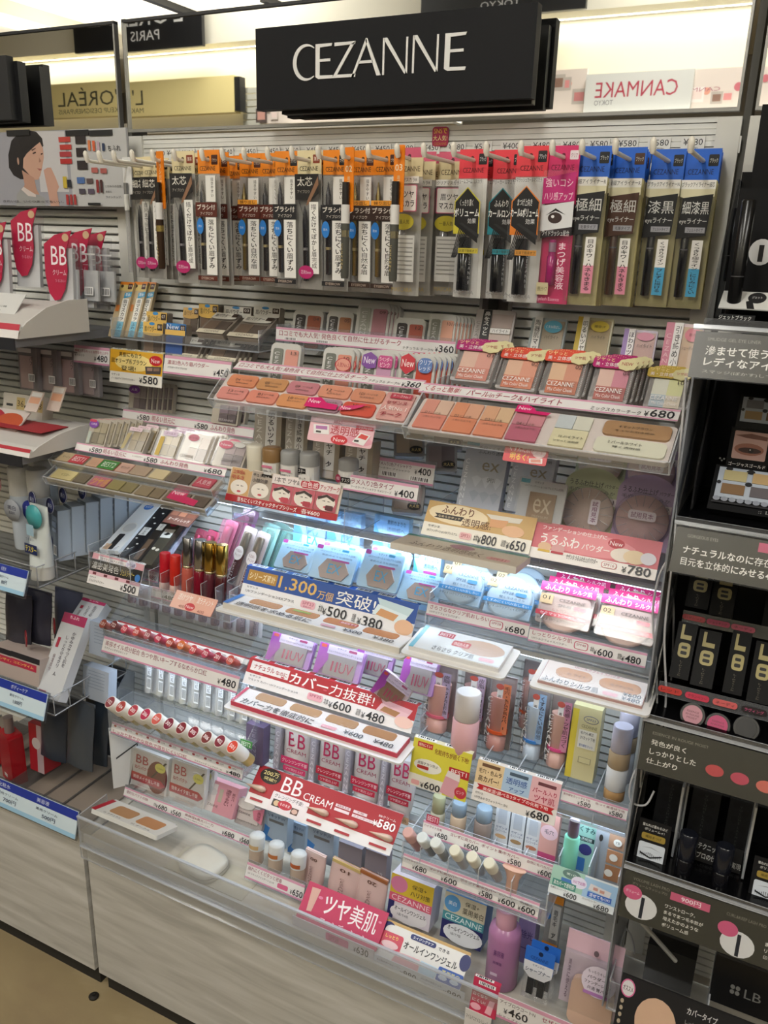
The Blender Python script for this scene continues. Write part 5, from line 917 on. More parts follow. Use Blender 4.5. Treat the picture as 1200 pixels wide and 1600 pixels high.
# ---- row 3, centre: light blue foundation packs
LB_ = '9fc6e6'
def exbox(label, f, D=.014):
    t = carton('foundation_carton', label, 'carton', f, D, 'a8cdea', [('p', '5aa6de', [(0, .1), (.3, .5), (0, .9)]), ('p', '78bae6', [(.3, .5), (0, .9), (0, 1), (.2, 1)]), ('t', '3a4a6a', '素肌のような', .38, .06, .92, .14), ('t', '3a4a6a', '透明感へ', .38, .18, .9, .26), ('r', 'c04a9a', .38, .3, .88, .35, .5), ('T', '3a9ac8', 'EX', .45, .42, .8, .68), ('t', '4a6a8a', 'PLUS', .5, .74, .74, .79)], 'light blue foundation cartons'); return t
for lab, TL, TR, Y in (('light blue foundation carton standing at the back left', (461, 790), (510, 797), -.05), ('light blue foundation carton standing at the back centre', (513, 796), (565, 804), -.05), ('light blue foundation carton standing at the back right', (586, 804), (640, 812), -.05), ('light blue foundation carton at the back under the green plate', (648, 862), (690, 868), -.07)):
    exbox(lab, FT(TL, TR, Y, .085, 6))
def expouch(label, TL, TR, BL, n=1):
    f = Fr(TL, TR, BL, -.095, -.125); t = thing('refill_pouch', label, 'refill', f.loc, f.rot, 'light blue refill pouches'); W, H = f.W, f.H
    MB().prism(rrect(0, 0, W, H, .003), .004, .010, mat('a6cce8', .4)).build('card', t)
    MB().prism([(W*u, H*v) for u, v in ((.3, .05), (.78, .05), (.9, .3), (.74, .62), (.34, .62), (.2, .3))], .001, .004, mat('a5938c', .5)).build('powder_cake', t)
    MB().prism(rrect(-.001, -.001, W+.001, H+.001, .003), -.003, -.0022, FILM).build('film', t)
    printing(t, W, H, [('r', 'b83a9a', .04, .02, .18, .14, .3), ('t', '2a3a5a', 'セザンヌ', .36, .06, .58, .12), ('r', '3a9ac8', .62, .05, .78, .12, .3), ('t', '26345a', 'UVファンデーションEXプラス(詰替)', .14, .16, .96, .23), ('t', '4a5a7a', '素肌のような透明感', .2, .27, .9, .32), ('r', 'b84a98', .44, .37, .86, .43, .5), ('T', '3aa0d0', 'EX', .42, .52, .72, .8)], .0009)
    behind(t, f, n, .014, label, dx=.003)
expouch('light blue refill pouch at the left of the front row', (443, 842), (497, 850), (424, 884), 0)
expouch('light blue refill pouch second in the front row', (495, 849), (562, 860), (474, 899))
expouch('light blue refill pouch third in the front row', (572, 856), (634, 868), (553, 913))
expouch('light blue refill pouch at the right of the front row', (633, 887), (695, 903), (618, 930), 0)
card('pop_sign', 'blue foundation sign reading 500 and 380 yen with gold number', 'sign', Fr((387, 885), (655, 943), (374, 934), -.126, -.149), 'e9e8ea', [('r', '27509c', 0, 0, 1, .56), ('r', 'b98a3a', .02, .1, .2, .44), ('T', 'f4e6c0', 'シリーズ累計', .03, .16, .19, .38), ('T', 'e2b866', '1,300', .215, .08, .44, .5), ('T', 'e2b866', '万個', .45, .24, .54, .5), ('T', 'f2f2ee', '突破!', .56, .1, .78, .52), ('p', 'c6dce0', [(.78, .06), (.98, .16), (.96, .4), (.8, .26)]), ('p', 'd09a6a', [(.82, .28), (.92, .36), (.9, .6), (.79, .5)]), ('p', 'dcecf0', [(.79, .24), (.96, .38), (.94, .66), (.77, .54)]), ('p', 'd09a6a', [(.81, .34), (.91, .42), (.89, .62), (.79, .54)]), ('c', 'e2b694', .95, .72, .05, .22), ('t', '2a2a30', 'セザンヌ', .03, .6, .1, .66), ('t', '2a2a30', 'UVファンデーションEXプラス', .03, .71, .33, .8), ('r', 'e4b0bc', .37, .63, .455, .86, .3), ('t', 'a03a58', 'SPF23', .38, .67, .445, .76), ('t', 'a03a58', 'PA++', .39, .79, .435, .84), ('t', '2a2a2e', '本体', .475, .64, .5, .88)]+yen(.5, .63, .64, .92, '500')+[('t', '2a2a2e', '詰替', .67, .66, .69, .9)]+yen(.7, .66, .84, .96, '380'), lip=.012, lipops=('2a56a8', 8), group='shelf signs')
FC = [('b9875c'), ('b8804e'), ('c07c48'), ('ba7844')]
def cellrow(cols, v0, v1, skew=0): return [(.1+.22*i, v0, .28+.22*i, v1, c, .3) for i, c in enumerate(cols)]
plate('white tester plate with blue edge and four skin shades', (378, 938), (648, 988), (347, 950), -.152, -.196, 'e6e2e0', [('r', '3a7cc8', 0, 0, .03, 1), ('T', '2e2a2a', '透明感を求める肌に', .06, .62, .5, .94), ('r', 'b83040', .62, .18, .72, .34), ('T', 'f4e4e4', 'BEST1', .63, .2, .71, .32), ('r', '8aa84a', .35, .16, .45, .3), ('r', 'e0a8b4', .56, .7, .64, .86, .3), ('T', '2a2a2e', '¥500', .68, .62, .78, .86), ('T', '2a2a2e', '¥380', .84, .62, .95, .86)], 'cfc9be', .008, cellrow(FC, .08, .52), True)
shelf('clear acrylic tray under the light blue packs', .30, .598, -.128, -.03, .855, .04, .02)
# ---- row 3, right: face powders
def facep(label, TL, TR, BL, kind, num, n, yt=-.085, yb=-.118):
    f = Fr(TL, TR, BL, yt, yb); t = thing('face_powder_pack', label, 'face powder', f.loc, f.rot, 'face powder packs'); W, H = f.W, f.H; r = W*.47
    if kind == 'b':
        MB().prism([(0, 0), (W, 0)]+ell(W/2, H*.5, W*.5, H*.5, 14, 0, 180), .006, .012, mat('b9d4ea', .35)).build('card', t)
        MB().lathe([(r, .006), (r, .001), (r*.9, -.001), (r*.2, -.0015)], mat('c2d6e6', .3), 28, (W/2, 0, H*.5), 'y').build('jar', t)
        printing(t, W, H, [('r', 'e2c898', -.02, .04, .2, .3), ('t', '3a3026', num, .02, .08, .16, .18), ('t', '4a6a8a', 'CEZANNE', .36, .2, .86, .29), ('t', '3a5a80', 'SPF28', .34, .36, .58, .44), ('r', '58a0d8', .62, .35, .86, .45, .4), ('t', '4a6a8a', '軽くてさらさら', .3, .5, .84, .57), ('r', '3a94d4', -.02, .62, 1.02, .74), ('t', 'eaf4fa', 'くすみにくいUVおしろい', .06, .645, .96, .72), ('t', '3a4a5a', 'セザンヌ UVクリアフェイスパウダー', .04, .79, .98, .86)], -.0021)
    else:
        MB().prism(rrect(0, 0, W, H*.8, .003), .004, .012, mat('b9aaa2', .4)).build('card', t)
        MB().lathe([(r, .004), (r, .0), (r*.9, -.001), (r*.2, -.0015)], mat('c9aca0', .5), 28, (W/2, 0, H*.45), 'y').build('jar', t)
        MB().box(-.001, W+.001, -.003, -.002, H*.77, H, mat('d22a74', .35)).build('header', t)
        printing(t, W, H, [('T', 'fbeaf2', 'ふんわり', .06, .05, .52, .2), ('T', 'f6d4e4', 'シルク肌', .58, .07, .94, .19)], -.003, 'header_print')
        printing(t, W, H, [('r', 'e2c090', .02, .3, .26, .54), ('t', '3a3026', num, .06, .34, .2, .44), ('t', '5a4a46', 'CEZANNE', .38, .36, .86, .44), ('t', '4a4040', 'SPF48', .38, .5, .62, .58), ('r', 'd83a58', .66, .49, .9, .59, .3), ('t', 'b04a58', 'しっとりなめらか', .3, .63, .84, .69), ('r', 'd03448', 0, .72, 1, .84), ('t', 'fae8ea', 'セミマットUVおしろい', .08, .745, .92, .82), ('t', '3a3434', 'セザンヌ UVシルクフェイスパウダー', .04, .88, .97, .95)], -.0021)
    MB().prism(rrect(-.001, -.001, W+.001, H*.8, .003), -.0042, -.0036, FILM).build('film', t)
    behind(t, f, n, .021, label, dx=.004); return t
facep('pale blue face powder pack on the left of its pair', (699, 880), (762, 892), (690, 935), 'b', '01', 1)
facep('pale blue face powder pack on the right of its pair', (768, 898), (840, 915), (760, 953), 'b', '02', 2)
facep('pink headed face powder pack on the left of its pair', (850, 906), (933, 927), (843, 968), 'p', '01', 3)
facep('pink headed face powder pack on the right of its pair', (944, 926), (1032, 948), (936, 989), 'p', '02', 3)
strip('pink edged clear powder strip reading 680 yen', Fr((668, 935), (826, 978), (667, 957), -.131, -.137), [('t', 'a0304e', 'さらさらなクリア肌おしろい', .03, .22, .62, .52), ('t', '3a3a3a', 'UVクリアフェイスパウダー', .03, .62, .34, .78), ('r', 'c04a68', .63, .3, .76, .84, .3), ('r', 'e7e4e3', .637, .34, .753, .8, .3), ('t', 'a03a58', 'SPF28', .65, .42, .74, .58)]+yen(.78, .4, .97, .86, '680'))
strip('pink edged silk powder strip reading 600 and 480 yen', Fr((827, 978), (1010, 1022), (826, 1000), -.131, -.137), [('t', 'a0304e', 'しっとりシルク肌', .03, .2, .38, .5), ('t', '3a3a3a', 'UVシルクフェイスパウダー', .03, .62, .34, .78), ('r', 'c04a68', .4, .26, .52, .8, .3), ('r', 'e7e4e3', .407, .3, .513, .76, .3), ('t', 'a03a58', 'SPF48', .42, .38, .5, .54), ('t', '2a2a2e', '本体', .54, .36, .57, .76)]+yen(.57, .38, .73, .88, '600')+[('t', '2a2a2e', '詰替', .77, .4, .8, .8)]+yen(.8, .38, .96, .88, '480'))
shelf('clear acrylic tray under the face powders', .602, .898, -.13, -.02, .88, .045, .02, (.52,))
plate('tester plate for clear powder with BEST1 tag', (666, 977), (802, 1010), (630, 1007), -.155, -.21, 'dfe2e4', [('r', '6ab8cc', 0, 0, .05, 1), ('c', 'c9a890', .72, .42, .25, .3), ('r', 'b83040', .2, .12, .38, .32), ('T', 'f6e6e6', 'BEST1', .22, .16, .36, .28), ('r', 'c2352c', .4, .34, .6, .58, .2), ('T', 'f6e8d8', 'SNS大人気', .42, .38, .58, .54), ('T', '3a3434', 'さらさら クリア肌', .24, .74, .7, .92), ('r', 'e4a8b4', .76, .76, .92, .9, .3)], 'e2e0de', .006, (), True)
plate('tester plate for silk powder with two skin shades', (858, 1028), (1015, 1072), (835, 1059), -.158, -.205, 'e2d8d2', [('T', '2e2828', 'ふんわりシルク肌', .03, .74, .58, .95), ('r', 'e0a0aa', .62, .78, .76, .92, .3), ('t', 'a03a58', 'UVシルクフェイスパウダー', .28, .04, .76, .14), ('t', '4a3a30', '01 ライト', .24, .4, .42, .5), ('t', '4a3a30', '02 ナチュラル', .66, .4, .88, .5), ('T', '2a2a2e', '¥600', .8, .62, .97, .78), ('T', '2a2a2e', '¥480', .8, .8, .97, .96)], 'b08a84', .003, [(.12, .2, .48, .62, 'd0a27e', .5), (.55, .2, .95, .64, 'cd9a70', .5)], True)
# ---- row 4, left: lip colour rods display
def lipdisplay(label, x0, x1, y0, y1, z0, z1, tilt=0):
    t = thing('acrylic_display', label, 'display stand', (x0, y0, z0), group='acrylic lip colour displays'); W = x1-x0; D = y1-y0; H = z1-z0
    MB().box(0, W, 0, D, 0, .002, ACR, EDGE, 2).build('floor_sheet', t); MB().box(0, W, 0, .0018, 0, H*.45, ACR, EDGE, 1).build('front_sheet', t)
    for x in (0, W-.0018):
        MB().xprism([(0, 0), (D, 0), (D, H), (D*.55, H), (0, H*.45)], x, x+.0018, ACR).build('end_sheet', t)
    MB().box(0, W, 0, D*.55, H*.45, H*.45+.0015, ACR, EDGE, 2).build('step_sheet', t); return t
lipdisplay('clear acrylic display of twelve lip colour rods', .008, .292, -.142, -.03, .69, .775)
f = Fr((163, 992), (375, 1059), (158, 1016), -.144, -.154)
strip('pink edged lip colour strip reading 480 yen under the row of caps', f, [('t', '8a4050', '美容オイル成分配合 色つや潤いキープするなめらか口紅', .02, .22, .78, .56), ('t', '3a3a3a', 'ラスティンググロスリップ', .02, .62, .2, .76)]+yen(.86, .32, .985, .78, '480'))
pa = Fr((184, 966), (390, 1031), (180, 976), -.118, -.128)
card('shade_strip', 'narrow beige strip with shade names above the lip rods', 'shade strip', pa, 'cfc9c2', [('r', '8a2a30', 0, 0, 1, .24)]+[('t', '5a5450', '%d' % (100+7*i), .04+.078*i, .5, .065+.078*i, .72) for i in range(12)]+[('r', 'a82038', .47, .2, .56, .85), ('T', 'f6e0e0', 'BEST1', .48, .34, .55, .7)])
caps = [(155,205,'9a4a3a'),(218,213,'6a2a26'),(280,235,'b83a4a'),(350,252,'b8443e'),(415,270,'9a4a50'),(478,290,'b02a46'),(545,315,'a83a26'),(612,330,'c2622a'),(682,357,'b83a3e'),(755,378,'a82a44'),(825,400,'9c2a3a'),(900,418,'b04030')]
nums = ['101', '722', '703', '205', '503', '402', '601', '604', '701', '702', '201', '1101']
for i, (a, b, c) in enumerate(caps):
    px, py = 120+a*.2667, 920+b*.2667; p = P(px, py, -.142)
    t = thing('lip_rod', 'clear lip colour rod marked %s, %s from the left' % (nums[i], ORD[i]), 'lip colour', p, (math.radians(-42), 0, math.radians(-12)), 'lip colour rods')
    r = .0088
    MB().lathe([(r*.8, -.0005), (r, .0008), (r, .045)], PET, 18, (0, 0, 0), 'y').build('clear_tube', t)
    MB().lathe([(r*.72, .001), (r*.72, .04)], mat(c, .4), 16, (0, 0, 0), 'y').build('lip_colour', t)
    MB().lathe([(r*.88, -.0012), (r*.9, -.0005)], mat(c, .4), 18, (0, 0, 0), 'y').build('end_sticker', t)
    printing(t, r*1.3, r*.7, [('t', 'f0e4e0', nums[i], 0, 0, 1, 1)], -.0012, x0=-r*.65, z0=-r*.35)
def liprow(n, x0, dx, y, z, h, red, lab, cat='lip colour pack'):
    """clear blister packs standing in a row; the card carries a barcode"""
    first = None
    for i in range(n):
        l = '%s, %s from the left' % (lab, ORD[i]); loc = (x0+dx*i, y, z); rot = (-.14, 0, random.uniform(-.06, .06))
        if first is None:
            t = first = thing('lip_colour_pack', l, cat, loc, rot, lab); W = dx*.86
            MB().box(0, W, .008, .0086, 0, h, mat('d4d4d8', .4)).build('card', t)
            MB().lathe([(W*.3, .004), (W*.33, .006), (W*.33, h*.5)], mat('dcd9d6' if red == 'w' else '9a8a8c', .25), 12, (W*.42, .002, 0)).build('tube', t)
            MB().lathe([(W*.34, h*.5), (W*.34, h*.82), (W*.28, h*.84)], mat('e6e4e0' if red == 'w' else red, .25), 12, (W*.42, .002, 0)).build('cap', t)
            MB().box(0, W, -.006, -.0054, 0, h, FILM).build('blister', t)
            printing(t, W, h, [('r', 'e08a9a', 0, 0, 1, .08), ('r', 'e8e8ea', .55, .12, .98, .62), ('v', '4a4448', 'なめらか口紅', .64, .15, .9, .6), ('b', .55, .66, .98, .86)] if red == 'w' else [('r', 'b03a4a', .3, .22, .9, .4, .2), ('v', '5a5458', '溶け込む口紅', .62, .45, .92, .92)], -.0061)
        else: dup(first, loc, rot, l)
liprow(11, .02, .0255, -.095, .762, .105, '8a2a36', 'clear lip colour pack behind the row of caps')
# ---- row 5, left: lipstick testers
lipdisplay('clear acrylic display of eleven white lipsticks', .006, .295, -.146, -.03, .53, .635)
MB_ = thing('leaflet', 'white leaflet standing at the left end of the lipstick display', 'leaflet', (-.004, -.138, .40), (0, 0, math.radians(55)))
MB().box(0, .09, 0, .0012, 0, .128, mat('dcdcda', .5)).build('sheet', MB_); printing(MB_, .09, .128, [('p', '3a3a3c', [(.1, .5), (.95, .18), (.95, .2), (.1, .53)]), ('p', '4a4a4c', [(.3, 1), (.55, .3), (.57, .3), (.33, 1)]), ('t', '4a4a4a', 'テスター', .5, .6, .85, .64)])
strip('lipstick shade strip with red dots reading 480 yen', Fr((175, 1127), (380, 1201), (173, 1144), -.143, -.149), [('t', 'a0304e', 'しっかり鮮やかな発色で落ちにくい口紅', .02, .6, .6, .92)]+[z for i in range(11) for z in (('c', ['a85a48', 'c98a80', 'b06a58', 'a03a40', 'b8465a', '9a3040', 'a03a48', '9a2a3c', '8a2a34', 'a02c36', 'c2442e'][i], .03+.088*i, .27, .011, .1), ('t', '5a5050', '10%d' % i, .05+.088*i, .2, .075+.088*i, .34))]+[('t', '3a3a3a', 'ラスティング リップカラーN', .66, .66, .86, .8)]+yen(.89, .5, .99, .84, '480'))
ls = [(195,663,'8a3a40','102'),(258,690,'a83c34','104'),(330,712,'b03a44','205'),(402,735,'b42c4c','206'),(468,762,'d05a4e','207'),(538,790,'7a1e34','301'),(612,815,'7c2028','302'),(683,840,'841c2e','305'),(760,870,'78302e','306'),(838,892,'7c2030','402'),(912,925,'d2402c','501')]
for i, (a, b, c, nm) in enumerate(ls):
    px, py = 120+a*.2667, 920+b*.2667; p = P(px, py, -.158); r = .0115
    t = thing('lipstick', 'white capped lipstick marked %s, %s from the left' % (nm, ORD[i]), 'lipstick', p, (math.radians(-52), 0, math.radians(-22)), 'white lipstick testers')
    MB().lathe([(r*.97, 0), (r, .001), (r, .032)], mat('e6e2da', .35), 22, (0, 0, 0), 'y').build('cap', t)
    MB().lathe([(r*.9, .032), (r*.9, .05)], mat('c9b87a', .3, .4), 22, (0, 0, 0), 'y').build('base', t)
    MB().lathe([(r*.86, -.0006), (r*.87, .0003)], mat(c, .4), 22, (0, 0, 0), 'y').build('end_sticker', t)
    printing(t, r*1.15, r*.55, [('T', 'f2e4e2', nm, 0, 0, 1, 1)], -.0006, x0=-r*.575, z0=-r*.28)
liprow(10, .035, .026, -.085, .585, .105, 'w', 'white packed lipstick behind the lipstick testers')
card('shelf_tag', 'small green BEST2 tag at the right end of the lipsticks', 'shelf tag', Fr((377, 1155), (395, 1160), (374, 1165), -.13, -.132), '3f8a3c', [('T', 'e8f2e4', 'BEST2', .1, .2, .9, .8)])
f = FT((385, 1130), (412, 1138), -.10, .07, 5); carton('foundation_carton', 'plum grey carton between the lipsticks and the BB tubes', 'carton', f, .02, '6a5a78', [('v', 'b0a4bc', 'CEZANNE', .3, .1, .6, .95)])
# ---- row 4, centre: purple foundation packs
def uvpack(label, TL, TR, BL, rz=0.0, yt=-.095, yb=-.12, brown=False):
    f = Fr(TL, TR, BL, yt, yb); t = thing('foundation_pack', label, 'foundation pack', f.loc, (f.rot[0], rz, 0), 'purple foundation packs'); W, H = f.W, f.H
    MB().prism(rrect(0, 0, W, H, .003), .004, .012, mat('b88ac8' if not brown else 'd8c8cc', .4)).build('card', t)
    MB().box(W*.2, W*.88, .001, .004, H*.04, H*.72, mat('9a8f90' if not brown else '8a6a54', .5)).build('powder_cake', t)
    MB().prism(rrect(-.001, -.001, W+.001, H+.001, .003), -.0030, -.0022, FILM).build('film', t)
    printing(t, W, H, [('p', 'a83ab0', [(0, 0), (.2, 0), (.26, .5), (.1, 1), (0, 1)]), ('r', 'dccce4', .2, .02, .98, .3), ('r', 'd84a3a', .04, .03, .16, .14, .3), ('t', '4a3a5a', 'セザンヌ', .4, .05, .6, .11), ('r', 'a8306a', .66, .04, .84, .12, .3), ('t', '4a3a5a', 'ウルトラカバーUVファンデーションII', .22, .17, .96, .25), ('T', 'b02a5a', 'II', .36, .5, .5, .82), ('t', 'b02a5a', 'UV', .54, .5, .84, .82)], .0009); return t
uvpack('purple foundation pack marked UV at the left', (427, 990), (492, 1000), (419, 1034))
uvpack('purple foundation pack marked UV in the middle', (500, 1004), (569, 1018), (489, 1052))
uvpack('purple foundation pack marked UV at the right', (634, 1022), (686, 1033), (620, 1076))
uvpack('tilted brown foundation pack lying across the purple ones', (585, 1040), (635, 1050), (590, 1085), .45, -.12, -.132, True)
uvpack('purple foundation pack standing at the back centre', (560, 1008), (616, 1018), (551, 1050), 0, -.07, -.09)
card('pop_sign', 'red foundation sign reading 600 and 480 yen', 'sign', Fr((390, 1029), (652, 1100), (380, 1069), -.126, -.149), 'e9e4e4', [('r', 'b2242e', 0, 0, 1, .55), ('r', 'ece4e2', .02, .08, .26, .44), ('T', 'a8202c', 'ナチュラル', .04, .16, .17, .36), ('T', 'a8202c', 'なのに', .18, .2, .25, .36), ('T', 'f6ecea', 'カバー力抜群!', .27, .08, .77, .5), ('p', 'dcaab4', [(.8, .1), (.98, .22), (.97, .4), (.82, .3)]), ('p', 'e4b8c0', [(.81, .26), (.97, .38), (.95, .66), (.79, .54)]), ('p', 'a8764c', [(.83, .34), (.92, .41), (.9, .6), (.81, .52)]), ('c', 'e8c0b4', .95, .7, .05, .2), ('t', '2a2a30', 'セザンヌ', .03, .6, .1, .67), ('t', '2a2a30', 'ウルトラ カバー UVファンデーションII', .03, .73, .34, .82), ('r', 'e4a8b4', .4, .62, .49, .88, .3), ('t', 'a03a58', 'SPF35', .41, .66, .48, .76), ('t', '2a2a2e', '本体', .5, .66, .525, .9)]+yen(.53, .64, .66, .95, '600')+[('t', '2a2a2e', '詰替', .69, .68, .715, .92)]+yen(.72, .66, .85, .97, '480')+[('c', 'c85060', .1+.13*i, .5-.1*(i % 2), .012, .03) for i in range(6)], lip=.012, lipops=('b83038', 8), group='shelf signs')
plate('white tester plate with red edge and four beige shades', (386, 1079), (641, 1148), (352, 1097), -.152, -.194, 'e4dedc', [('r', 'c02a50', 0, 0, .02, 1), ('T', '2e2a2a', 'カバー力を徹底的に', .05, .62, .5, .95), ('r', 'e0a0ac', .55, .72, .64, .88, .3), ('T', '2a2a2e', '¥600', .68, .64, .79, .88), ('T', '2a2a2e', '¥480', .85, .64, .96, .88)], 'c23a50', .007, cellrow(['b08a64', 'ad8558', 'a87c4c', 'a57444'], .06, .5), True)
shelf('clear acrylic tray under the purple packs', .30, .598, -.128, -.03, .69, .04, .02)
# ---- row 5, centre: BB cream tubes
def bb(label, TL, TR, col, pinkc):
    f = FT(TL, TR, -.085, .112, 8); t = thing('bb_cream_pack', label, 'BB cream', f.loc, f.rot, 'BB cream packs'); W, H = f.W, f.H
    MB().box(0, W*.16, 0, .018, 0, H, mat('a8a2ae', .35)).build('side_panel', t)
    m = MB(); n = 12
    for k in range(n):
        pass
    m.lathe([(W*.30, .002), (W*.31, .02), (W*.34, .022), (W*.36, .03), (W*.40, H*.6), (W*.42, H-.004)], mat('e2dcdc', .35), 20, (W*.58, .0145, 0), sy=.55); m.build('tube', t)
    MB().box(W*.16, W, -.0008, 0, 0, H, LENS).build('window', t)
    printing(t, W, H, [('v', 'dedae2', 'CEZANNE', .03, .12, .13, .8), ('c', 'dedede', .1, .9, .1, .045), ('t', '3a3a4a', '23', .04, .88, .16, .92)], -.0001)
    printing(t, W, H, [('t', 'b82a58', 'BB', .4, .06, .86, .28), ('t', 'a03a58', 'CREAM', .36, .32, .9, .38), ('r', pinkc, .22, .46, .98, .58), ('t', 'f8e4ea', 'クレンジング不要', .26, .49, .95, .55), ('r', pinkc, .3, .6, .92, .68), ('t', 'f4d8e0', 'ツヤ肌仕上げ', .36, .62, .86, .66), ('r', col, .25, .84, .98, .95, .2), ('t', '5a4430', '02 ナチュラル', .32, .87, .92, .92)], -.0009)
bb('BB cream pack in a clear box at the left', (431, 1132), (487, 1145), 'c9a05e', 'd0356a'); bb('BB cream pack in a clear box, second from the left', (487, 1147), (540, 1160), 'cdb8a0', 'b82440'); bb('BB cream pack in a clear box, third from the left', (541, 1162), (597, 1176), 'cf9a58', 'c02a4a'); bb('BB cream pack in a clear box at the right', (598, 1176), (650, 1190), 'c9a888', 'b02440')
t = card('pop_sign', 'red BB CREAM sign with dolphin shaped swatches reading 580 yen', 'sign', Fr((408, 1194), (632, 1274), (381, 1251), -.102, -.150), 'e8e2e0', [('r', 'a81c26', 0, 0, 1, .74), ('c', '2a2018', .1, .2, .075, .2), ('T', 'ecd890', '200万', .045, .08, .155, .2), ('T', 'ecd890', '突破!!', .06, .23, .15, .32), ('t', 'f2e8e6', 'BB', .2, .08, .34, .46), ('t', 'f2e8e6', 'CREAM', .36, .28, .56, .46), ('r', 'e8dcdc', .16, .5, .42, .98, .06), ('t', '3a2a2a', 'クレンジング不要!', .18, .54, .38, .64), ('r', '3a3230', .18, .68, .24, .86), ('c', 'd8b890', .21, .77, .02, .07), ('c', 'c02a3a', .27, .76, .05, .11), ('t', 'f8e0e0', 'そのまま', .235, .72, .305, .79), ('r', '5a3a34', .32, .74, .37, .9), ('c', 'd8b0a0', .345, .82, .02, .06),
     ('r', 'e6d0d4', .58, .28, .68, .35), ('r', 'e6d0d4', .7, .28, .79, .35), ('r', 'e6d0d4', .58, .38, .68, .45), ('r', 'e6d0d4', .7, .38, .88, .45), ('t', '8a2a34', '美容液 乳液', .59, .29, .67, .34), ('t', '8a2a34', '下地', .72, .29, .77, .34), ('t', '8a2a34', 'ファンデーション', .71, .39, .87, .44), ('t', 'f4e4e2', 'BBクリーム', .86, .18, .97, .24)]+yen(.84, .28, .98, .48, '580', 'f8f2f0')+[('r', 'a8242e', .03, .84, .12, .9), ('r', 'a8242e', .44, .86, .54, .92), ('r', 'a8242e', .63, .86, .73, .92), ('r', 'a8242e', .86, .86, .97, .92)], group='shelf signs', lip=.006, lipops=('c9a8a8', 1))
f = Fr((408, 1194), (632, 1274), (381, 1251), -.102, -.150); W, H = f.W, f.H
for u, v in ((.05, .58), (.50, .60), (.70, .62), (.93, .64)):       # raised dabs of cream, one after the other
    c = MB(); prof = [(0, -.026), (.003, -.017), (.0072, -.004), (.0098, .006), (.0088, .012), (.0045, .0155), (0, .016)]
    c.lathe([(max(r, 1e-5), h) for r, h in prof], mat('d9bca8', .3), 14, (W*u, -.0015, H*(1-v)), 'x', 1.0, .55, cap=False); o = c.build('cream_swatch', t)
# ---- row 4, right: base makeup tubes
def basebox(label, TL, TR, Y, H, D, stripe, bodyc, w1, w2, yellow=False, lean=7, ring=None):
    f = FT(TL, TR, Y, H, lean); t = thing('base_makeup_pack', label, 'makeup base', f.loc, f.rot, 'makeup base packs'); W = f.W
    if yellow: MB().box(0, W, 0, D, 0, H, mat('d8cfa0', .3)).build('carton', t); printing(t, W, H, [('r', 'e2cc4a', 0, .05, .22, 1), ('c', '3a4a8a', .66, .16, .26, .05), ('c', 'd8cfa0', .66, .16, .24, .043), ('t', '3a4a8a', 'SPF23', .5, .145, .82, .175), ('t', '8a8468', 'CEZANNE', .36, .24, .9, .28), ('r', 'e6e4da', .3, .31, .92, .56), ('t', '3a3a4a', '毛穴も補正', .36, .33, .82, .37), ('t', '3a3a4a', 'UVカット下地', .36, .39, .88, .44), ('t', '4a6ab0', '紫外線をカット', .36, .5, .84, .54), ('r', '9a9278', .4, .68, .84, .76), ('r', 'd8cfa0', .42, .685, .82, .755)])
    else:
        MB().box(0, W, D*.85, D, 0, H, mat('c2b8b8', .4)).build('backing_card', t); MB().box(0, W, 0, D*.85, 0, H, FILM).build('clear_box', t)
        MB().lathe([(W*.36, .003), (W*.38, .006), (W*.38, H*.22), (W*.3, H*.225), (W*.3, H*.25), (W*.36, H*.26), (W*.4, H*.7), (W*.4, H*.76)], mat(bodyc, .3), 18, (W*.5, D*.42, 0), sy=.8).build('tube', t)
        if ring: MB().lathe([(W*.415, H*.26), (W*.415, H*.30)], mat(ring, .35), 18, (W*.5, D*.42, 0), sy=.8).build('ring', t)
        printing(t, W, H, [('v', 'e0dcdc', 'CEZANNE', .06, .25, .26, .88), ('r', 'e6e2e0', .4, .1, .62, .72), ('r', stripe, .64, .04, .94, .72), ('v', '3a2e30', w1, .68, .07, .9, .66), ('v', '5a5054', w2, .44, .2, .58, .66), ('c', 'c05a50', .5, .09, .16, .04)], -.0002)
    return t
basebox('clear box of pink oil control base at the left', (666, 1040), (709, 1050), -.10, .10, .02, 'b8a8c8', 'd8a8a0', '皮脂・テカリ防止下地', '崩れにくく', ring='d86a80')
basebox('clear box of oil control base standing behind the tester bottle', (722, 1046), (763, 1056), -.06, .10, .02, 'c8b0c8', 'd8a8a0', '皮脂・テカリ防止', '崩れにくく', ring='d86a80')
basebox('clear box of pore cover base with an orange strip', (764, 1058), (803, 1067), -.10, .108, .02, 'd8805c', 'c08a80', '毛穴・色ムラ高カバー', '高保湿うるおい下地', ring='d2582c')
basebox('clear box of pore cover base with an orange strip at the back', (815, 1036), (850, 1044), -.05, .10, .02, 'c87858', 'b88a80', '毛穴・色ムラ高カバー', '高保湿', ring='d2582c')
basebox('clear box of pale blue tone up base', (822, 1074), (858, 1083), -.10, .105, .02, '8aa8cc', 'b8c4d2', 'くすみにくい透明感', '高保湿うるおい下地', ring='3a7ac0')
basebox('clear box of pink glow base', (860, 1086), (898, 1095), -.10, .105, .02, 'cc8aa4', 'c9a094', '血色感・ツヤ肌つづく', '高保湿うるおい下地', ring='d04a80')
basebox('yellow and cream base carton marked SPF23', (897, 1100), (942, 1111), -.10, .104, .026, '', '', '', '', True)
rod('base_bottle', 'pink base tester bottle with a white oval cap', 'makeup base', 731, 1082, 1180, -.135, .0185, [(.42, 'cap', 'd6cfcc', .35, 0, .94), (1.0, 'bottle', 'd8a8ac', .35, 0, 1)], None, 5, 24)
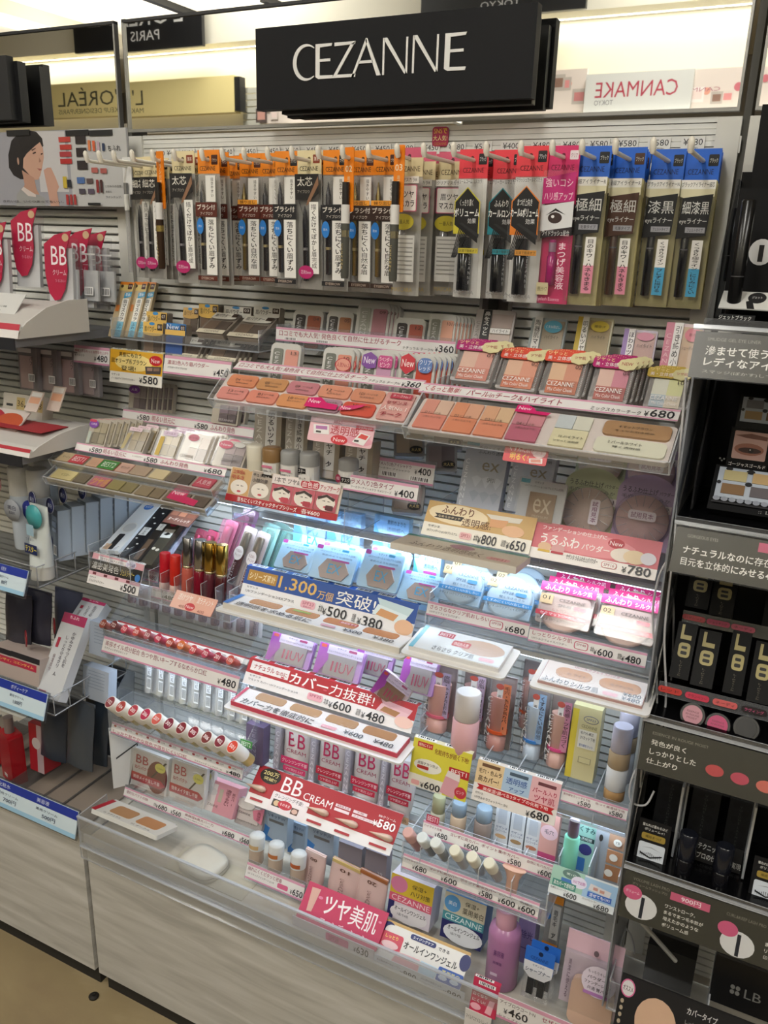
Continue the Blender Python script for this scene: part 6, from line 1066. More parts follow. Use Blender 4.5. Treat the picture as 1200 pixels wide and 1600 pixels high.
tb = rod('base_tube', 'white base makeup tube with a lilac cap in front', 'makeup base', 974, 1136, 1248, -.125, .0135, [(.34, 'cap', 'b8b4c4', .35, 0, .95), (.56, 'label_band', 'b09a7c', .4, 0, 1.0), (.86, 'tube', 'd8dade', .35, 0, 1), (1.0, 'foot', 'b08a5c', .4, 0, .98)], 'white base makeup tubes', 5)
rod('base_tube', 'white base makeup tube with a lilac cap behind', 'makeup base', 985, 1112, 1220, -.09, .0135, [(.34, 'cap', 'b8b4c4', .35, 0, .95), (.56, 'label_band', 'b09a7c', .4, 0, 1.0), (1.0, 'tube', 'd8dade', .35, 0, 1)], 'white base makeup tubes', 5)
card('pop_sign', 'yellow base makeup card with BEST1 tag reading 600 yen', 'sign', Fr((647, 1152), (738, 1178), (637, 1225), -.155, -.172), 'dcd24a', [('r', 'e6e2d8', 0, .74, .6, 1), ('r', 'c23030', .08, .05, .34, .16), ('T', 'f6e8d8', '崩れにくい!', .1, .07, .32, .14), ('T', '8a3a30', '化粧持ちが続く下地!', .38, .1, .96, .22), ('c', 'e8e6dc', .3, .52, .24, .14), ('T', '3a3434', '皮脂テカリ防止', .12, .45, .48, .51), ('r', 'b83a34', .12, .53, .32, .6, .3), ('r', 'b42a34', .66, .38, 1, .55), ('T', 'f8ecec', 'BEST1', .7, .41, .96, .5), ('p', 'd8a0ac', [(.62, .58), (.86, .62), (.8, 1), (.56, .95)]), ('p', 'e4d8d8', [(.65, .46), (.86, .5), (.86, .63), (.62, .59)]), ('c', 'c03a4a', .9, .84, .1, .12), ('t', 'f4dede', 'ピンク', .84, .8, .96, .87), ('r', 'e4a8a8', .06, .86, .2, .96, .3)]+yen(.22, .83, .56, .98, '600'), lip=.006, lipops=('d8d4b8', 2), group='shelf signs', rad=.001)
card('pop_sign', 'three panel base makeup card with red ribbon reading 680 yen', 'sign', Fr((749, 1189), (880, 1224), (734, 1250), -.152, -.172), 'e8e3df', [('r', 'e0c498', 0, 0, .33, .56), ('r', 'a8c0d8', .33, 0, .66, .56), ('r', 'dfb0b4', .66, 0, 1, .62), ('r', '6a4a34', .06, .05, .28, .13), ('r', '4a5a6a', .4, .07, .62, .15), ('r', '6a3a40', .74, .09, .95, .17), ('T', '4a342a', '毛穴・色ムラ', .03, .18, .31, .3), ('T', '4a342a', '高カバー!', .04, .35, .29, .5), ('T', '3a5a9a', '透明感', .37, .2, .62, .36), ('T', '3a5a9a', 'アップ', .42, .42, .6, .52), ('T', 'b03a54', 'パール入り', .69, .24, .97, .36), ('T', 'b03a54', 'ツヤ肌', .72, .4, .96, .56), ('p', 'b8242c', [(.04, .57), (.97, .60), (.94, .68), (.97, .76), (.04, .7), (.07, .63)]), ('t', 'f8e8e4', '高保湿!選べる3タイプの化粧下地', .12, .61, .9, .7), ('t', '3a3a3a', 'セザンヌ', .04, .76, .13, .82), ('t', '3a3a3a', 'UVウルトラフィットベースN', .04, .86, .44, .93)]+yen(.66, .78, .93, .97, '680'), lip=.006, lipops=('dcd4cc', 3), group='shelf signs')
strip('pink edged base strip reading 580 yen twice', Fr((879, 1233), (982, 1264), (875, 1251), -.15, -.155), [('t', '8a3a50', '紫外線をカットする下地', .03, .22, .44, .42)]+yen(.26, .5, .46, .88, '580')+[('t', '8a3a50', '色つく美液状下地', .52, .22, .96, .42)]+yen(.74, .5, .94, .88, '580'))
shelf('clear acrylic bin under the base makeup', .602, .898, -.15, -.02, .66, .05, .03, (.17, .34, .5, .67, .85))
# ---- row 5, right: concealers and small testers
strip('pink edged concealer strip behind the small testers reading 680 to 600 yen', Fr((661, 1281), (868, 1352), (660, 1304), -.148, -.153), [('t', '8a3a50', 'ハイライト効果', .01, .22, .15, .4)]+yen(.1, .48, .2, .86, '680')+[('t', '8a3a50', 'ヨレずに高カバー', .22, .22, .44, .44)]+yen(.33, .5, .44, .88, '600')+[('t', '8a3a50', 'ポイント集中カバー', .46, .22, .74, .44)]+yen(.66, .5, .76, .88, '580')+[('t', '8a3a50', '自然に毛穴カバー', .8, .22, .98, .4)]+yen(.88, .5, .98, .88, '600')+[('r', 'c03a58', .02, -.5, .12, .02), ('T', 'f6e4ea', 'BEST1', .03, -.42, .11, -.08)])
strip('pink edged concealer strip in front of the small testers reading 680 to 600 yen', Fr((630, 1334), (843, 1410), (628, 1357), -.178, -.184), [('t', '8a3a50', 'ハイライト', .02, .22, .12, .4)]+yen(.08, .46, .19, .84, '680')+[('t', '8a3a50', 'ヨレずに高カバー', .21, .2, .42, .44)]+yen(.3, .5, .42, .88, '600')+[('t', '8a3a50', 'ポイント集中カバー', .44, .2, .7, .44)]+yen(.58, .5, .68, .88, '580')+[('t', '5a4a50', '毛穴コンシーラー', .72, .22, .83, .4)]+yen(.72, .46, .84, .86, '600')+[('t', '5a4a50', '色補正', .87, .22, .96, .4)]+yen(.86, .46, .98, .86, '600'))
shelf('clear acrylic stand of concealers with small testers in front', .60, .815, -.18, -.02, .505, .05, .025, (.13, .33, .54, .76))
CC = ['small tester with pale pink cap at the left end of the concealer stand', 'small tester with white cap, second from the left', 'small tester with white cap, third from the left', 'small tester with cream cap, fourth from the left', 'small tester with cream cap, fifth from the left', 'small tester with cream cap at the right of its row']
for i, (px, py) in enumerate(((637, 1300), (659, 1308), (680, 1316), (710, 1328), (737, 1338), (764, 1348))):
    p = P(px, py, -.178); r = .0085; t = thing('concealer_tester', CC[i], 'tester', p, (math.radians(-58), 0, math.radians(-16)), 'small concealer testers')
    MB().lathe([(r*.85, 0), (r*.98, .0008), (r, .003), (r, .02)], mat(('d8a8a0', 'd8dcda', 'd8dad4', 'dcd6c0', 'dcd6c2', 'dcd6c0')[i], .35), 20, (0, 0, 0), 'y').build('cap', t)
    MB().lathe([(r*.88, .02), (r*.88, .048)], mat(('c89a94', '8a8a88', '9a9890', 'b8b2a8', 'b4aea6', 'b2aca2')[i], .2), 20, (0, 0, 0), 'y').build('barrel', t)
f = P(800, 1375, -.165); t = thing('pore_primer_tester', 'funnel shaped skin coloured tester tube standing on its cap', 'tester', (f.x, -.165, f.z-.02), (-.2, 0, 0))
MB().lathe([(.008, 0), (.009, .02), (.012, .028), (.017, .035)], mat('d0a48e', .35), 20, sy=.55).build('tube', t); MB().lathe([(.0085, -.015), (.0085, 0)], mat('dcd8d4', .35), 18).build('cap', t)
def smallb(label, px, pt, pb, Y, r, segs, group='small concealer bottles'): return rod('concealer_bottle', label, 'concealer', px, pt, pb, Y, r, segs, group, 5, 14)
smallb('olive tinted small concealer bottle', 686, 1244, 1292, -.11, .011, [(.5, 'cap', 'a8a684', .3, 0, .9), (1.0, 'bottle', 'b8b4a0', .2, 0, 1)])
smallb('small concealer bottle with a pale beige body', 718, 1254, 1302, -.11, .012, [(.4, 'cap', '8a9aa8', .25, 0, .9), (1.0, 'bottle', 'c4ab92', .2, 0, 1)])
smallb('small concealer bottle with a dark brown body', 757, 1262, 1312, -.11, .013, [(.4, 'cap', '8a9aa8', .25, 0, .9), (1.0, 'bottle', '8a7a72', .2, 0, 1)])
for i, px in enumerate((788, 812, 836)):
    f = FT((px-12, 1262+9*i), (px+10, 1267+9*i), -.10, .066, 6); t = carton('concealer_carton', 'slim white concealer carton, %s of three in a row' % ('left', 'middle', 'right')[i], 'concealer', f, .012, 'd4d6da', [('t', '3a4a7a', 'セザンヌ', .1, .42, .9, .48), ('t', '3a4a7a', 'コンシーラー', .08, .5, .92, .56), ('c', ('c9a47a', 'a0805a', 'b8745a')[i], .5, .66, .4, .05), ('t', '3a4a7a', '無香料', .25, .84, .75, .89), ('r', 'b8bcc4', .2, .0, .8, .36)], 'slim white concealer cartons')
f = FT((848, 1268), (876, 1277), -.10, .072, 6); t = carton('concealer_carton', 'pink pore concealer carton with an oval label', 'concealer', f, .014, 'd8a29a', [('r', 'c04a78', 0, .86, 1, 1), ('c', 'e8c4cc', .5, .4, .48, .16), ('T', '3a3a3e', '毛穴', .24, .34, .76, .44), ('v', 'c04a70', 'CEZANNE', .3, .02, .5, .22)])
rod('colour_base_tube', 'mint green colour correcting tube', 'makeup base', 897, 1284, 1362, -.13, .0105, [(.3, 'shoulder', '6a5a6a', .35, 0, .7), (1.0, 'tube', '7ac4ac', .3, 0, 1)], None, 8)
f = FT((902, 1278), (936, 1290), -.10, .085, 6); carton('colour_base_carton', 'mint green colour correcting carton with dark label', 'makeup base', f, .016, '9ac6bc', [('T', '2a4a4a', 'くすみ', .2, .1, .9, .2), ('r', '2a3a3c', .2, .28, .9, .36), ('t', 'e0ece8', '透明感', .3, .29, .8, .35), ('c', '3a3a7a', .55, .5, .3, .1), ('r', '3a7ac0', .2, .66, .6, .9)])
f = FT((934, 1284), (984, 1300), -.11, .088, 8); t = clearcase('palette_concealer', 'palette concealer pack with three skin coloured pans', 'concealer', f, .008, [(.42, .12, .95, .36, 'b08a70'), (.42, .4, .95, .62, 'b8845e'), (.42, .66, .95, .9, 'aa7650')], [('c', 'e0dcd4', .7, .24, .13, .06), ('t', '4a4a4a', 'YB', .63, .22, .77, .26), ('c', 'e0dcd4', .64, .5, .13, .06), ('c', 'e0dcd4', .56, .77, .13, .06), ('r', '8a8a8c', .14, .3, .2, .95), ('c', '2a2624', .18, .24, .06, .06)], '9aa0a8')
shelf('clear acrylic bin of the colour correctors', .818, .898, -.155, -.02, .55, .05, .03, (.5,))
card('pop_sign', 'mint and blue concealer card reading 600 and 680 yen', 'sign', Fr((865, 1351), (967, 1384), (850, 1392), -.165, -.185), 'dce2e6', [('r', '9cc4b4', 0, 0, .5, .72), ('r', '9cc0e0', .5, .06, 1, .74), ('c', '5a7a74', .3, .16, .14, .16), ('t', 'd8e8e0', '第1位', .22, .12, .38, .2), ('r', '3a70b8', .16, .34, .34, .52), ('c', 'dcd8ec', .43, .34, .12, .2), ('T', 'a83a9a', 'SNSで話題!', .34, .28, .53, .4), ('r', '3a8478', .04, .46, .4, .7), ('T', 'e8f0ec', '高カバーで透明感!', .06, .5, .38, .66), ('p', 'd8d4d8', [(.6, .22), (.92, .3), (.9, .52), (.58, .44)]), ('r', 'c08a80', .65, .31, .72, .41), ('r', 'c89484', .75, .33, .82, .43), ('r', '2a62c0', .58, .5, .94, .68), ('T', 'f0f4fa', '混ぜてもOK!', .61, .53, .92, .65), ('t', '3a3a3a', '色補正コンシーラー', .03, .74, .3, .81)]+yen(.24, .78, .44, .97, '600')+[('t', '3a3a3a', 'パレットコンシーラー', .52, .76, .74, .83)]+yen(.7, .82, .93, .99, '680'), group='shelf signs')
# ---- bottom drawer
LIPM = clear('drawer_lip', (.93, .945, .965), .06, .08, .10)
for b, lab in ((0.0, 'clear acrylic lip along the front of the middle drawer'), ):
    t = thing('acrylic_lip', lab, 'drawer lip', (b+.001, -.231, .318)); W = .898
    MB().box(0, W, 0, .0025, 0, .088, LIPM, EDGE, 1).build('front_sheet', t); MB().box(0, W, .0025, .0065, .028, .031, LIPM, EDGE, 2).build('rib', t); MB().box(0, W, -.001, .0035, .0855, .0885, EDGE).build('top_bead', t); MB().box(0, W, -.001, .003, .024, .0265, EDGE).build('bead', t)
    MB().box(0, .002, .0025, .07, .03, .088, ACR, EDGE, 0).build('end_sheet', t)
def bbc(label, TL, TR, BL, win, n):
    f = Fr(TL, TR, BL, -.118, -.132); t = thing('compact_pack', label, 'compact', f.loc, f.rot, 'BB compacts'); W, H = f.W, f.H
    MB().prism(rrect(0, 0, W, H, .002), .003, .012, mat('d6d4d2', .4)).build('card', t)
    MB().prism(ell(W*.72, H*.42, W*.28, H*.42, 20), .001, .0032, mat(win, .3)).build('compact_window', t); MB().prism(rrect(-.001, -.001, W+.001, H+.001, .002), -.004, -.0034, FILM).build('film', t)
    printing(t, W, H, [('p', '26221f', [(.92, .12), (.98, .12), (.6, .62), (.55, .62)]), ('T', 'a8283c', 'BB', .1, .14, .46, .36), ('T', 'a8283c', 'ねりパクト', .08, .42, .5, .52), ('c', 'd4d060', .8, .3, .15, .12), ('t', '4a4a20', 'うるおい', .7, .28, .9, .33), ('p', 'b8202e', [(0, .62), (.84, .62), (.98, .73), (.84, .84), (0, .84)]), ('T', 'f8ecea', '簡単メイク直し不要', .06, .68, .82, .78), ('t', '6a6460', 'クリームファンデーション', .2, .9, .8, .95)], .0009); behind(t, f, n, .016, label, dx=.005)
bbc('BB compact pack with a maroon window at the left of the drawer', (208, 1168), (262, 1187), (204, 1226), '6a2a2c', 1)
bbc('BB compact pack with a pale window in the drawer', (268, 1183), (322, 1203), (258, 1243), 'cfcfd0', 1)
f = Fr((326, 1215), (374, 1233), (314, 1262), -.10, -.125); t = carton('foundation_carton', 'rose pink essence foundation carton in the drawer', 'carton', f, .028, 'cf929c', [('r', 'd2c8c6', 0, .1, .36, 1), ('c', 'c4bebe', .22, .36, .16, .12), ('t', '6a5a5a', 'CEZANNE', .04, .74, .5, .82), ('r', 'b0a494', .44, .2, .56, .62), ('v', '6a3a44', '濃密うるおい', .64, .14, .8, .66), ('t', '4a3a3a', '13', .06, .02, .16, .08), ('v', '6a3a44', '高カバー', .84, .2, .94, .6)])
f = Fr((372, 1245), (414, 1260), (364, 1286), -.10, -.12); t = clearcase('foundation_pack', 'round essence foundation pack with a pink corner in the drawer', 'foundation pack', f, .014, [(.1, .2, .85, .8, 'c9beba')], [('c', 'd8d2ce', .3, .16, .34, .2), ('t', '5a4a4a', 'CEZANNE', .06, .46, .56, .54), ('p', 'cf7a8e', [(.6, .3), (1, .1), (1, .7), (.7, .6)]), ('v', '6a2a3a', '高保湿', .78, .28, .92, .6), ('t', '6a6060', 'ファンデーション', .1, .76, .8, .82)], 'b0a8a6')
strip('pink edged strip in the drawer reading 680 and 560 yen twice', Fr((195, 1229), (393, 1308), (193, 1243), -.124, -.13), [('t', '8a3a50', '便利なパクトのBB', .02, .24, .2, .6)]+[('t', '2a2a2e', '本体', .25, .4, .27, .8)]+yen(.27, .36, .36, .88, '680')+yen(.39, .36, .47, .88, '560')+[('t', '8a3a50', '高保湿&高カバー力', .5, .22, .72, .5), ('t', '4a4a4a', 'エッセンスBBファンデーション', .5, .62, .7, .78)]+yen(.79, .36, .88, .88, '680')+yen(.92, .36, .99, .88, '560'))
f = Fr((178, 1254), (278, 1286), (148, 1270), -.155, -.208); t = thing('tester_plate', 'white tester plate with two skin shades and a red edge in the drawer', 'tester plate', f.loc, f.rot, 'sloping tester plates'); W, H = f.W, f.H
MB().prism(rrect(0, 0, W, H, .003), 0, .008, mat('dddcd8', .4)).build('board', t)
for u in (.18, .58): MB().prism(rrect(W*u, H*.25, W*(u+.32), H*.82, .006, 5), -.0006, .0, mat('b58a62' if u < .5 else 'c08a5e', .7)).build('colour_cell', t)
MB().box(0, W*.95, .001, .010, H*.97, H*1.1, mat('d4d4d2', .4)).build('hinge', t)
printing(t, W, H, [('r', 'b8283a', -.01, .02, .06, .98), ('t', '4a4a46', '01 ナチュラル', .16, .84, .42, .93), ('t', '4a4a46', '02 オークル', .58, .84, .86, .93)])
p = P(318, 1348, -.175); t = thing('compact_case', 'closed cream white compact case lying in the drawer', 'compact', (p.x, -.175, .347), (0, 0, -.15))
g = MB(); n = 32
def sq(a, rx, ry): c, s = math.cos(a), math.sin(a); e = .62; return (rx*math.copysign(abs(c)**e, c), ry*math.copysign(abs(s)**e, s))
for nm, pr_, col in (('lower_shell', [(.94, .0), (1.0, .004), (1.0, .009)], 'd2cfc4'), ('lid', [(1.0, .010), (1.0, .014), (.93, .019), (.6, .021), (.02, .0215)], 'd9d6cb')):
    m = MB(); V = []; F = []
    for k, (s_, z) in enumerate(pr_):
        for i in range(n): x, y = sq(2*math.pi*i/n, .040*s_, .033*s_); V.append((x, y, z))
    for k in range(len(pr_)-1):
        for i in range(n): F.append((k*n+i, k*n+(i+1) % n, (k+1)*n+(i+1) % n, (k+1)*n+i))
    m.mesh(V, F, mat(col, .3), True); m.mesh(V[:n], [tuple(range(n))[::-1]], mat(col, .3)); m.build(nm, t)
t2 = thing('tester_plate', 'pale wooden tester base under the closed compact', 'tester plate', (p.x-.06, -.205, .3475), (0, 0, 0), 'sloping tester plates'); MB().box(0, .16, 0, .06, 0, .0012, mat('c9c3b2', .5)).build('board', t2); t.location.z = .3488
# liquid foundations with round caps, tubes 00 10 20
strip('pink edged liquid foundation strip in the drawer reading 650 yen', Fr((387, 1343), (477, 1387), (382, 1367), -.165, -.175), [('t', '8a3a50', '崩れにくくピタッと密着', .03, .2, .62, .46), ('t', '4a4a4a', 'UV リキッドファンデーションR', .04, .56, .5, .7), ('r', 'd86a90', .56, .5, .74, .8, .3)]+yen(.78, .46, .99, .86, '650'))
for i, (px, py) in enumerate(((399, 1307), (429, 1321), (464, 1336))):
    p = P(px, py, -.15); r = .0125; t = thing('liquid_foundation', 'liquid foundation tester with a round white cap, %s of three' % ('left', 'middle', 'right')[i], 'liquid foundation', (p.x, -.15, p.z-.05), (-.12, 0, 0), 'liquid foundation testers')
    MB().lathe([(r*.95, 0), (r, .002), (r, .026)], mat('b9a594', .15), 22).build('bottle', t); MB().lathe([(r*1.04, .026), (r*1.05, .027), (r*1.05, .048), (r*.95, .0498), (r*.3, .0502)], mat('d2d4d4', .3), 22).build('cap', t)
    m = MB()
    for k in range(8):
        a0, a1 = [math.radians(-90-44+11*q) for q in (k, k+1)]; m.face([(1.07*r*math.cos(a0), 1.07*r*math.sin(a0), .029), (1.07*r*math.cos(a1), 1.07*r*math.sin(a1), .029), (1.07*r*math.cos(a1), 1.07*r*math.sin(a1), .036), (1.07*r*math.cos(a0), 1.07*r*math.sin(a0), .036)], mat(('c9a97a', 'b8703c', 'b05a2e')[i], .4))
    m.build('shade_label', t)
for lab, TL, TR, Y in (('blue labelled liquid foundation carton below the BB sign, left', (412, 1262), (450, 1275), -.10), ('blue labelled liquid foundation carton below the BB sign, right', (482, 1288), (522, 1301), -.10), ('blue labelled liquid foundation carton at the back of the drawer', (452, 1282), (478, 1291), -.07)):
    carton('foundation_carton', lab, 'carton', FT(TL, TR, Y, .062, 6), .02, '9aaabc', [('p', '3a7ac0', [(0, .45), (.3, .55), (.2, .8), (.5, .9), (0, 1)]), ('T', '3a4a6a', 'リキッドUV', .2, .1, .9, .2), ('r', '6a6a6a', .25, .26, .85, .34), ('t', '4a5a7a', '-29', .5, .8, .8, .88)], 'blue labelled liquid foundation cartons')
for lab, TL, TR in (('grey tube carton behind the foundation tubes, left', (530, 1315), (566, 1327)), ('grey tube carton behind the foundation tubes, right', (572, 1326), (605, 1338))):
    carton('foundation_carton', lab, 'carton', FT(TL, TR, -.11, .06, 6), .02, '8a8490', [('t', 'c9c6d0', '-29', .5, .55, .85, .65)], 'grey foundation tube cartons')
def sqtube(label, TL, TR, Y, H, num, cc):
    f = FT(TL, TR, Y, H, 4); t = thing('foundation_tube', label, 'foundation tube', f.loc+Vector((f.W/2, 0, 0)), (f.rot[0], .10, 0), 'upturned foundation tubes'); W = f.W; n = 20; V = []; F = []
    prof = [(0.0, .50, .012), (.2, .52, .012), (.6, .52, .008), (.9, .5, .0022), (1.0, .5, .0012)]
    for z, w_, d in prof:
        for i in range(n): a = 2*math.pi*i/n; V.append((W*w_*math.copysign(abs(math.cos(a))**.8, math.cos(a)), d*math.sin(a), z*H))
    for k in range(len(prof)-1):
        for i in range(n): F.append((k*n+i, k*n+(i+1) % n, (k+1)*n+(i+1) % n, (k+1)*n+i))
    m = MB(); m.mesh(V, F, mat('d8bcb8', .4), True); m.mesh(V[-n:], [tuple(range(n))], mat('d8bcb8', .4)); m.build('tube', t)
    MB().lathe([(W*.4, -.02), (W*.42, 0)], mat('dcdcdc', .35), 18, sy=.6).build('cap', t)
    c = MB().box(-W*.48, W*.48, -.0032, .0032, H*.9, H*.985, mat(cc, .4)).build('crimp_band', t)
    printing(t, W, H, [('T', '6a4a3a', num, .66, .24, .34, .14)], -.0066, x0=-W/2); printing(t, W, H, [('v', '8a6a68', 'CEZANNE', .42, .34, .58, .85)], -.0125, x0=-W/2)
sqtube('pink foundation tube marked 00 standing on its cap', (474, 1323), (506, 1334), -.125, .060, '00', 'd8c0bc'); sqtube('pink foundation tube marked 10 with a yellow band', (515, 1338), (561, 1354), -.125, .066, '10', 'd2b878'); sqtube('pink foundation tube marked 20 with a brown band', (558, 1354), (602, 1372), -.125, .07, '20', 'a8683c')
card('pop_sign', 'crimson glossy skin foundation sign with a tube picture', 'sign', Fr((484, 1373), (608, 1430), (458, 1428), -.172, -.214), 'c22a5a', [('r', 'd24a78', .0, .86, 1, 1), ('p', 'd6a89c', [(.06, .12), (.17, .1), (.15, .72), (.09, .74)]), ('T', 'f6ecf0', 'ツヤ美肌', .26, .12, .92, .66), ('T', 'f0c8d8', 'ファンデーション', .28, .74, .86, .9), ('c', 'e07aa0', .2, .3, .03, .04), ('c', 'e07aa0', .94, .3, .02, .03)], group='shelf signs')
card('price_card', 'white lower card of the crimson sign reading 630 yen behind the lip', 'price card', Fr((458, 1429), (585, 1488), (456, 1446), -.2165, -.2175), 'dcd8dc', [('r', 'd86a9a', .42, .15, .7, .8, .2), ('t', '7a2a4a', 'SPF28', .46, .3, .58, .66)]+yen(.76, .2, .94, .8, '630'), group='price cards')
card('pop_sign', 'white all in one gel sign with navy lettering', 'sign', Fr((607, 1432), (738, 1494), (583, 1486), -.172, -.214), 'e4e2df', [('r', 'c9a468', .0, 0, 1, .08), ('c', '232a66', .05, .2, .08, .16), ('c', 'e4e2df', .1, .26, .08, .16), ('r', 'cf4a60', .0, .3, .26, .8, .15), ('T', 'f0d870', 'しっとり', .05, .36, .2, .46), ('c', 'e8c4c8', .13, .62, .1, .1), ('r', '24306e', .32, .12, .62, .26, .4), ('T', 'e8ecf4', 'エイジングケア', .35, .15, .59, .23), ('T', '2a2a3a', 'できる', .65, .17, .78, .26), ('T', '22242e', 'オールインワンジェル', .28, .36, .9, .56), ('c', '232a66', .97, .3, .06, .22), ('p', 'e0a8b0', [(.24, .7), (.5, .68), (.52, 1), (.2, 1)]), ('p', 'b8d4e8', [(.52, .68), (.74, .7), (.7, 1), (.52, 1)]), ('r', '2a5ab0', .72, .62, 1, .98, .12), ('T', 'e8e070', '薬用美白', .76, .67, .96, .76), ('c', 'c8d8ec', .79, .87, .05, .06), ('c', 'c8d8ec', .92, .87, .05, .06)], group='shelf signs')
card('price_card', 'white lower card of the gel sign reading 880 yen twice behind the lip', 'price card', Fr((586, 1489), (727, 1554), (583, 1506), -.2165, -.2175), 'd8dce2', [('t', '5a3a44', '大人気のオールインワン', .03, .2, .3, .4)]+yen(.3, .3, .48, .85, '880')+[('t', '3a4a5a', '大人気の美白ジェル', .53, .2, .76, .4)]+yen(.78, .3, .97, .85, '880'), group='price cards')
f = Fr((613, 1363), (679, 1388), (608, 1432), -.125, -.140); t = carton('gel_carton', 'gel carton with yellow and pink bands', 'carton', f, .04, 'd9d0da', [('r', 'd8b83a', .0, 0, 1, .42), ('c', 'd880a4', .2, .2, .2, .18), ('T', '3a342a', '保湿+', .5, .1, .84, .2), ('T', '3a342a', 'ハリ対策', .48, .24, .94, .36), ('r', 'd8607a', 0, .42, 1, .6), ('t', 'f6dce2', 'CEZANNE', .06, .45, .96, .57), ('r', '2a2c62', 0, .6, .14, 1), ('c', 'e2dfe2', .5, .82, .44, .2), ('T', '2a2c3a', 'オールインワンジェル', .16, .68, .9, .78), ('t', '3a3c4a', '1品で6役', .24, .82, .5, .88)], 'gel cartons')
f = Fr((697, 1391), (761, 1416), (687, 1461), -.125, -.140); t = carton('gel_carton', 'gel carton with teal and blue bands', 'carton', f, .04, '5a8ac0', [('r', 'cfc8b0', .0, 0, 1, .42), ('c', '5a9ad0', .2, .22, .2, .18), ('T', 'e8f0f6', '美白', .1, .17, .3, .26), ('T', '3a342a', '保湿+', .5, .08, .84, .18), ('T', '3a342a', '薬用美白', .46, .22, .96, .36), ('r', '4a929c', 0, .42, 1, .6), ('t', 'e0eef0', 'CEZANNE', .06, .45, .96, .57), ('r', '2a2c62', 0, .6, 1, 1), ('c', 'dcdfe4', .54, .82, .48, .22), ('T', '2a2c3a', 'オールインワンジェル', .16, .68, .94, .78), ('t', '3a3c4a', '1品で7役', .24, .82, .5, .88)], 'gel cartons')
p = P(793, 1418, -.15); zt = p.z; t = thing('lotion_bottle', 'lilac pink lotion bottle with a pink cap', 'lotion bottle', (p.x, -.15, .348)); h = zt-.348; r = .0235
MB().lathe([(r*.9, 0), (r, .003), (r, h*.68), (r*.92, h*.74), (r*.66, h*.78), (r*.6, h*.79)], mat('b07aa4', .25), 28).build('bottle', t); MB().lathe([(r*.62, h*.785), (r*.64, h*.79), (r*.64, h*.985), (r*.58, h)], mat('d8a4b8', .3), 24).build('cap', t)
printing(t, .026, h*.5, [('t', '6a3a78', '美容液', .2, .1, .8, .26), ('t', '6a3a78', '高保湿', .2, .4, .7, .48), ('r', 'd8c0d8', .1, .72, .5, .8)], -r*1.01, x0=-.013, z0=h*.12)
f = FT((812, 1432), (838, 1442), -.10, .10, 3); carton('lotion_carton', 'lilac carton behind the lotion bottle', 'carton', f, .03, '9a8ac0', [('T', '4a3a78', '除光', .2, .2, .9, .34), ('r', '6a5a98', .1, .5, .9, .52)])
f = FT((858, 1396), (882, 1404), -.10, .085, 10); t = clearcase('brush_pack', 'slim brush pack with orange ends', 'brush pack', f, .01, [(.35, .2, .9, .82, 'd4d2cc')], [('r', 'd88a2e', 0, 0, 1, .14), ('r', 'd88a2e', 0, .88, 1, 1), ('c', '3a70b0', .2, .4, .14, .06), ('v', '3a3a3c', '眉毛キープ', .48, .26, .78, .78)], '9a9a98')
f = Fr((822, 1478), (868, 1492), (818, 1512), -.165, -.172); t = thing('sharpener_pack', 'pencil sharpener pack with a blue header', 'sharpener', f.loc, f.rot); W, H = f.W, f.H
MB().prism(rrect(0, 0, W, H, .002), 0, .0012, mat('2f6cc8', .35)).build('header', t); printing(t, W, H, [('c', '16264a', .52, .18, .08, .1), ('t', '1a3a7a', 'CEZANNE', .2, .36, .8, .5), ('p', 'dcdce0', [(0, .62), (1, .62), (.98, 1.1), (.76, 1.35), (.24, 1.35), (.02, 1.1)]), ('t', '3a4a6a', 'セザンヌの', .3, .7, .7, .8), ('T', '2a3a5a', 'シャープナー', .08, .9, .92, 1.1)])
MB().box(W*.06, W*.94, -.004, .008, -.04, 0, FILM).build('clear_window', t); MB().box(W*.2, W*.42, .0, .006, -.036, .004, mat('15161a', .3)).build('sharpener', t); MB().box(W*.56, W*.78, .0, .006, -.036, .004, mat('15161a', .3)).build('sharpener', t); dup(t, f.loc+Vector((.004, .014, 0)), None, 'second sharpener pack behind the front blue headed one')
f = Fr((889, 1450), (977, 1486), (879, 1565), -.155, -.175); t = thing('puff_pack', 'makeup puff pack with a pale pink header', 'puff pack', f.loc, f.rot); W, H = f.W, f.H
MB().box(0, W, .004, .005, 0, H, mat('c9b8c6', .45)).build('card', t); MB().box(0, W, .003, .0042, H*.74, H, mat('e0bccb', .4)).build('header', t); MB().prism(rrect(W*.2, -.02, W*.96, H*.46, .012, 6), -.006, .003, mat('d8b49c', .8)).build('puff', t); MB().prism(rrect(0, 0, W, H*.76, .002), -.0082, -.0074, FILM).build('film', t)
printing(t, W, H, [('c', '6a5a64', .55, .14, .045, .04), ('v', '5a4a58', '清潔に使える', .1, .32, .16, .85), ('c', 'dccfdc', .66, .5, .30, .21), ('t', '4a3a48', 'もっちりキレイに', .46, .36, .86, .4), ('T', '3a2c38', 'パウダー', .46, .43, .78, .48), ('T', '3a2c38', 'ファンデーション', .42, .5, .88, .55), ('T', '3a2c38', '共通 替パフ', .48, .57, .84, .62), ('r', 'b07ab4', .42, .645, .86, .69)], -.0084)
card('price_card', 'crimson nail care card with barcode at the bottom of the photo', 'price card', Fr((741, 1527), (782, 1541), (727, 1575), -.222, -.2345), 'c23254', [('b', .2, .05, .85, .16), ('T', 'f4dce2', '爪をケアして', .06, .24, .96, .34), ('T', 'f4dce2', '白くなり', .06, .42, .6, .52), ('T', 'f4dce2', 'にくい!', .06, .6, .56, .7), ('c', 'e8a8b8', .22, .84, .2, .1), ('p', 'e0a8b4', [(.7, .52), (.9, .5), (.82, .94), (.58, .92)])], lip=.005, lipops=('c23254', 1), group='price cards')
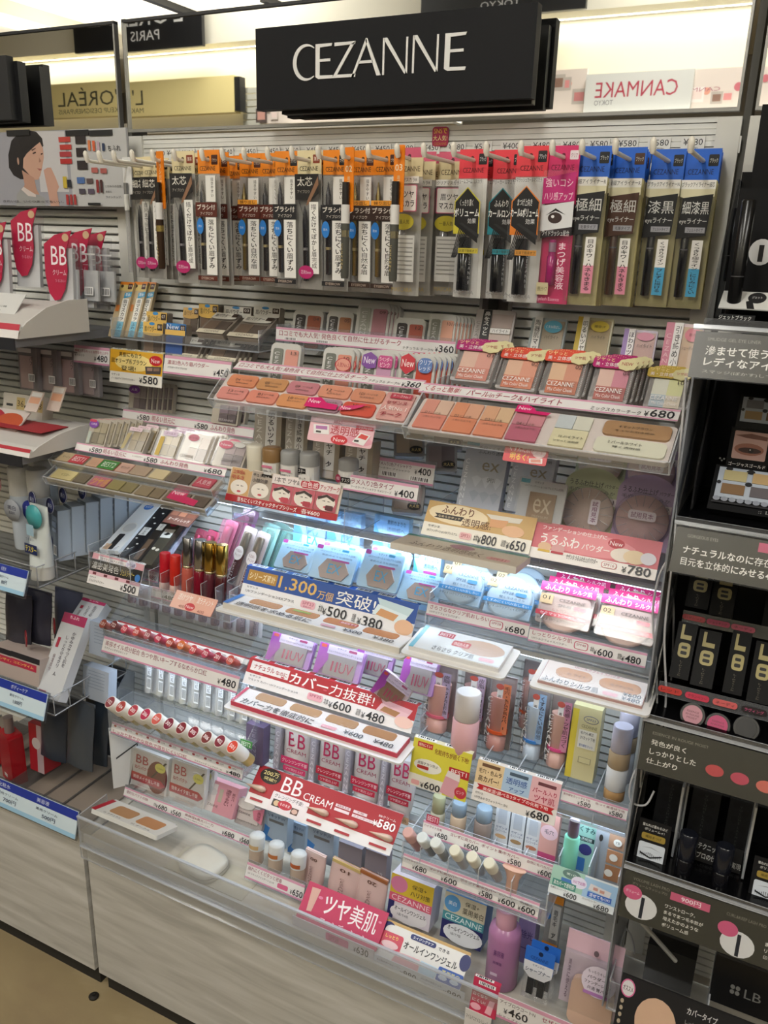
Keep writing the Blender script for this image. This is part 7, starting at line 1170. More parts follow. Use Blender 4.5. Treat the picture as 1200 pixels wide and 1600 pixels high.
card('price_card', 'white lower half of the nail care card at the bottom of the photo', 'price card', Fr((727, 1577), (768, 1590), (718, 1608), -.2355, -.2365), 'd8d4d2', [('t', '3a3a3a', 'マイルドエナメルリムーバー', .05, .2, .95, .4)], group='price cards')
strip('pink edged strip reading 460 yen at the bottom of the photo', Fr((780, 1554), (960, 1626), (774, 1590), -.2345, -.2365), [('t', '4a3a40', 'アイブロウコートN', .02, .2, .34, .36)]+yen(.06, .42, .28, .74, '460')+[('t', 'a0304e', 'セザンヌ', .4, .2, .6, .4), ('t', '4a3a40', 'シャープナー', .02, .8, .24, .9), ('b', .66, .2, .8, .4)], holder=False)
# ================================================================ left bay: skincare
SIL = mat('c9c9c6', .3, .3); WIRE = clear('wire_clear', (.8, .82, .85), .2, .15, .35, (.8, .82, .85))
def shelfboard(label, px, py, Y, z, x0=-.86, x1=-.02, d=.18):
    t = thing('metal_shelf', label, 'shelf', (x0, Y, z), group='grey shelves of the left bay'); MB().box(0, x1-x0, 0, d, -.012, 0, mat('7c7e84', .45)).build('board', t); MB().box(0, x1-x0, -.002, 0, -.016, .002, mat('2a2b30', .4)).build('front_edge', t); return t
# poster with a woman's face and product pictures
pf = Fr((-60, 196), (205, 211), (-60, 328), -.035); pf.loc = Vector((P(-60, 260, -.035).x, -.035, P(100, 322, -.035).z)); W = P(200, 260, -.035).x-pf.loc.x; H = P(100, 203, -.035).z-pf.loc.z
t = thing('poster_board', 'printed board with a dark haired woman and rows of makeup pictures', 'poster', pf.loc); MB().box(0, W, 0, .004, 0, H, mat('b4b4b8', .4)).build('board', t)
k = lambda px: (P(px, 260, -.035).x-pf.loc.x)/W
kv = lambda py, px=60: (P(100, 203, -.035).z-P(px, py, -.035).z)/H
A = lambda pts: [(k(x), kv(y, x)) for x, y in pts]
ops = [('r', '9c9ca4', 0, 0, k(110), 1), ('r', 'bcbcbc', k(110), 0, 1, 1), ('p', 'c4c2c4', A([(60, 205), (105, 205), (105, 300), (60, 300)])),
       ('p', '231f22', A([(14, 262), (15, 242), (22, 220), (34, 208), (50, 203), (62, 206), (70, 216), (71, 228), (62, 236), (44, 280), (30, 280), (20, 274)])),
       ('p', 'c49c88', A([(38, 248), (44, 240), (58, 228), (66, 222), (70, 232), (70, 246), (66, 262), (62, 274), (58, 281), (52, 281), (44, 272), (36, 262)])),
       ('p', 'b88e7a', A([(34, 266), (52, 278), (54, 296), (58, 304), (30, 302), (36, 288)])), ('p', '9a9a98', A([(22, 304), (32, 292), (44, 304), (56, 304), (66, 310), (66, 322), (20, 322)])), ('p', 'd0c4be', A([(30, 296), (40, 306), (52, 308), (52, 304), (34, 292)])),
       ('p', 'c49a88', A([(68, 266), (74, 262), (80, 262), (86, 278), (90, 292), (86, 300), (88, 322), (74, 322), (72, 300), (70, 284)])), ('p', '1e1a1c', A([(36, 240), (50, 230), (62, 222), (68, 216), (62, 208), (46, 208), (34, 220)])),
       ('p', '3a2a28', A([(53, 239), (58, 237), (59, 239), (54, 241)])), ('p', '3a2a28', A([(66, 240), (69, 239), (69, 241), (66, 242)])), ('p', '4a3a36', A([(52, 234), (59, 231), (59, 232), (53, 236)])), ('p', 'a86a62', A([(58, 263), (66, 264), (62, 267)])), ('p', 'a8806e', A([(63, 246), (66, 252), (62, 254)])), ('c', 'b89480', k(30), kv(252, 30), .006, .05),
       ('t', '4a4648', 'きれいは、いくつあってもいい。', k(0), kv(313), k(96), kv(317)), ('t', '1e1e20', 'ちふれ', k(171), kv(227, 180), k(191), kv(236, 180)), ('t', '4a4a4a', 'こだわりの品質。', k(163), kv(289, 180), k(190), kv(293, 180)), ('t', '4a4a4a', '豊富な', k(163), kv(298, 180), k(173), kv(301, 180)), ('t', '4a4a4a', 'ラインナップ。', k(163), kv(306, 180), k(188), kv(310, 180))]
r = random.Random(11)
for px, py, w_, h_, c in ((105, 218, 9, 4, 'b8403a'), (106, 230, 9, 4, 'b83a34'), (105, 241, 9, 4, 'a83a40'), (105, 252, 9, 4, 'b02a2a'), (130, 218, 8, 7, '2a2224'), (130, 238, 8, 7, '2a2224'), (130, 258, 8, 7, '2e2628'), (143, 227, 2, 8, 'd07a4a'), (150, 228, 2, 8, 'd0603a'), (157, 229, 2, 8, 'b8a0b0'), (165, 230, 2, 6, '2a3a5a'), (126, 282, 6, 5, '4a6aa0'), (140, 283, 5, 4, '5a4a4a'), (127, 299, 5, 4, '4a4450'), (141, 299, 5, 4, '5a5060'), (101, 285, 3, 9, 'c0a83a'), (108, 287, 3, 6, '22262e'), (149, 266, 5, 4, 'b0605a'), (163, 267, 5, 4, 'a85a54'), (152, 291, 2, 10, '8a3030'), (158, 291, 2, 10, '4a2a2a'), (103, 312, 2, 8, 'b03a3a'), (109, 312, 2, 8, 'a03a3a'), (115, 312, 2, 8, 'a83a3a'), (145, 319, 10, 2, '222222')):
    ops.append(('r', c, k(px-w_), kv(py-h_, px), k(px+w_), kv(py+h_, px)))
printing(t, W, H, ops)
for px, lab in ((28, 'small black clip card on the left of the poster top'), (120, 'small black clip card on the poster top'), (157, 'small black clip card at the right of the poster top')): card('clip_card', lab, 'clip card', Fr((px-18, 202), (px+18, 204), (px-18, 211), -.037), '1c1c20', [])
bl = P(-10, 90, -.05); t = thing('brand_sign', 'black sign cut off at the left edge of the photo', 'sign', (bl.x-.33, -.05, P(8, 187, -.05).z)); h = P(8, 86, -.05).z-P(8, 187, -.05).z; w_ = P(14, 140, -.05).x-(bl.x-.33); MB().box(0, w_, 0, .014, 0, h, mat('1d1e22', .5)).build('board', t); MB().box(.02, w_+.008, .014, .03, -.002, h-.006, M_DARK).build('backing', t); MB().box(.2, .22, .03, .033, .03, .06, M_DARK).build('bracket', t)
# shelf 1: BB cream packs and a white sloping tester unit
zs1 = P(30, 530, -.235).z; shelfboard('grey shelf under the BB cream packs', 0, 0, -.235, zs1-.001, d=.22)
def bbpack(label, px, py, Y, tilt=0.0):
    p = P(px, py, Y); W, H = .052, .118; t = thing('bb_cream_pack', label, 'BB cream', (p.x, Y, p.z-H), (-.08, 0, .12+tilt), 'crimson and white BB cream packs'); 
    MB().box(0, W, .001, .014, 0, H*.97, PET).build('clear_box', t); MB().box(.003, W-.003, .004, .011, .003, H*.84, mat('cfd0d2', .4)).build('tube', t)
    MB().prism([(W*u, H*(1-v)) for u, v in ((.02, .5), (.14, .74), (.34, .84), (.55, .82), (.74, .68), (.84, .45), (.8, .2), (1.02, -.06), (.4, .0), (.0, .12))], -.0016, -.0004, mat('b21f44', .35)).build('header', t)
    printing(t, W, H, [('t', 'f0e6ea', 'BB', .26, .14, .82, .38), ('t', 'e8d0d8', 'クリーム', .3, .44, .8, .51), ('t', 'd890a8', 'うるおい', .38, .56, .76, .6), ('c', 'c9a884', .8, .03, .12, .05)], -.0017); return t
bbpack('crimson headed BB cream pack in the middle of the left shelf', 10, 330, -.10); bbpack('crimson headed BB cream pack cut off at the left edge', -38, 352, -.13); bbpack('crimson headed BB cream pack on the right of the left shelf', 62, 366, -.11); bbpack('crimson headed BB cream pack behind the right one', 95, 362, -.075); bbpack('crimson headed BB cream pack at the very back', 118, 366, -.05)
for i, px in enumerate((92, 124, 150)):
    f = FT((px, 384+2*i), (px+27, 386+2*i), -.09+.02*i, .085, 4); t = thing('clear_refill_box', 'clear plastic box with barcode, %s of three on the left shelf' % ('left', 'middle', 'right')[i], 'clear box', f.loc, f.rot, 'clear plastic boxes'); MB().box(0, f.W, 0, .012, 0, f.H, PET).build('box', t); MB().box(.003, f.W-.003, .004, .008, .004, f.H*.6, mat('c4c6c8', .4)).build('content', t); printing(t, f.W, f.H, [('r', 'c8c8c8', .1, .1, .9, .13), ('r', 'b8b8b8', .2, .2, .9, .21), ('r', 'b8b8b8', .2, .3, .9, .31), ('b', .25, .7, .75, .85)], -.0003)
def slope(label, px_r, py_t, py_b, Y0, Y1, top, ops):
    """white sloping tester unit with a rounded end panel"""
    b = P(px_r, py_b, Y0); z0 = b.z; zt_ = P(px_r+40, py_t, Y1).z; x1 = b.x; W = .42; D = Y1-Y0; h = zt_-z0; t = thing('tester_stand', label, 'tester stand', (x1-W, Y0, z0), group='white sloping tester stands')
    pf_ = [(0, 0), (D, 0), (D, h), (D*.72, h), (D*.4, h*.82), (D*.12, h*.45), (0, h*.18)]
    MB().xprism(pf_, W-.003, W, mat('d6d4d0', .4)).build('end_panel', t); MB().xprism(pf_, 0, .003, mat('d6d4d0', .4)).build('end_panel', t)
    MB().xprism([(.006, .0), (D, .0), (D, h*.86), (D*.74, h*.9), (D*.42, h*.74), (D*.14, h*.38), (.006, h*.14)], .003, W-.003, mat('c9c6c2', .45)).build('body', t)
    a = math.atan2(D*.12, h*.27); s = bpy.data.objects.new('price_rail', None); COL.objects.link(s); s.parent = t; s.location = (0, -.001, h*.0); s.rotation_euler = (-.35, 0, 0)
    MB().box(.02, W, -.002, 0, 0, h*.42, mat('e2dedc', .4)).build('rail_strip', s); 
    m2 = MB(); m2.box(.02, W, -.0024, -.002, h*.24, h*.42, mat(top, .4)); m2.build('rail_colour', s)
    MB().box(W*.55, W-.02, D*.3, D*.7, h*.9, h*.93, mat('a8343c', .6)).build('colour_swatch', t) if ops else None
    return t
slope('white sloping tester stand in front of the BB cream packs', 30, 462, 530, -.235, -.10, 'c03448', 0)
f = Fr((-20, 446), (42, 470), (0, 486), -.17, -.20); t = card('leaflet', 'curled white leaflet lying on the upper tester stand', 'leaflet', f, 'd4d4d2', [('t', '4a4a4a', 'うるおいBB', .3, .5, .7, .58), ('t', '6a6a6a', 'クリーム', .3, .66, .6, .72)])
# shelf 2 pieces: hanging clear packs
for i, (px, c) in enumerate(((40, 'c9b0ae'), (72, 'b8a6a4'), (104, 'c4a8a8'), (136, 'b0a0a2'))):
    f = FT((px-16, 541+3*i), (px+14, 544+3*i), -.10+.012*i, .072, 3); t = clearcase('puff_pack', 'pale pink sponge pack, %s under the upper left shelf' % ORD[i], 'puff pack', f, .012, [(.12, .2, .75, .95, c)], [('r', 'd0ccca', .1, .02, .8, .12), ('v', '5a5458', 'パフ', .7, .2, .85, .4), ('b', .6, .6, .92, .78)], '8a8486', 'sponge packs')
# stand 2 with colour swatches and small boxes 36 / 43
slope('white sloping tester stand with red colour swatches', 48, 650, 716, -.245, -.11, 'b83040', 1)
for i, (px, nm) in enumerate(((8, '36'), (36, '43'))):
    f = FT((px-2, 612+4*i), (px+32, 618+4*i), -.13, .05, 12); carton('makeup_carton', 'small beige carton on the left shelf, %s of the pair' % ('left', 'right')[i], 'carton', f, .022, 'cfc8bc', [('r', 'c9b27a', .62, .1, 1, .5), ('t', '4a3a24', nm, .66, .2, .94, .4), ('r', '3a3a3a', .16, .34, .46, .42)], 'small beige cartons')
for i, (a, b, c_) in enumerate((((66, 612), (92, 640), (88, 660)), ((92, 604), (118, 624), (112, 652)))):
    f = Fr((50+34*i, 608-8*i), (70+34*i, 616-8*i), (84+16*i, 646-4*i), -.15+.02*i, -.17+.02*i); card('leaflet', 'small pointed leaflet sticking up, %s' % ('front one', 'back one')[i], 'leaflet', f, 'cbb9ae', [('r', 'd8a080', .1, .3, .9, .6), ('r', 'e0dcd8', .1, .05, .9, .25)])
swp = P(-40, 668, -.19); t = thing('colour_card', 'red and orange colour card lying on the lower tester stand', 'colour card', (P(-10, 676, -.19).x-.06, -.20, P(20, 674, -.19).z), (-.9, 0, 0)); MB().box(0, .12, 0, .002, 0, .045, mat('c9beb8', .4)).build('card', t); printing(t, .12, .045, [('c', 'a8283a', .35, .45, .28, .4), ('c', 'b8502e', .75, .5, .24, .36)])
shelfboard('grey shelf under the lower tester stand', 0, 0, -.245, P(48, 716, -.245).z-.001, d=.22)
# bottles, boxes
def bottle(label, px, pt, pb, Y, r, tagc):
    a = P(px, pt, Y); b = P(px, pb, Y); h = a.z-b.z; t = thing('lotion_bottle', label, 'lotion bottle', (a.x, Y, b.z), group='white capped skincare bottles')
    MB().lathe([(r*.95, 0), (r, .003), (r, h*.62), (r*.9, h*.66)], mat('b8c0c8', .25), 22).build('bottle', t); MB().lathe([(r*.92, h*.66), (r*.95, h*.67), (r*.95, h*.98), (r*.85, h)], mat('d2d2d0', .35), 22).build('cap', t)
    if tagc: MB().lathe([(.0, 0), (r*1.0, 0), (r*1.0, .001), (0, .001)], mat(tagc, .35), 22, (0, -r-.003, h*.5), 'y').build('round_tag', t); printing(t, r*1.3, r*.9, [('T', 'd8e0f0' if tagc != 'a8acb4' else '3a3a50', '美白', .1, .0, .9, .5), ('t', 'c8d0e4' if tagc != 'a8acb4' else '3a3a50', '肌あれ', .2, .6, .8, .95)], -r-.0031, x0=-r*.65, z0=h*.5-r*.45)
bottle('white capped skincare bottle with a silver round tag', 28, 728, 850, -.15, .019, 'a8acb4'); bottle('white capped skincare bottle with a bright blue round tag', 57, 732, 850, -.14, .019, '1e2e9a'); bottle('white capped skincare bottle at the back', 68, 718, 820, -.09, .019, None)
for i, (px, py, Y) in enumerate(((-4, 756, -.16), (78, 790, -.16), (98, 774, -.14), (128, 768, -.12), (50, 780, -.17))):
    p = P(px, py, Y); t = thing('round_tag', 'round navy tag, %s of the cluster by the clear boxes' % ORD[i] if i else 'round red tag at the left edge', 'tag', p, (-.1, 0, -.3), 'round product tags'); MB().lathe([(0, 0), (.0135, 0), (.0135, .001), (0, .001)], mat('b0283a' if i == 0 else '1c2668', .35), 22, (0, 0, 0), 'y').build('disc', t); MB().lathe([(.0128, -.0004), (.0135, -.0004), (.0135, 0)], mat('d8d8e0', .35), 22, (0, 0, 0), 'y', cap=False).build('rim', t); printing(t, .018, .008, [('T', 'c8d0e8', '美白', .1, 0, .9, 1)], -.0004, x0=-.009, z0=-.004)
for i in range(6):
    px = 88+22*i; f = FT((px-12, 796-7*i), (px+14, 792-6*i), -.14+.02*i, .088, 4); f.W = .034
    t = thing('lotion_carton', 'frosted clear skincare box with barcode, %s in the row' % ORD[i], 'carton', f.loc, (f.rot[0], 0, -.35), 'frosted skincare boxes'); MB().box(0, f.W, 0, .03, 0, f.H, mat('aebccc', .35)).build('box', t); MB().box(-.0004, f.W+.0004, -.0006, 0, 0, f.H, PET).build('clear_face', t)
    printing(t, f.W, f.H, [('v', '5a6a84', '薬用美白', .1, .1, .22, .5), ('r', '8a9ab4', .4, .12, .9, .2), ('r', '8a9ab4', .4, .24, .9, .34), ('r', '98a6bc', .4, .38, .9, .44), ('c', '1c2668', .25, .66, .16, .09), ('b', .5, .7, .88, .9)], -.0008)
p = P(55, 790, -.19); t = thing('cream_tube', 'white skincare tube with turquoise round tag standing on its cap', 'tube', (p.x, -.19, P(60, 900, -.19).z), (-.05, 0, -.1)); H = p.z-P(60, 900, -.19).z
MB().lathe([(.019, 0), (.019, H*.18)], mat('c9c8c0', .3), 24).build('cap', t); g = MB(); V = []; F = []; n = 24
for z, w_, d in ((.18, .021, .018), (.5, .022, .014), (.85, .023, .005), (1.0, .023, .002)):
    for i in range(n): a = 2*math.pi*i/n; V.append((w_*math.cos(a), d*math.sin(a), z*H))
for kk in range(3):
    for i in range(n): F.append((kk*n+i, kk*n+(i+1) % n, (kk+1)*n+(i+1) % n, (kk+1)*n+i))
g.mesh(V, F, mat('d6dcda', .35), True); g.build('tube', t); MB().lathe([(0, 0), (.02, 0), (.02, .001), (0, .001)], mat('4aa4a8', .35), 22, (.002, -.012, H*.86), 'y').build('round_tag', t)
printing(t, .036, H*.6, [('r', '1c2a5a', .08, .5, .96, .72), ('T', 'e0d050', 'テスター', .14, .54, .92, .68), ('t', '5a6a7a', 'うるおい', .2, .36, .8, .42), ('r', '9ab8c8', .3, .05, .8, .3)], -.0195, x0=-.018, z0=H*.2)
# lower price rails in blue and white, wire baskets
def rail(label, TL, TR, BL, yt, yb, words):
    f = Fr(TL, TR, BL, yt, yb); t = thing('price_rail', label, 'price rail', f.loc, f.rot, 'blue and white price rails'); MB().box(0, f.W, 0, .002, 0, f.H, mat('cfe0ea', .35)).build('card', t)
    ops = [('r', '24389a', 0, 0, 1, .32), ('r', '9cc6e2', 0, .84, 1, 1)]
    for u, s, pr_ in words: ops += [('t', 'd8e0f4', s, u, .08, u+.025*len(s), .24), ('t', '2a3a5a', '薬用クリーム', u, .42, u+.13, .52), ('T', '2a3a5a', pr_, u+.04, .6, u+.12, .76)]
    printing(t, f.W, f.H, ops); MB().box(-.002, f.W+.002, .003, .005, -.004, f.H+.002, SMOKE).build('holder', t); return t
rail('blue and white price rail reading 800 yen at the left edge', (-60, 864), (44, 892), (-74, 900), -.235, -.25, ((.62, '化粧水', '800円'),))
rail('blue and white price rail reading 1,000 yen twice', (-90, 1028), (74, 1084), (-104, 1064), -.235, -.25, ((.3, 'クリーム', '1,000円'), (.68, 'ボディーケア', '1,000円')))
rail('blue and white price rail along the bottom of the left bay', (-120, 1168), (122, 1266), (-134, 1202), -.222, -.236, ((.30, '美白', '1,000円'), (.52, '化粧水', '700円'), (.76, '美容液', '500円')))
def basket(label, px, py, Y, x0, D, H, n):
    p = P(px, py, Y); t = thing('wire_basket', label, 'basket', (p.x, Y, p.z), group='clear wire baskets'); W = p.x-x0
    MB().tube([(0, 0, H), (0, D, H)], .0012, WIRE, 6).build('wire', t); MB().tube([(0, 0, 0), (0, D, 0)], .0012, WIRE, 6).build('wire', t); MB().tube([(0, 0, H), (-W, 0, H)], .0012, WIRE, 6).build('wire', t); MB().tube([(0, 0, 0), (-W, 0, 0)], .0012, WIRE, 6).build('wire', t)
    for i in range(n): MB().tube([(0, D*i/(n-1), H), (0, D*i/(n-1), 0), (-.06, D*i/(n-1), -.001)], .0011, WIRE, 6).build('wire', t)
    MB().box(-W, 0, 0, D, -.003, -.0015, SMOKE).build('floor_sheet', t)
basket('wire basket holding the frosted skincare boxes', 60, 918, -.215, -.4, .16, .035, 5)
basket('wire basket holding the white cream cartons', 86, 1118, -.225, -.4, .17, .035, 6)
# crimson and white cream cartons, dark pouches, red bottles
for i, (TL, TR, BL, lab) in enumerate((((100, 955), (136, 966), (56, 1084), 'tall white cream carton with a crimson top leaning forward'), ((130, 932), (166, 944), (125, 975), 'white cream carton with a crimson top further back'))):
    f = Fr(TL, TR, BL, -.135+.05*i, -.215+.09*i); t = carton('cream_carton', lab, 'carton', f, .02, 'c6c8cc', [('r', 'b03060', 0, 0, 1, .12), ('T', 'f0d8e0', 'ちふれ', .3, .02, .7, .06), ('v', '4a4450', 'かゆみカサつく肌を', .62, .2, .78, .62), ('v', '4a4450', 'しっとり守るクリーム', .4, .26, .54, .74), ('r', 'a8203e', .12, .3, .24, .42), ('v', '6a4a54', '保湿成分', .16, .5, .26, .7), ('r', '9a4a5a', .1, .93, .4, .95)], 'white cream cartons')
for i, (px, py, Y) in enumerate(((160, 970, -.13), (150, 1040, -.14))):
    f = FT((px-20, py), (px+20, py+10), Y, .06, 8); carton('cream_carton', 'pale blue white carton side, %s' % ('upper one', 'lower one')[i], 'carton', f, .02, 'aab4c4', [('r', '8a96aa', .2, .1+.1*q, .85, .12+.1*q) for q in range(6)], 'white cream cartons')
for i, (px, py) in enumerate(((8, 1008), (40, 1018))):
    f = FT((px-22, py), (px+22, py+12), -.20, .05, 10); carton('cream_jar_box', 'black topped cream jar box with crimson band, %s' % ('left', 'right')[i], 'carton', f, .05, 'b8a8a0', [('r', '26242a', 0, 0, 1, .2), ('r', 'b8304a', .0, .25, .9, .5), ('T', 'e8c060', 'コエンザイム', .1, .32, .8, .42)], 'cream jar boxes')
for i, (px, py, Y) in enumerate(((40, 998, -.18), (84, 978, -.14))):
    p = P(px, py, Y); t = thing('round_tag', 'crimson round tag, %s' % ('over the black jar boxes', 'beside the white carton'), 'tag', p, (-.1, 0, -.6)) if False else thing('round_tag', 'crimson glitter round tag %s' % ('over the black jar boxes', 'beside the white carton')[i], 'tag', p, (-.1, 0, -.6), 'round product tags'); MB().lathe([(0, 0), (.015, 0), (.015, .001), (0, .001)], mat('8a1c28', .35), 22, (0, 0, 0), 'y').build('disc', t); printing(t, .018, .006, [('T', 'd89a8a', '美肌', .1, 0, .9, 1)], -.0004, x0=-.009, z0=-.003)
def pouch(label, px, py, Y, W, H, col, rz, rx=-.1):
    p = P(px, py, Y); t = thing('refill_pouch', label, 'pouch', (p.x, Y, p.z-H), (rx, 0.05, .15+rz*.12), 'dark refill pouches'); n = 9; V = []; F = []
    for s in (-1, 1):
        for j in range(n):
            for i in range(n):
                u, v = i/(n-1), j/(n-1); b = (math.sin(math.pi*u)**.6)*(math.sin(math.pi*min(v*.94+.05, 1))**.6); V.append(((u-.5)*W, s*(.001+.011*b)+.001*math.sin(9*u+7*v), v*H))
    for s in range(2):
        for j in range(n-1):
            for i in range(n-1):
                a = s*n*n+j*n+i; q = (a, a+1, a+n+1, a+n); F.append(q if s == 0 else q[::-1])
    m = MB(); m.mesh(V, F, mat(col, .3, .15), True); m.build('pouch', t); MB().box(-W/2, W/2, -.0016, .0016, H*.96, H*1.02, mat(col, .3, .15)).build('seal', t)
for i, (px, py, Y, W, H, c, rz) in enumerate(((98, 925, -.10, .06, .10, '5a5e74', -.4), (50, 925, -.14, .06, .10, '3a3a48', -.5), (20, 930, -.16, .06, .10, '33323c', -.5), (75, 1105, -.16, .06, .11, '39404e', -.6), (115, 1100, -.17, .06, .13, '49505a', -.9), (140, 1088, -.13, .055, .14, '3a424c', -1.0), (155, 1066, -.10, .05, .15, '454c56', -1.1), (176, 1050, -.06, .06, .16, '3c444e', -.8))):
    pouch('dark grey refill pouch, %s among the left shelves' % ORD[i], px, py, Y, W, H, c, rz)
for i, (px, pt, pb, Y) in enumerate(((12, 1120, 1225, -.16), (-20, 1108, 1225, -.14))):
    a = P(px, pt, Y); b = P(px, pb, Y); h = a.z-b.z; t = thing('refill_bottle', 'translucent red bottle, %s' % ('right one', 'left one')[i], 'bottle', (a.x, Y, b.z), (0, 0, -.3), 'red bottles'); MB().prism(rrect(-.025, 0, .025, h*.8, .006), -.014, .014, mat('a81822', .2)).build('bottle', t); MB().lathe([(.009, h*.8), (.009, h)], mat('8a7a78', .3), 18).build('cap', t); MB().box(-.012, .0, -.0146, -.014, h*.2, h*.24, mat('d8c8c4', .4)).build('label', t)
f = FT((44, 1128), (66, 1136), -.15, .10, 4); carton('lotion_carton', 'red carton with pale side beside the red bottle', 'carton', f, .04, 'a8222c', [('r', 'b8a0a4', .55, 0, 1, 1), ('c', 'cfc4c4', .5, .4, .3, .12)])
t = thing('plastic_bin', 'pale tiled bin floor behind the bottom rail of the left bay', 'bin', (-.5, -.21, .349)); MB().box(0, .48, 0, .19, 0, .004, mat('8f8276', .5)).build('floor', t)
for i in range(9): MB().box(.05*i, .05*i+.003, 0, .19, .004, .04 if i % 3 == 0 else .008, SMOKE).build('divider', t)
# ================================================================ right bay: black boxes
BKP = mat('0c0c0e', .45, spec=.2); BK2 = mat('121214', .5, spec=.2)
sp = thing('side_panel', 'grey metal side panel between the middle bay and the black display', 'panel', (.9025, -.19, .42)); MB().box(0, .002, 0, .185, 0, .86, mat('8f9298', .45)).build('sheet', sp)
for zz in (.12, .36, .60): MB().box(-.0006, .0026, .02, .024, zz, zz+.06, mat('1a1a1c', .6)).build('slot', sp)
OL = '3b392e'
def lbsign(label, TL, TRx, TRy, BL, yt, yb, ops):
    f = Fr(TL, (TRx, TRy), BL, yt, yb); f.W = .5; t = thing('olive_sign', label, 'sign', f.loc, f.rot, 'olive grey signs of the black display')
    MB().box(0, f.W, 0, .002, 0, f.H, mat(OL, .4)).build('card', t); MB().box(-.003, f.W, -.0035, -.0025, -.002, f.H+.004, LENS).build('clear_cover', t); MB().box(-.003, f.W, -.0035, .002, f.H+.002, f.H+.006, EDGE).build('top_edge', t)
    kx = lambda px, py: (P(px, py, (yt+yb)/2).x-f.loc.x)/f.W
    printing(t, f.W, f.H, [tuple([o[0], o[1]]+([o[2]] if isinstance(o[2], str) else [])+[q/f.W if j % 2 == 0 else q for j, q in enumerate(o[3 if isinstance(o[2], str) else 2:])]) for o in ops]); return t
s1 = lbsign('olive sign for smudge gel eyeliner', (1090, 511), 1200, 531, (1074, 582), -.205, -.222, [('t', '9a988c', 'SMUDGE GEL EYE LINER', .012, .12, .06, .19), ('T', 'e8e6e0', '滲ませて使う', .012, .30, .068, .50), ('T', 'e8e6e0', 'レディなアイライナー', .012, .54, .115, .74), ('t', 'b0ae a2'.replace(' ', ''), 'スマッジ(ぼかす)して使うことでやわらかく', .012, .82, .14, .90)])
s2 = lbsign('olive sign for gorgeous eyes reading 1,000 yen', (1060, 820), 1200, 848, (1043, 889), -.21, -.23, [('t', '9a988c', 'GORGEOUS EYES', .012, .13, .042, .2), ('T', 'e8e6e0', 'ナチュラルなのに存在感は抜群', .01, .38, .13, .56), ('T', 'e8e6e0', '目元を立体的にみせる4色パレット', .01, .64, .135, .82), ('r', 'c25a78', .080, .06, .14, .26), ('T', 'f4e4e8', '1,000円', .09, .09, .12, .23)])
s3 = lbsign('olive sign with colour dots reading 900 yen', (1010, 1127), 1200, 1182, (994, 1198), -.205, -.225, [('t', '8a8878', 'ESSENCE IN ROUGE MOIST', .01, .14, .07, .2), ('T', 'dedcd2', '発色が良く', .01, .3, .048, .42), ('T', 'dedcd2', 'しっかりとした', .01, .5, .06, .62), ('T', 'dedcd2', '仕上がり', .008, .7, .042, .82), ('c', 'b8484a', .080, .6, .0095, .12), ('c', 'b8485a', .106, .62, .0095, .12), ('c', 'c86a5c', .132, .64, .0095, .12), ('c', '6a4044', .158, .66, .0095, .12), ('c', 'b85a70', .186, .68, .0095, .12), ('r', 'c25a78', .142, .1, .19, .28), ('T', 'f4e4e8', '900円', .156, .13, .18, .25)])
s4 = lbsign('olive sign for two mascaras reading 900 yen', (980, 1357), 1200, 1435, (964, 1428), -.21, -.23, [('t', '8a8878', 'VOLUME LASH PRO', .01, .1, .052, .16), ('t', '8a8878', 'ボリュームラッシュプロ', .01, .2, .05, .26), ('c', 'd4d4d4', .024, .66, .0185, .26), ('r', '1e2028', .023, .46, .027, .9), ('c', 'cc5a80', .012, .42, .011, .15), ('t', 'f0dce4', 'ボリューム', .004, .38, .02, .44), ('r', 'c25a78', .054, .14, .098, .3), ('T', 'f4e4e8', '900円', .066, .17, .088, .27), ('T', 'dedcd2', 'ワンストローク。', .05, .42, .084, .5), ('T', 'dedcd2', 'まるでまつ毛本数が', .05, .55, .094, .63), ('T', 'dedcd2', '増えたかのような', .05, .68, .09, .76), ('T', 'dedcd2', 'ボリューム感', .05, .81, .08, .89),
        ('t', '8a8878', 'CURL&KEEP LASH PRO', .116, .16, .158, .22), ('c', 'd4d4d4', .132, .72, .0185, .26), ('r', '1e2028', .131, .52, .135, .96), ('c', 'cc5a80', .12, .48, .011, .15), ('r', 'c25a78', .166, .2, .21, .36), ('T', 'f4e4e8', '900円', .178, .23, .2, .33), ('T', 'dedcd2', 'まつ毛の', .16, .48, .182, .56), ('T', 'dedcd2', 'リフトアップ効果で', .16, .61, .206, .69), ('T', 'dedcd2', '印象のある目元に', .16, .74, .198, .82)])
def tierfloor(label, px, py, Y, d):
    p = P(px, py, Y); t = thing('acrylic_shelf', label, 'shelf', (.908, Y, p.z), group='black display tiers'); MB().box(0, .5, 0, d, -.003, 0, mat('0a0a0c', .15, spec=.3)).build('floor_sheet', t); MB().box(0, .5, d, d+.003, -.003, .15, BKP).build('back_sheet', t); MB().xprism([(0, -.003), (d, -.003), (d, .14), (d*.75, .14)], 0, .0016, SMOKE).build('end_sheet', t); MB().box(0, .5, -.0015, 0, -.003, .006, ACR, EDGE, 1).build('front_sheet', t); return t
tierfloor('top tier of the black display', 1090, 506, -.205, .16); tierfloor('second tier of the black display', 1062, 815, -.21, .16); tierfloor('third tier of the black display', 1011, 1122, -.205, .12); tierfloor('fourth tier of the black display', 980, 1352, -.21, .12)
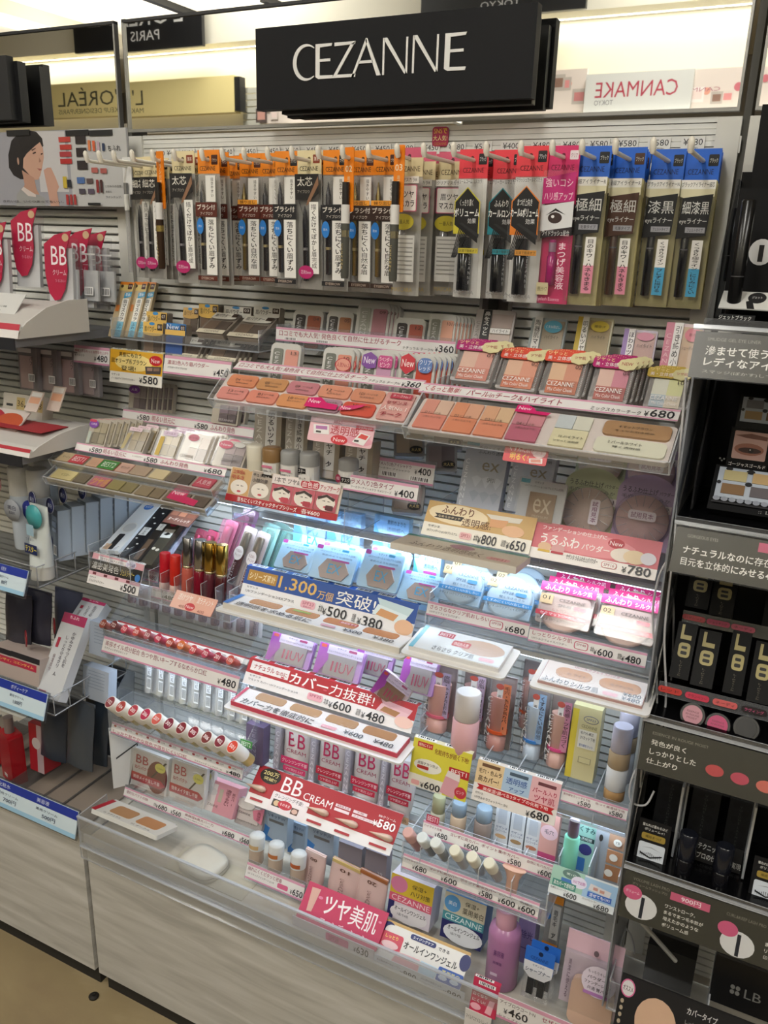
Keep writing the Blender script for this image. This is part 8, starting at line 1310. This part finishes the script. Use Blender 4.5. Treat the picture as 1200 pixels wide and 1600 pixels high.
# top tier: black header, backing board with emblem, tester pens
p = P(1172, 290, -.06); t = thing('header_board', 'tall black header board at the top right', 'board', (p.x, -.06, P(1172, 300, -.06).z)); MB().box(0, .4, 0, .006, 0, .085, BKP).build('board', t)
p = P(1156, 296, -.10); t = thing('poster_board', 'black printed board with red ribbon emblem and pen icons', 'poster', (p.x, -.10, P(1130, 480, -.10).z)); H = P(1156, 294, -.10).z-P(1130, 480, -.10).z; MB().box(0, .35, 0, .004, 0, H, BK2).build('board', t)
printing(t, .35, H, [('c', 'cfd0cc', .125, .22, .03, .1), ('p', 'd0d4cc', [(.125, .12), (.2, .14), (.2, .44), (.128, .38)]), ('c', '4a7a48', .15, .26, .012, .06), ('p', 'e0dcd8', [(.115, .36), (.16, .34), (.16, .46), (.12, .45)]), ('p', 'b82a34', [(.12, .37), (.16, .35), (.16, .45), (.125, .44)]), ('c', 'd4d4d4', .085, .52, .034, .11), ('r', '1c1c1e', .078, .46, .092, .6), ('r', 'd0d0d0', .1, .56, .2, .6)])
def tpen(label, px, pt, pb, Y, r=.0065):
    a = P(px, pt, Y); b = P(px-8, pb, Y); h = a.z-b.z; t = thing('tester_pen', label, 'tester', (a.x, Y, b.z), group='black tester pens'); MB().lathe([(r*.9, 0), (r, .002), (r, h*.35)], mat('0b0b0c', .25), 18).build('barrel', t); MB().lathe([(r*.98, h*.35), (r*.98, h*.36)], mat('6a6a6c', .25, .6), 18).build('ring', t); MB().lathe([(r, h*.36), (r, h-.001), (r*.8, h)], mat('101011', .25), 18).build('cap', t)
tpen('tall black eyeliner tester pen in front', 1171, 312, 496, -.15, .0068); tpen('tall black eyeliner tester pen behind', 1156, 325, 440, -.09, .006)
f = Fr((1132, 452), (1210, 460), (1122, 478), -.13, -.165); card('tester_card', 'white tester card lying under the black pens', 'tester card', f, 'd4d4d0', [('c', '18181a', .7, .35, .18, .32), ('t', 'd0d0d0', 'ジェット', .6, .25, .8, .4), ('r', '1a1a1c', .18, .1, .26, .7), ('p', '1a1a1c', [(.5, .6), (.62, .5), (.7, 1), (.56, 1)])])
f = Fr((1124, 492), (1180, 498), (1122, 497), -.17, -.172); t = thing('shade_label', 'small white shade name on the black tier', 'shade label', f.loc, f.rot); MB().box(0, f.W, 0, .001, -.002, .006, BKP).build('card', t); printing(t, f.W, .005, [('t', 'c8c8c4', 'ジェットブラック', 0, 0, .9, 1)])
# second tier: eyeshadow palettes
def palette(label, f, lace, cols, brand=True):
    t = thing('eyeshadow_palette', label, 'eyeshadow', f.loc, f.rot, 'spotted eyeshadow palettes'); W, H = f.W, f.H; MB().box(0, W, 0, .008, 0, H, BKP).build('case', t)
    MB().box(W*.06, W*.94, -.0012, 0, H*.28, H*.95, mat('a8b0bc', .4)).build('patterned_frame', t)
    for i, c in enumerate(cols):
        u, v = i % 2, i//2; MB().box(W*(.14+.4*u), W*(.46+.4*u), -.0022, -.0012, H*(.66-.3*v), H*(.88-.3*v), mat(c, .5)).build('powder_pan', t)
    printing(t, W, H, [('c', '18181c', .5, .1, .06, .05), ('c', '18181c', .2, .08, .05, .04), ('c', '18181c', .88, .1, .05, .04), ('c', '18181c', .5, .38, .05, .05), ('c', '18181c', .09, .4, .03, .04), ('c', '18181c', .93, .5, .03, .04)]+([('c', '8a8f9a', .1+.11*i, .76, .05, .05) for i in range(8)]+[('r', '1a1a1e', .04, .82, .96, .86)] if lace else [])+[('T', '8a8a86', ':: LB', .7, .9, .92, .97)], -.0013); return t
palette('boxed spotted eyeshadow palette standing at the back of the second tier', Fr((1156, 615), (1240, 626), (1150, 672), -.11, -.12), False, ('7a7a80', '9a8068', '9a7c50', '6a4a34'))
f = Fr((1118, 724), (1230, 741), (1106, 793), -.135, -.175); palette('open spotted eyeshadow palette tester with a lace border', f, True, ('b0a478', 'b09468', '7a5c3c', '5a5458'))
p = P(1143, 668, -.135); t = thing('picture_card', 'black card with a close up picture of a brown shaded eye', 'picture card', (p.x, -.135, P(1143, 740, -.135).z), (-.12, 0, 0)); H = P(1143, 668, -.135).z-P(1143, 740, -.135).z; W = H*.82; MB().box(0, W, 0, .002, 0, H, BKP).build('card', t)
printing(t, W, H, [('r', 'b08e86', .1, .06, .92, .66, .05), ('p', '6a4438', [(.12, .16), (.5, .1), (.9, .14), (.9, .22), (.4, .2)]), ('c', '8a5a4a', .5, .44, .36, .13), ('c', '3a2420', .52, .46, .28, .06), ('c', '1a1210', .55, .46, .07, .055), ('c', 'e8e0dc', .53, .445, .015, .012), ('t', 'dcd8d2', 'ゴージャスゴールド', .06, .74, .96, .82), ('t', '8a8680', '華やかなゴールド', .2, .87, .8, .92)]+[('c', '6a6a66', -.16+.05*i, .7+.04*(i % 2), .025, .02) for i in range(3)])
for xx, lab in ((.918, 'clear acrylic divider at the left of the palettes'), ): 
    t = thing('acrylic_divider', lab, 'divider', (xx, -.17, P(1110, 800, -.17).z)); MB().xprism([(0, 0), (.14, 0), (.14, .16), (.06, .13), (0, .05)], 0, .002, SMOKE).build('sheet', t)
# third tier: black LB lipstick boxes
def lbbox(label, TL, TR, BL, yt, yb, D=.022, n=0):
    f = Fr(TL, TR, BL, yt, yb); t = thing('lipstick_carton', label, 'lipstick carton', f.loc, f.rot, 'black LB lipstick cartons'); W, H = f.W, f.H; MB().box(0, W, 0, D, 0, H, mat('0b0b0d', .5, spec=.2)).build('carton', t)
    printing(t, W, H, [('r', 'a89c68', .22, .04, .36, .3), ('r', 'a89c68', .22, .22, .78, .3), ('r', 'a89c68', .22, .36, .82, .62, .3), ('r', '101013', .36, .42, .66, .47, .3), ('r', '101013', .36, .51, .68, .57, .3), ('v', '5a5444', 'Lipstick', .42, .68, .58, .95)]); return t
for i, (TL, TR, BL) in enumerate((((1062, 970), (1092, 977), (1044, 1056)), ((1094, 981), (1128, 990), (1078, 1068)), ((1146, 984), (1176, 992), (1128, 1080)), ((1182, 1000), (1216, 1008), (1166, 1094)))): lbbox('black carton with gold LB letters, %s in the front row' % ORD[i], TL, TR, BL, -.14, -.17)
for i, (TL, TR, BL) in enumerate((((1082, 880), (1118, 886), (1076, 948)), ((1120, 890), (1156, 898), (1113, 960)), ((1200, 906), (1238, 916), (1192, 980)))): lbbox('black carton with dull gold LB letters, %s in the back row' % ORD[i], TL, TR, BL, -.085, -.105)
def tagrow(TL, TR, BL, yt, yb, names, lab):
    f = Fr(TL, TR, BL, yt, yb)
    for i, (u, c, s) in enumerate(names):
        t = thing('shade_label', 'shade label %s, %s %s' % (('red', 'crimson', 'pink', 'dark')[i], ORD[i], lab), 'shade label', f.off(u*f.W, 0, f.H*.2), f.rot, 'rounded shade labels'); MB().prism(rrect(0, 0, .026, f.H*.6, f.H*.28), -.001, 0, mat(c, .4)).build('card', t); printing(t, .026, f.H*.6, [('t', '3a1418' if c != '1a1014' else 'c04a78', s, .12, .25, .88, .75)], -.001)
    t = thing('acrylic_divider', 'clear acrylic ledge %s' % lab, 'divider', f.loc, f.rot); MB().box(0, .4, .001, .0025, -.002, f.H+.002, ACR, EDGE, 1).build('sheet', t)
tagrow((1068, 952), (1200, 986), (1066, 966), -.108, -.112, ((.0, 'a82a30', 'ロゼレッド'), (.29, 'b82e58', 'ショッキング'), (.58, 'c04a66', 'ネーディ')), 'on the back ledge')
tagrow((1030, 1064), (1200, 1110), (1028, 1080), -.178, -.182, ((.0, 'b8342e', 'レッド'), (.255, 'c0344e', 'クランベリー'), (.51, 'c85a5a', 'ネーディ'), (.77, '1a1014', 'ラヴィング')), 'on the front ledge')
for i, (px, py, c) in enumerate(((1082, 1117, 'b8808c'), (1121, 1133, 'b83868'), (1166, 1138, '131315'))):
    p = P(px, py, -.185); r = .0145; t = thing('lipstick', ('black lipstick with a pale pink label on its end', 'black lipstick with a crimson label on its end', 'black lipstick with a plain black end')[i], 'lipstick', p, (math.radians(-30), 0, math.radians(-4)), 'black lipstick testers'); MB().lathe([(r*.92, 0), (r, .0015), (r, .055)], mat('121214', .3), 26, (0, 0, 0), 'y').build('case', t); MB().lathe([(r*.74, -.0006), (r*.75, .0002)], mat(c, .4), 26, (0, 0, 0), 'y').build('end_label', t)
    if i < 2: printing(t, r*1.1, r*.7, [('t', '5a2a38', 'ESSENCE', .1, .05, .9, .25), ('t', '5a2a38', 'IN ROUGE', .05, .4, .95, .6), ('t', '5a2a38', 'MOIST', .15, .75, .85, .95)], -.0006, x0=-r*.55, z0=-r*.35)
# fourth tier: mascara picture cards and cartons
def eyecard(label, TL, TR, BL):
    f = Fr(TL, TR, BL, -.175, -.19); t = card('picture_card', label, 'picture card', f, '131315', [('t', 'dcdad4', '重ねれば重ねるほど', .12, .08, .9, .14), ('t', 'dcdad4', 'ボリュームィ!', .2, .17, .82, .23), ('r', '9a8238', .14, .28, .88, .42, .3), ('t', '3a3010', '繊細まつげ', .26, .32, .76, .38), ('r', 'cfd6de', .1, .48, .92, .9, .1), ('p', '9aa0a8', [(.2, .6), (.5, .56), (.82, .62), (.5, .58)])]+[('p', '1a1a1e', [(.18+.06*i, .7+.02*math.sin(i)), (.2+.06*i, .7+.02*math.sin(i)), (.17+.066*i, .8)]) for i in range(11)]+[('p', '1a1a1e', [(.16, .7), (.5, .77), (.86, .68), (.86, .71), (.5, .8), (.18, .74)])], .002, 'eyelash picture cards'); return t
eyecard('black card with an eyelash picture in front of the mascaras', (1002, 1278), (1052, 1292), (986, 1347)); eyecard('black card with an eyelash picture at the right edge', (1180, 1338), (1234, 1352), (1166, 1409))
for i, (TL, TR, BL, lab) in enumerate((((1030, 1212), (1072, 1224), (1020, 1290), 'left'), ((1082, 1228), (1126, 1240), (1072, 1310), 'middle'), ((1140, 1246), (1178, 1256), (1128, 1330), 'right'))):
    f = Fr(TL, TR, BL, -.10, -.12); carton('mascara_carton', 'black spotted mascara carton, %s one' % lab, 'carton', f, .02, '131316', [('c', '08080a', .3+.4*(q % 2), .1+.14*q, .14, .07) for q in range(6)]+[('v', '4a4a48', 'VOLUME LASH PRO', .44, .1, .56, .9)], 'black spotted mascara cartons')
f = Fr((1066, 1300), (1164, 1330), (1050, 1368), -.15, -.17); card('picture_card', 'black card with white lettering behind the mascara testers', 'picture card', f, '111113', [('T', 'd8d8d4', 'テクニックレス', .3, .1, .8, .24), ('T', 'd8d8d4', 'プロの仕上がり実現', .3, .3, 1, .44)]+[('p', 'b0a890', [(.5, .7), (.56+.05*math.cos(a), .7+.16*math.sin(a)), (.56+.04*math.cos(a+.3), .7+.13*math.sin(a+.3))]) for a in (0, .8, 1.6, 2.4, 3.2, 4, 4.8, 5.6)]+[('c', '6a7a2a', .92, .8, .05, .09)])
for i, (px, pt, pb) in enumerate(((1077, 1304, 1380), (1134, 1324, 1400))):
    a = P(px, pt, -.185); t = rod('mascara_tester', 'black mascara tester with domed cap, %s' % ('left', 'right')[i], 'tester', px, pt, pb, -.185, .0105, [(.5, 'cap', '1a1c24', .2, 0, 1), (1.0, 'tube', '0e0e12', .2, 0, .94)], 'black mascara testers', 8)
for i, (px, py, Y) in enumerate(((1066, 1230, -.17), (1180, 1262, -.17), (1074, 1228, -.13))):
    p = P(px, py, Y); t = thing('acrylic_divider', 'clear upright acrylic divider, %s in the mascara tier' % ORD[i], 'divider', (p.x, Y, p.z-.10), group='mascara tier dividers'); MB().box(0, .0025, 0, .05, 0, .10, ACR, EDGE, 0).build('sheet', t)
# bottom: black boxes and foundation poster
f = Fr((1120, 1490), (1240, 1530), (1098, 1560), -.15, -.165); carton('black_carton', 'large black carton marked LB at the lower right', 'carton', f, .05, '101012', [('c', '7a7a78', .28+.07*(q % 2), .56+.1*(q//2), .03, .045) for q in range(4)]+[('t', '7a7a78', 'LB', .44, .52, .66, .7)])
f = Fr((1014, 1476), (1090, 1500), (1002, 1530), -.09, -.10); carton('black_carton', 'flat black carton lying behind the clear rack', 'carton', f, .04, '1a1a1c', [], None)
f = Fr((972, 1527), (1210, 1604), (950, 1612), -.20, -.225); t = card('pop_sign', 'black foundation poster with a beige swatch at the bottom right', 'sign', f, '17171a', [('c', 'd8689a', .055, .22, .05, .16), ('c', 'e4e0e2', .055, .22, .042, .135), ('T', '4a2a3a', 'オススメ', .02, .18, .09, .27), ('c', 'd9b498', .27, .62, .14, .42), ('r', 'd6cdb8', .2, .72, .36, .86, .4), ('t', '5a4a34', 'ライトオークル', .22, .75, .34, .83), ('T', 'dcd8d8', 'カバータイプ', .46, .14, .66, .26), ('t', 'a8a6a6', 'しっかり隠す', .46, .36, .6, .43)]+[('c', 'b8a890', .03, .46+.12*q, .012, .04) for q in range(4)], .002); MB().box(0, f.W, -.004, -.003, 0, f.H, LENS).build('clear_cover', t)
t = thing('acrylic_rack', 'clear acrylic rack above the foundation poster', 'rack', (.908, -.19, .42), group='black display tiers'); MB().box(0, .12, 0, .0018, 0, .045, ACR, EDGE, 1).build('front_sheet', t); MB().box(.118, .12, 0, .1, 0, .06, ACR, EDGE, 0).build('end_sheet', t); MB().box(0, .12, 0, .1, -.002, 0, ACR, EDGE, 2).build('floor_sheet', t); MB().box(0, .0018, 0, .1, 0, .05, ACR, EDGE, 0).build('end_sheet', t)
t = thing('support_arm', 'grey diagonal support arm under the mascara tier', 'bracket', (.93, -.16, .47)); MB().tube([(0, 0, .08), (.05, .04, .0)], .003, SIL, 8).build('arm', t)
# white cables hanging at the right edge of the middle bay
def cable(label, pts, Y):
    w = [P(px, py, y) for px, py, y in pts]; t = thing('cable', label, 'cable', w[0], group='white lamp cables'); q = []
    for i in range(len(w)-1):
        p0, p1, p2, p3 = w[max(i-1, 0)], w[i], w[i+1], w[min(i+2, len(w)-1)]
        for s in range(6):
            u = s/6; q.append(.5*((2*p1)+(-p0+p2)*u+(2*p0-5*p1+4*p2-p3)*u*u+(-p0+3*p1-3*p2+p3)*u**3))
    q.append(w[-1]); MB().tube([v-w[0] for v in q], .0013, mat('c4c4c6', .4), 8).build('cord', t)
cable('long white cable hanging beside the cheek tray and powders', [(1072, 590, -.19), (1066, 660, -.19), (1058, 760, -.18), (1054, 850, -.19), (1044, 930, -.18), (1038, 1000, -.18), (1040, 1100, -.17), (1024, 1160, -.17), (990, 1210, -.17), (985, 1250, -.17), (1008, 1258, -.17), (1022, 1236, -.16)], 0)
cable('second white cable bending behind the pink powder sign', [(1046, 872, -.17), (1030, 900, -.17), (1020, 960, -.165), (1026, 1060, -.165), (1024, 1130, -.165), (1006, 1180, -.165), (1000, 1230, -.16)], 0)
cable('third white cable behind the silk powder packs', [(1042, 896, -.10), (1052, 940, -.10), (1050, 1040, -.10), (1042, 1120, -.10), (1030, 1180, -.10)], 0)
cable('white cable looping on the back wall below the mint card', [(945, 1400, -.05), (960, 1430, -.04), (985, 1460, -.04), (992, 1490, -.04)], 0)
make_lettering()
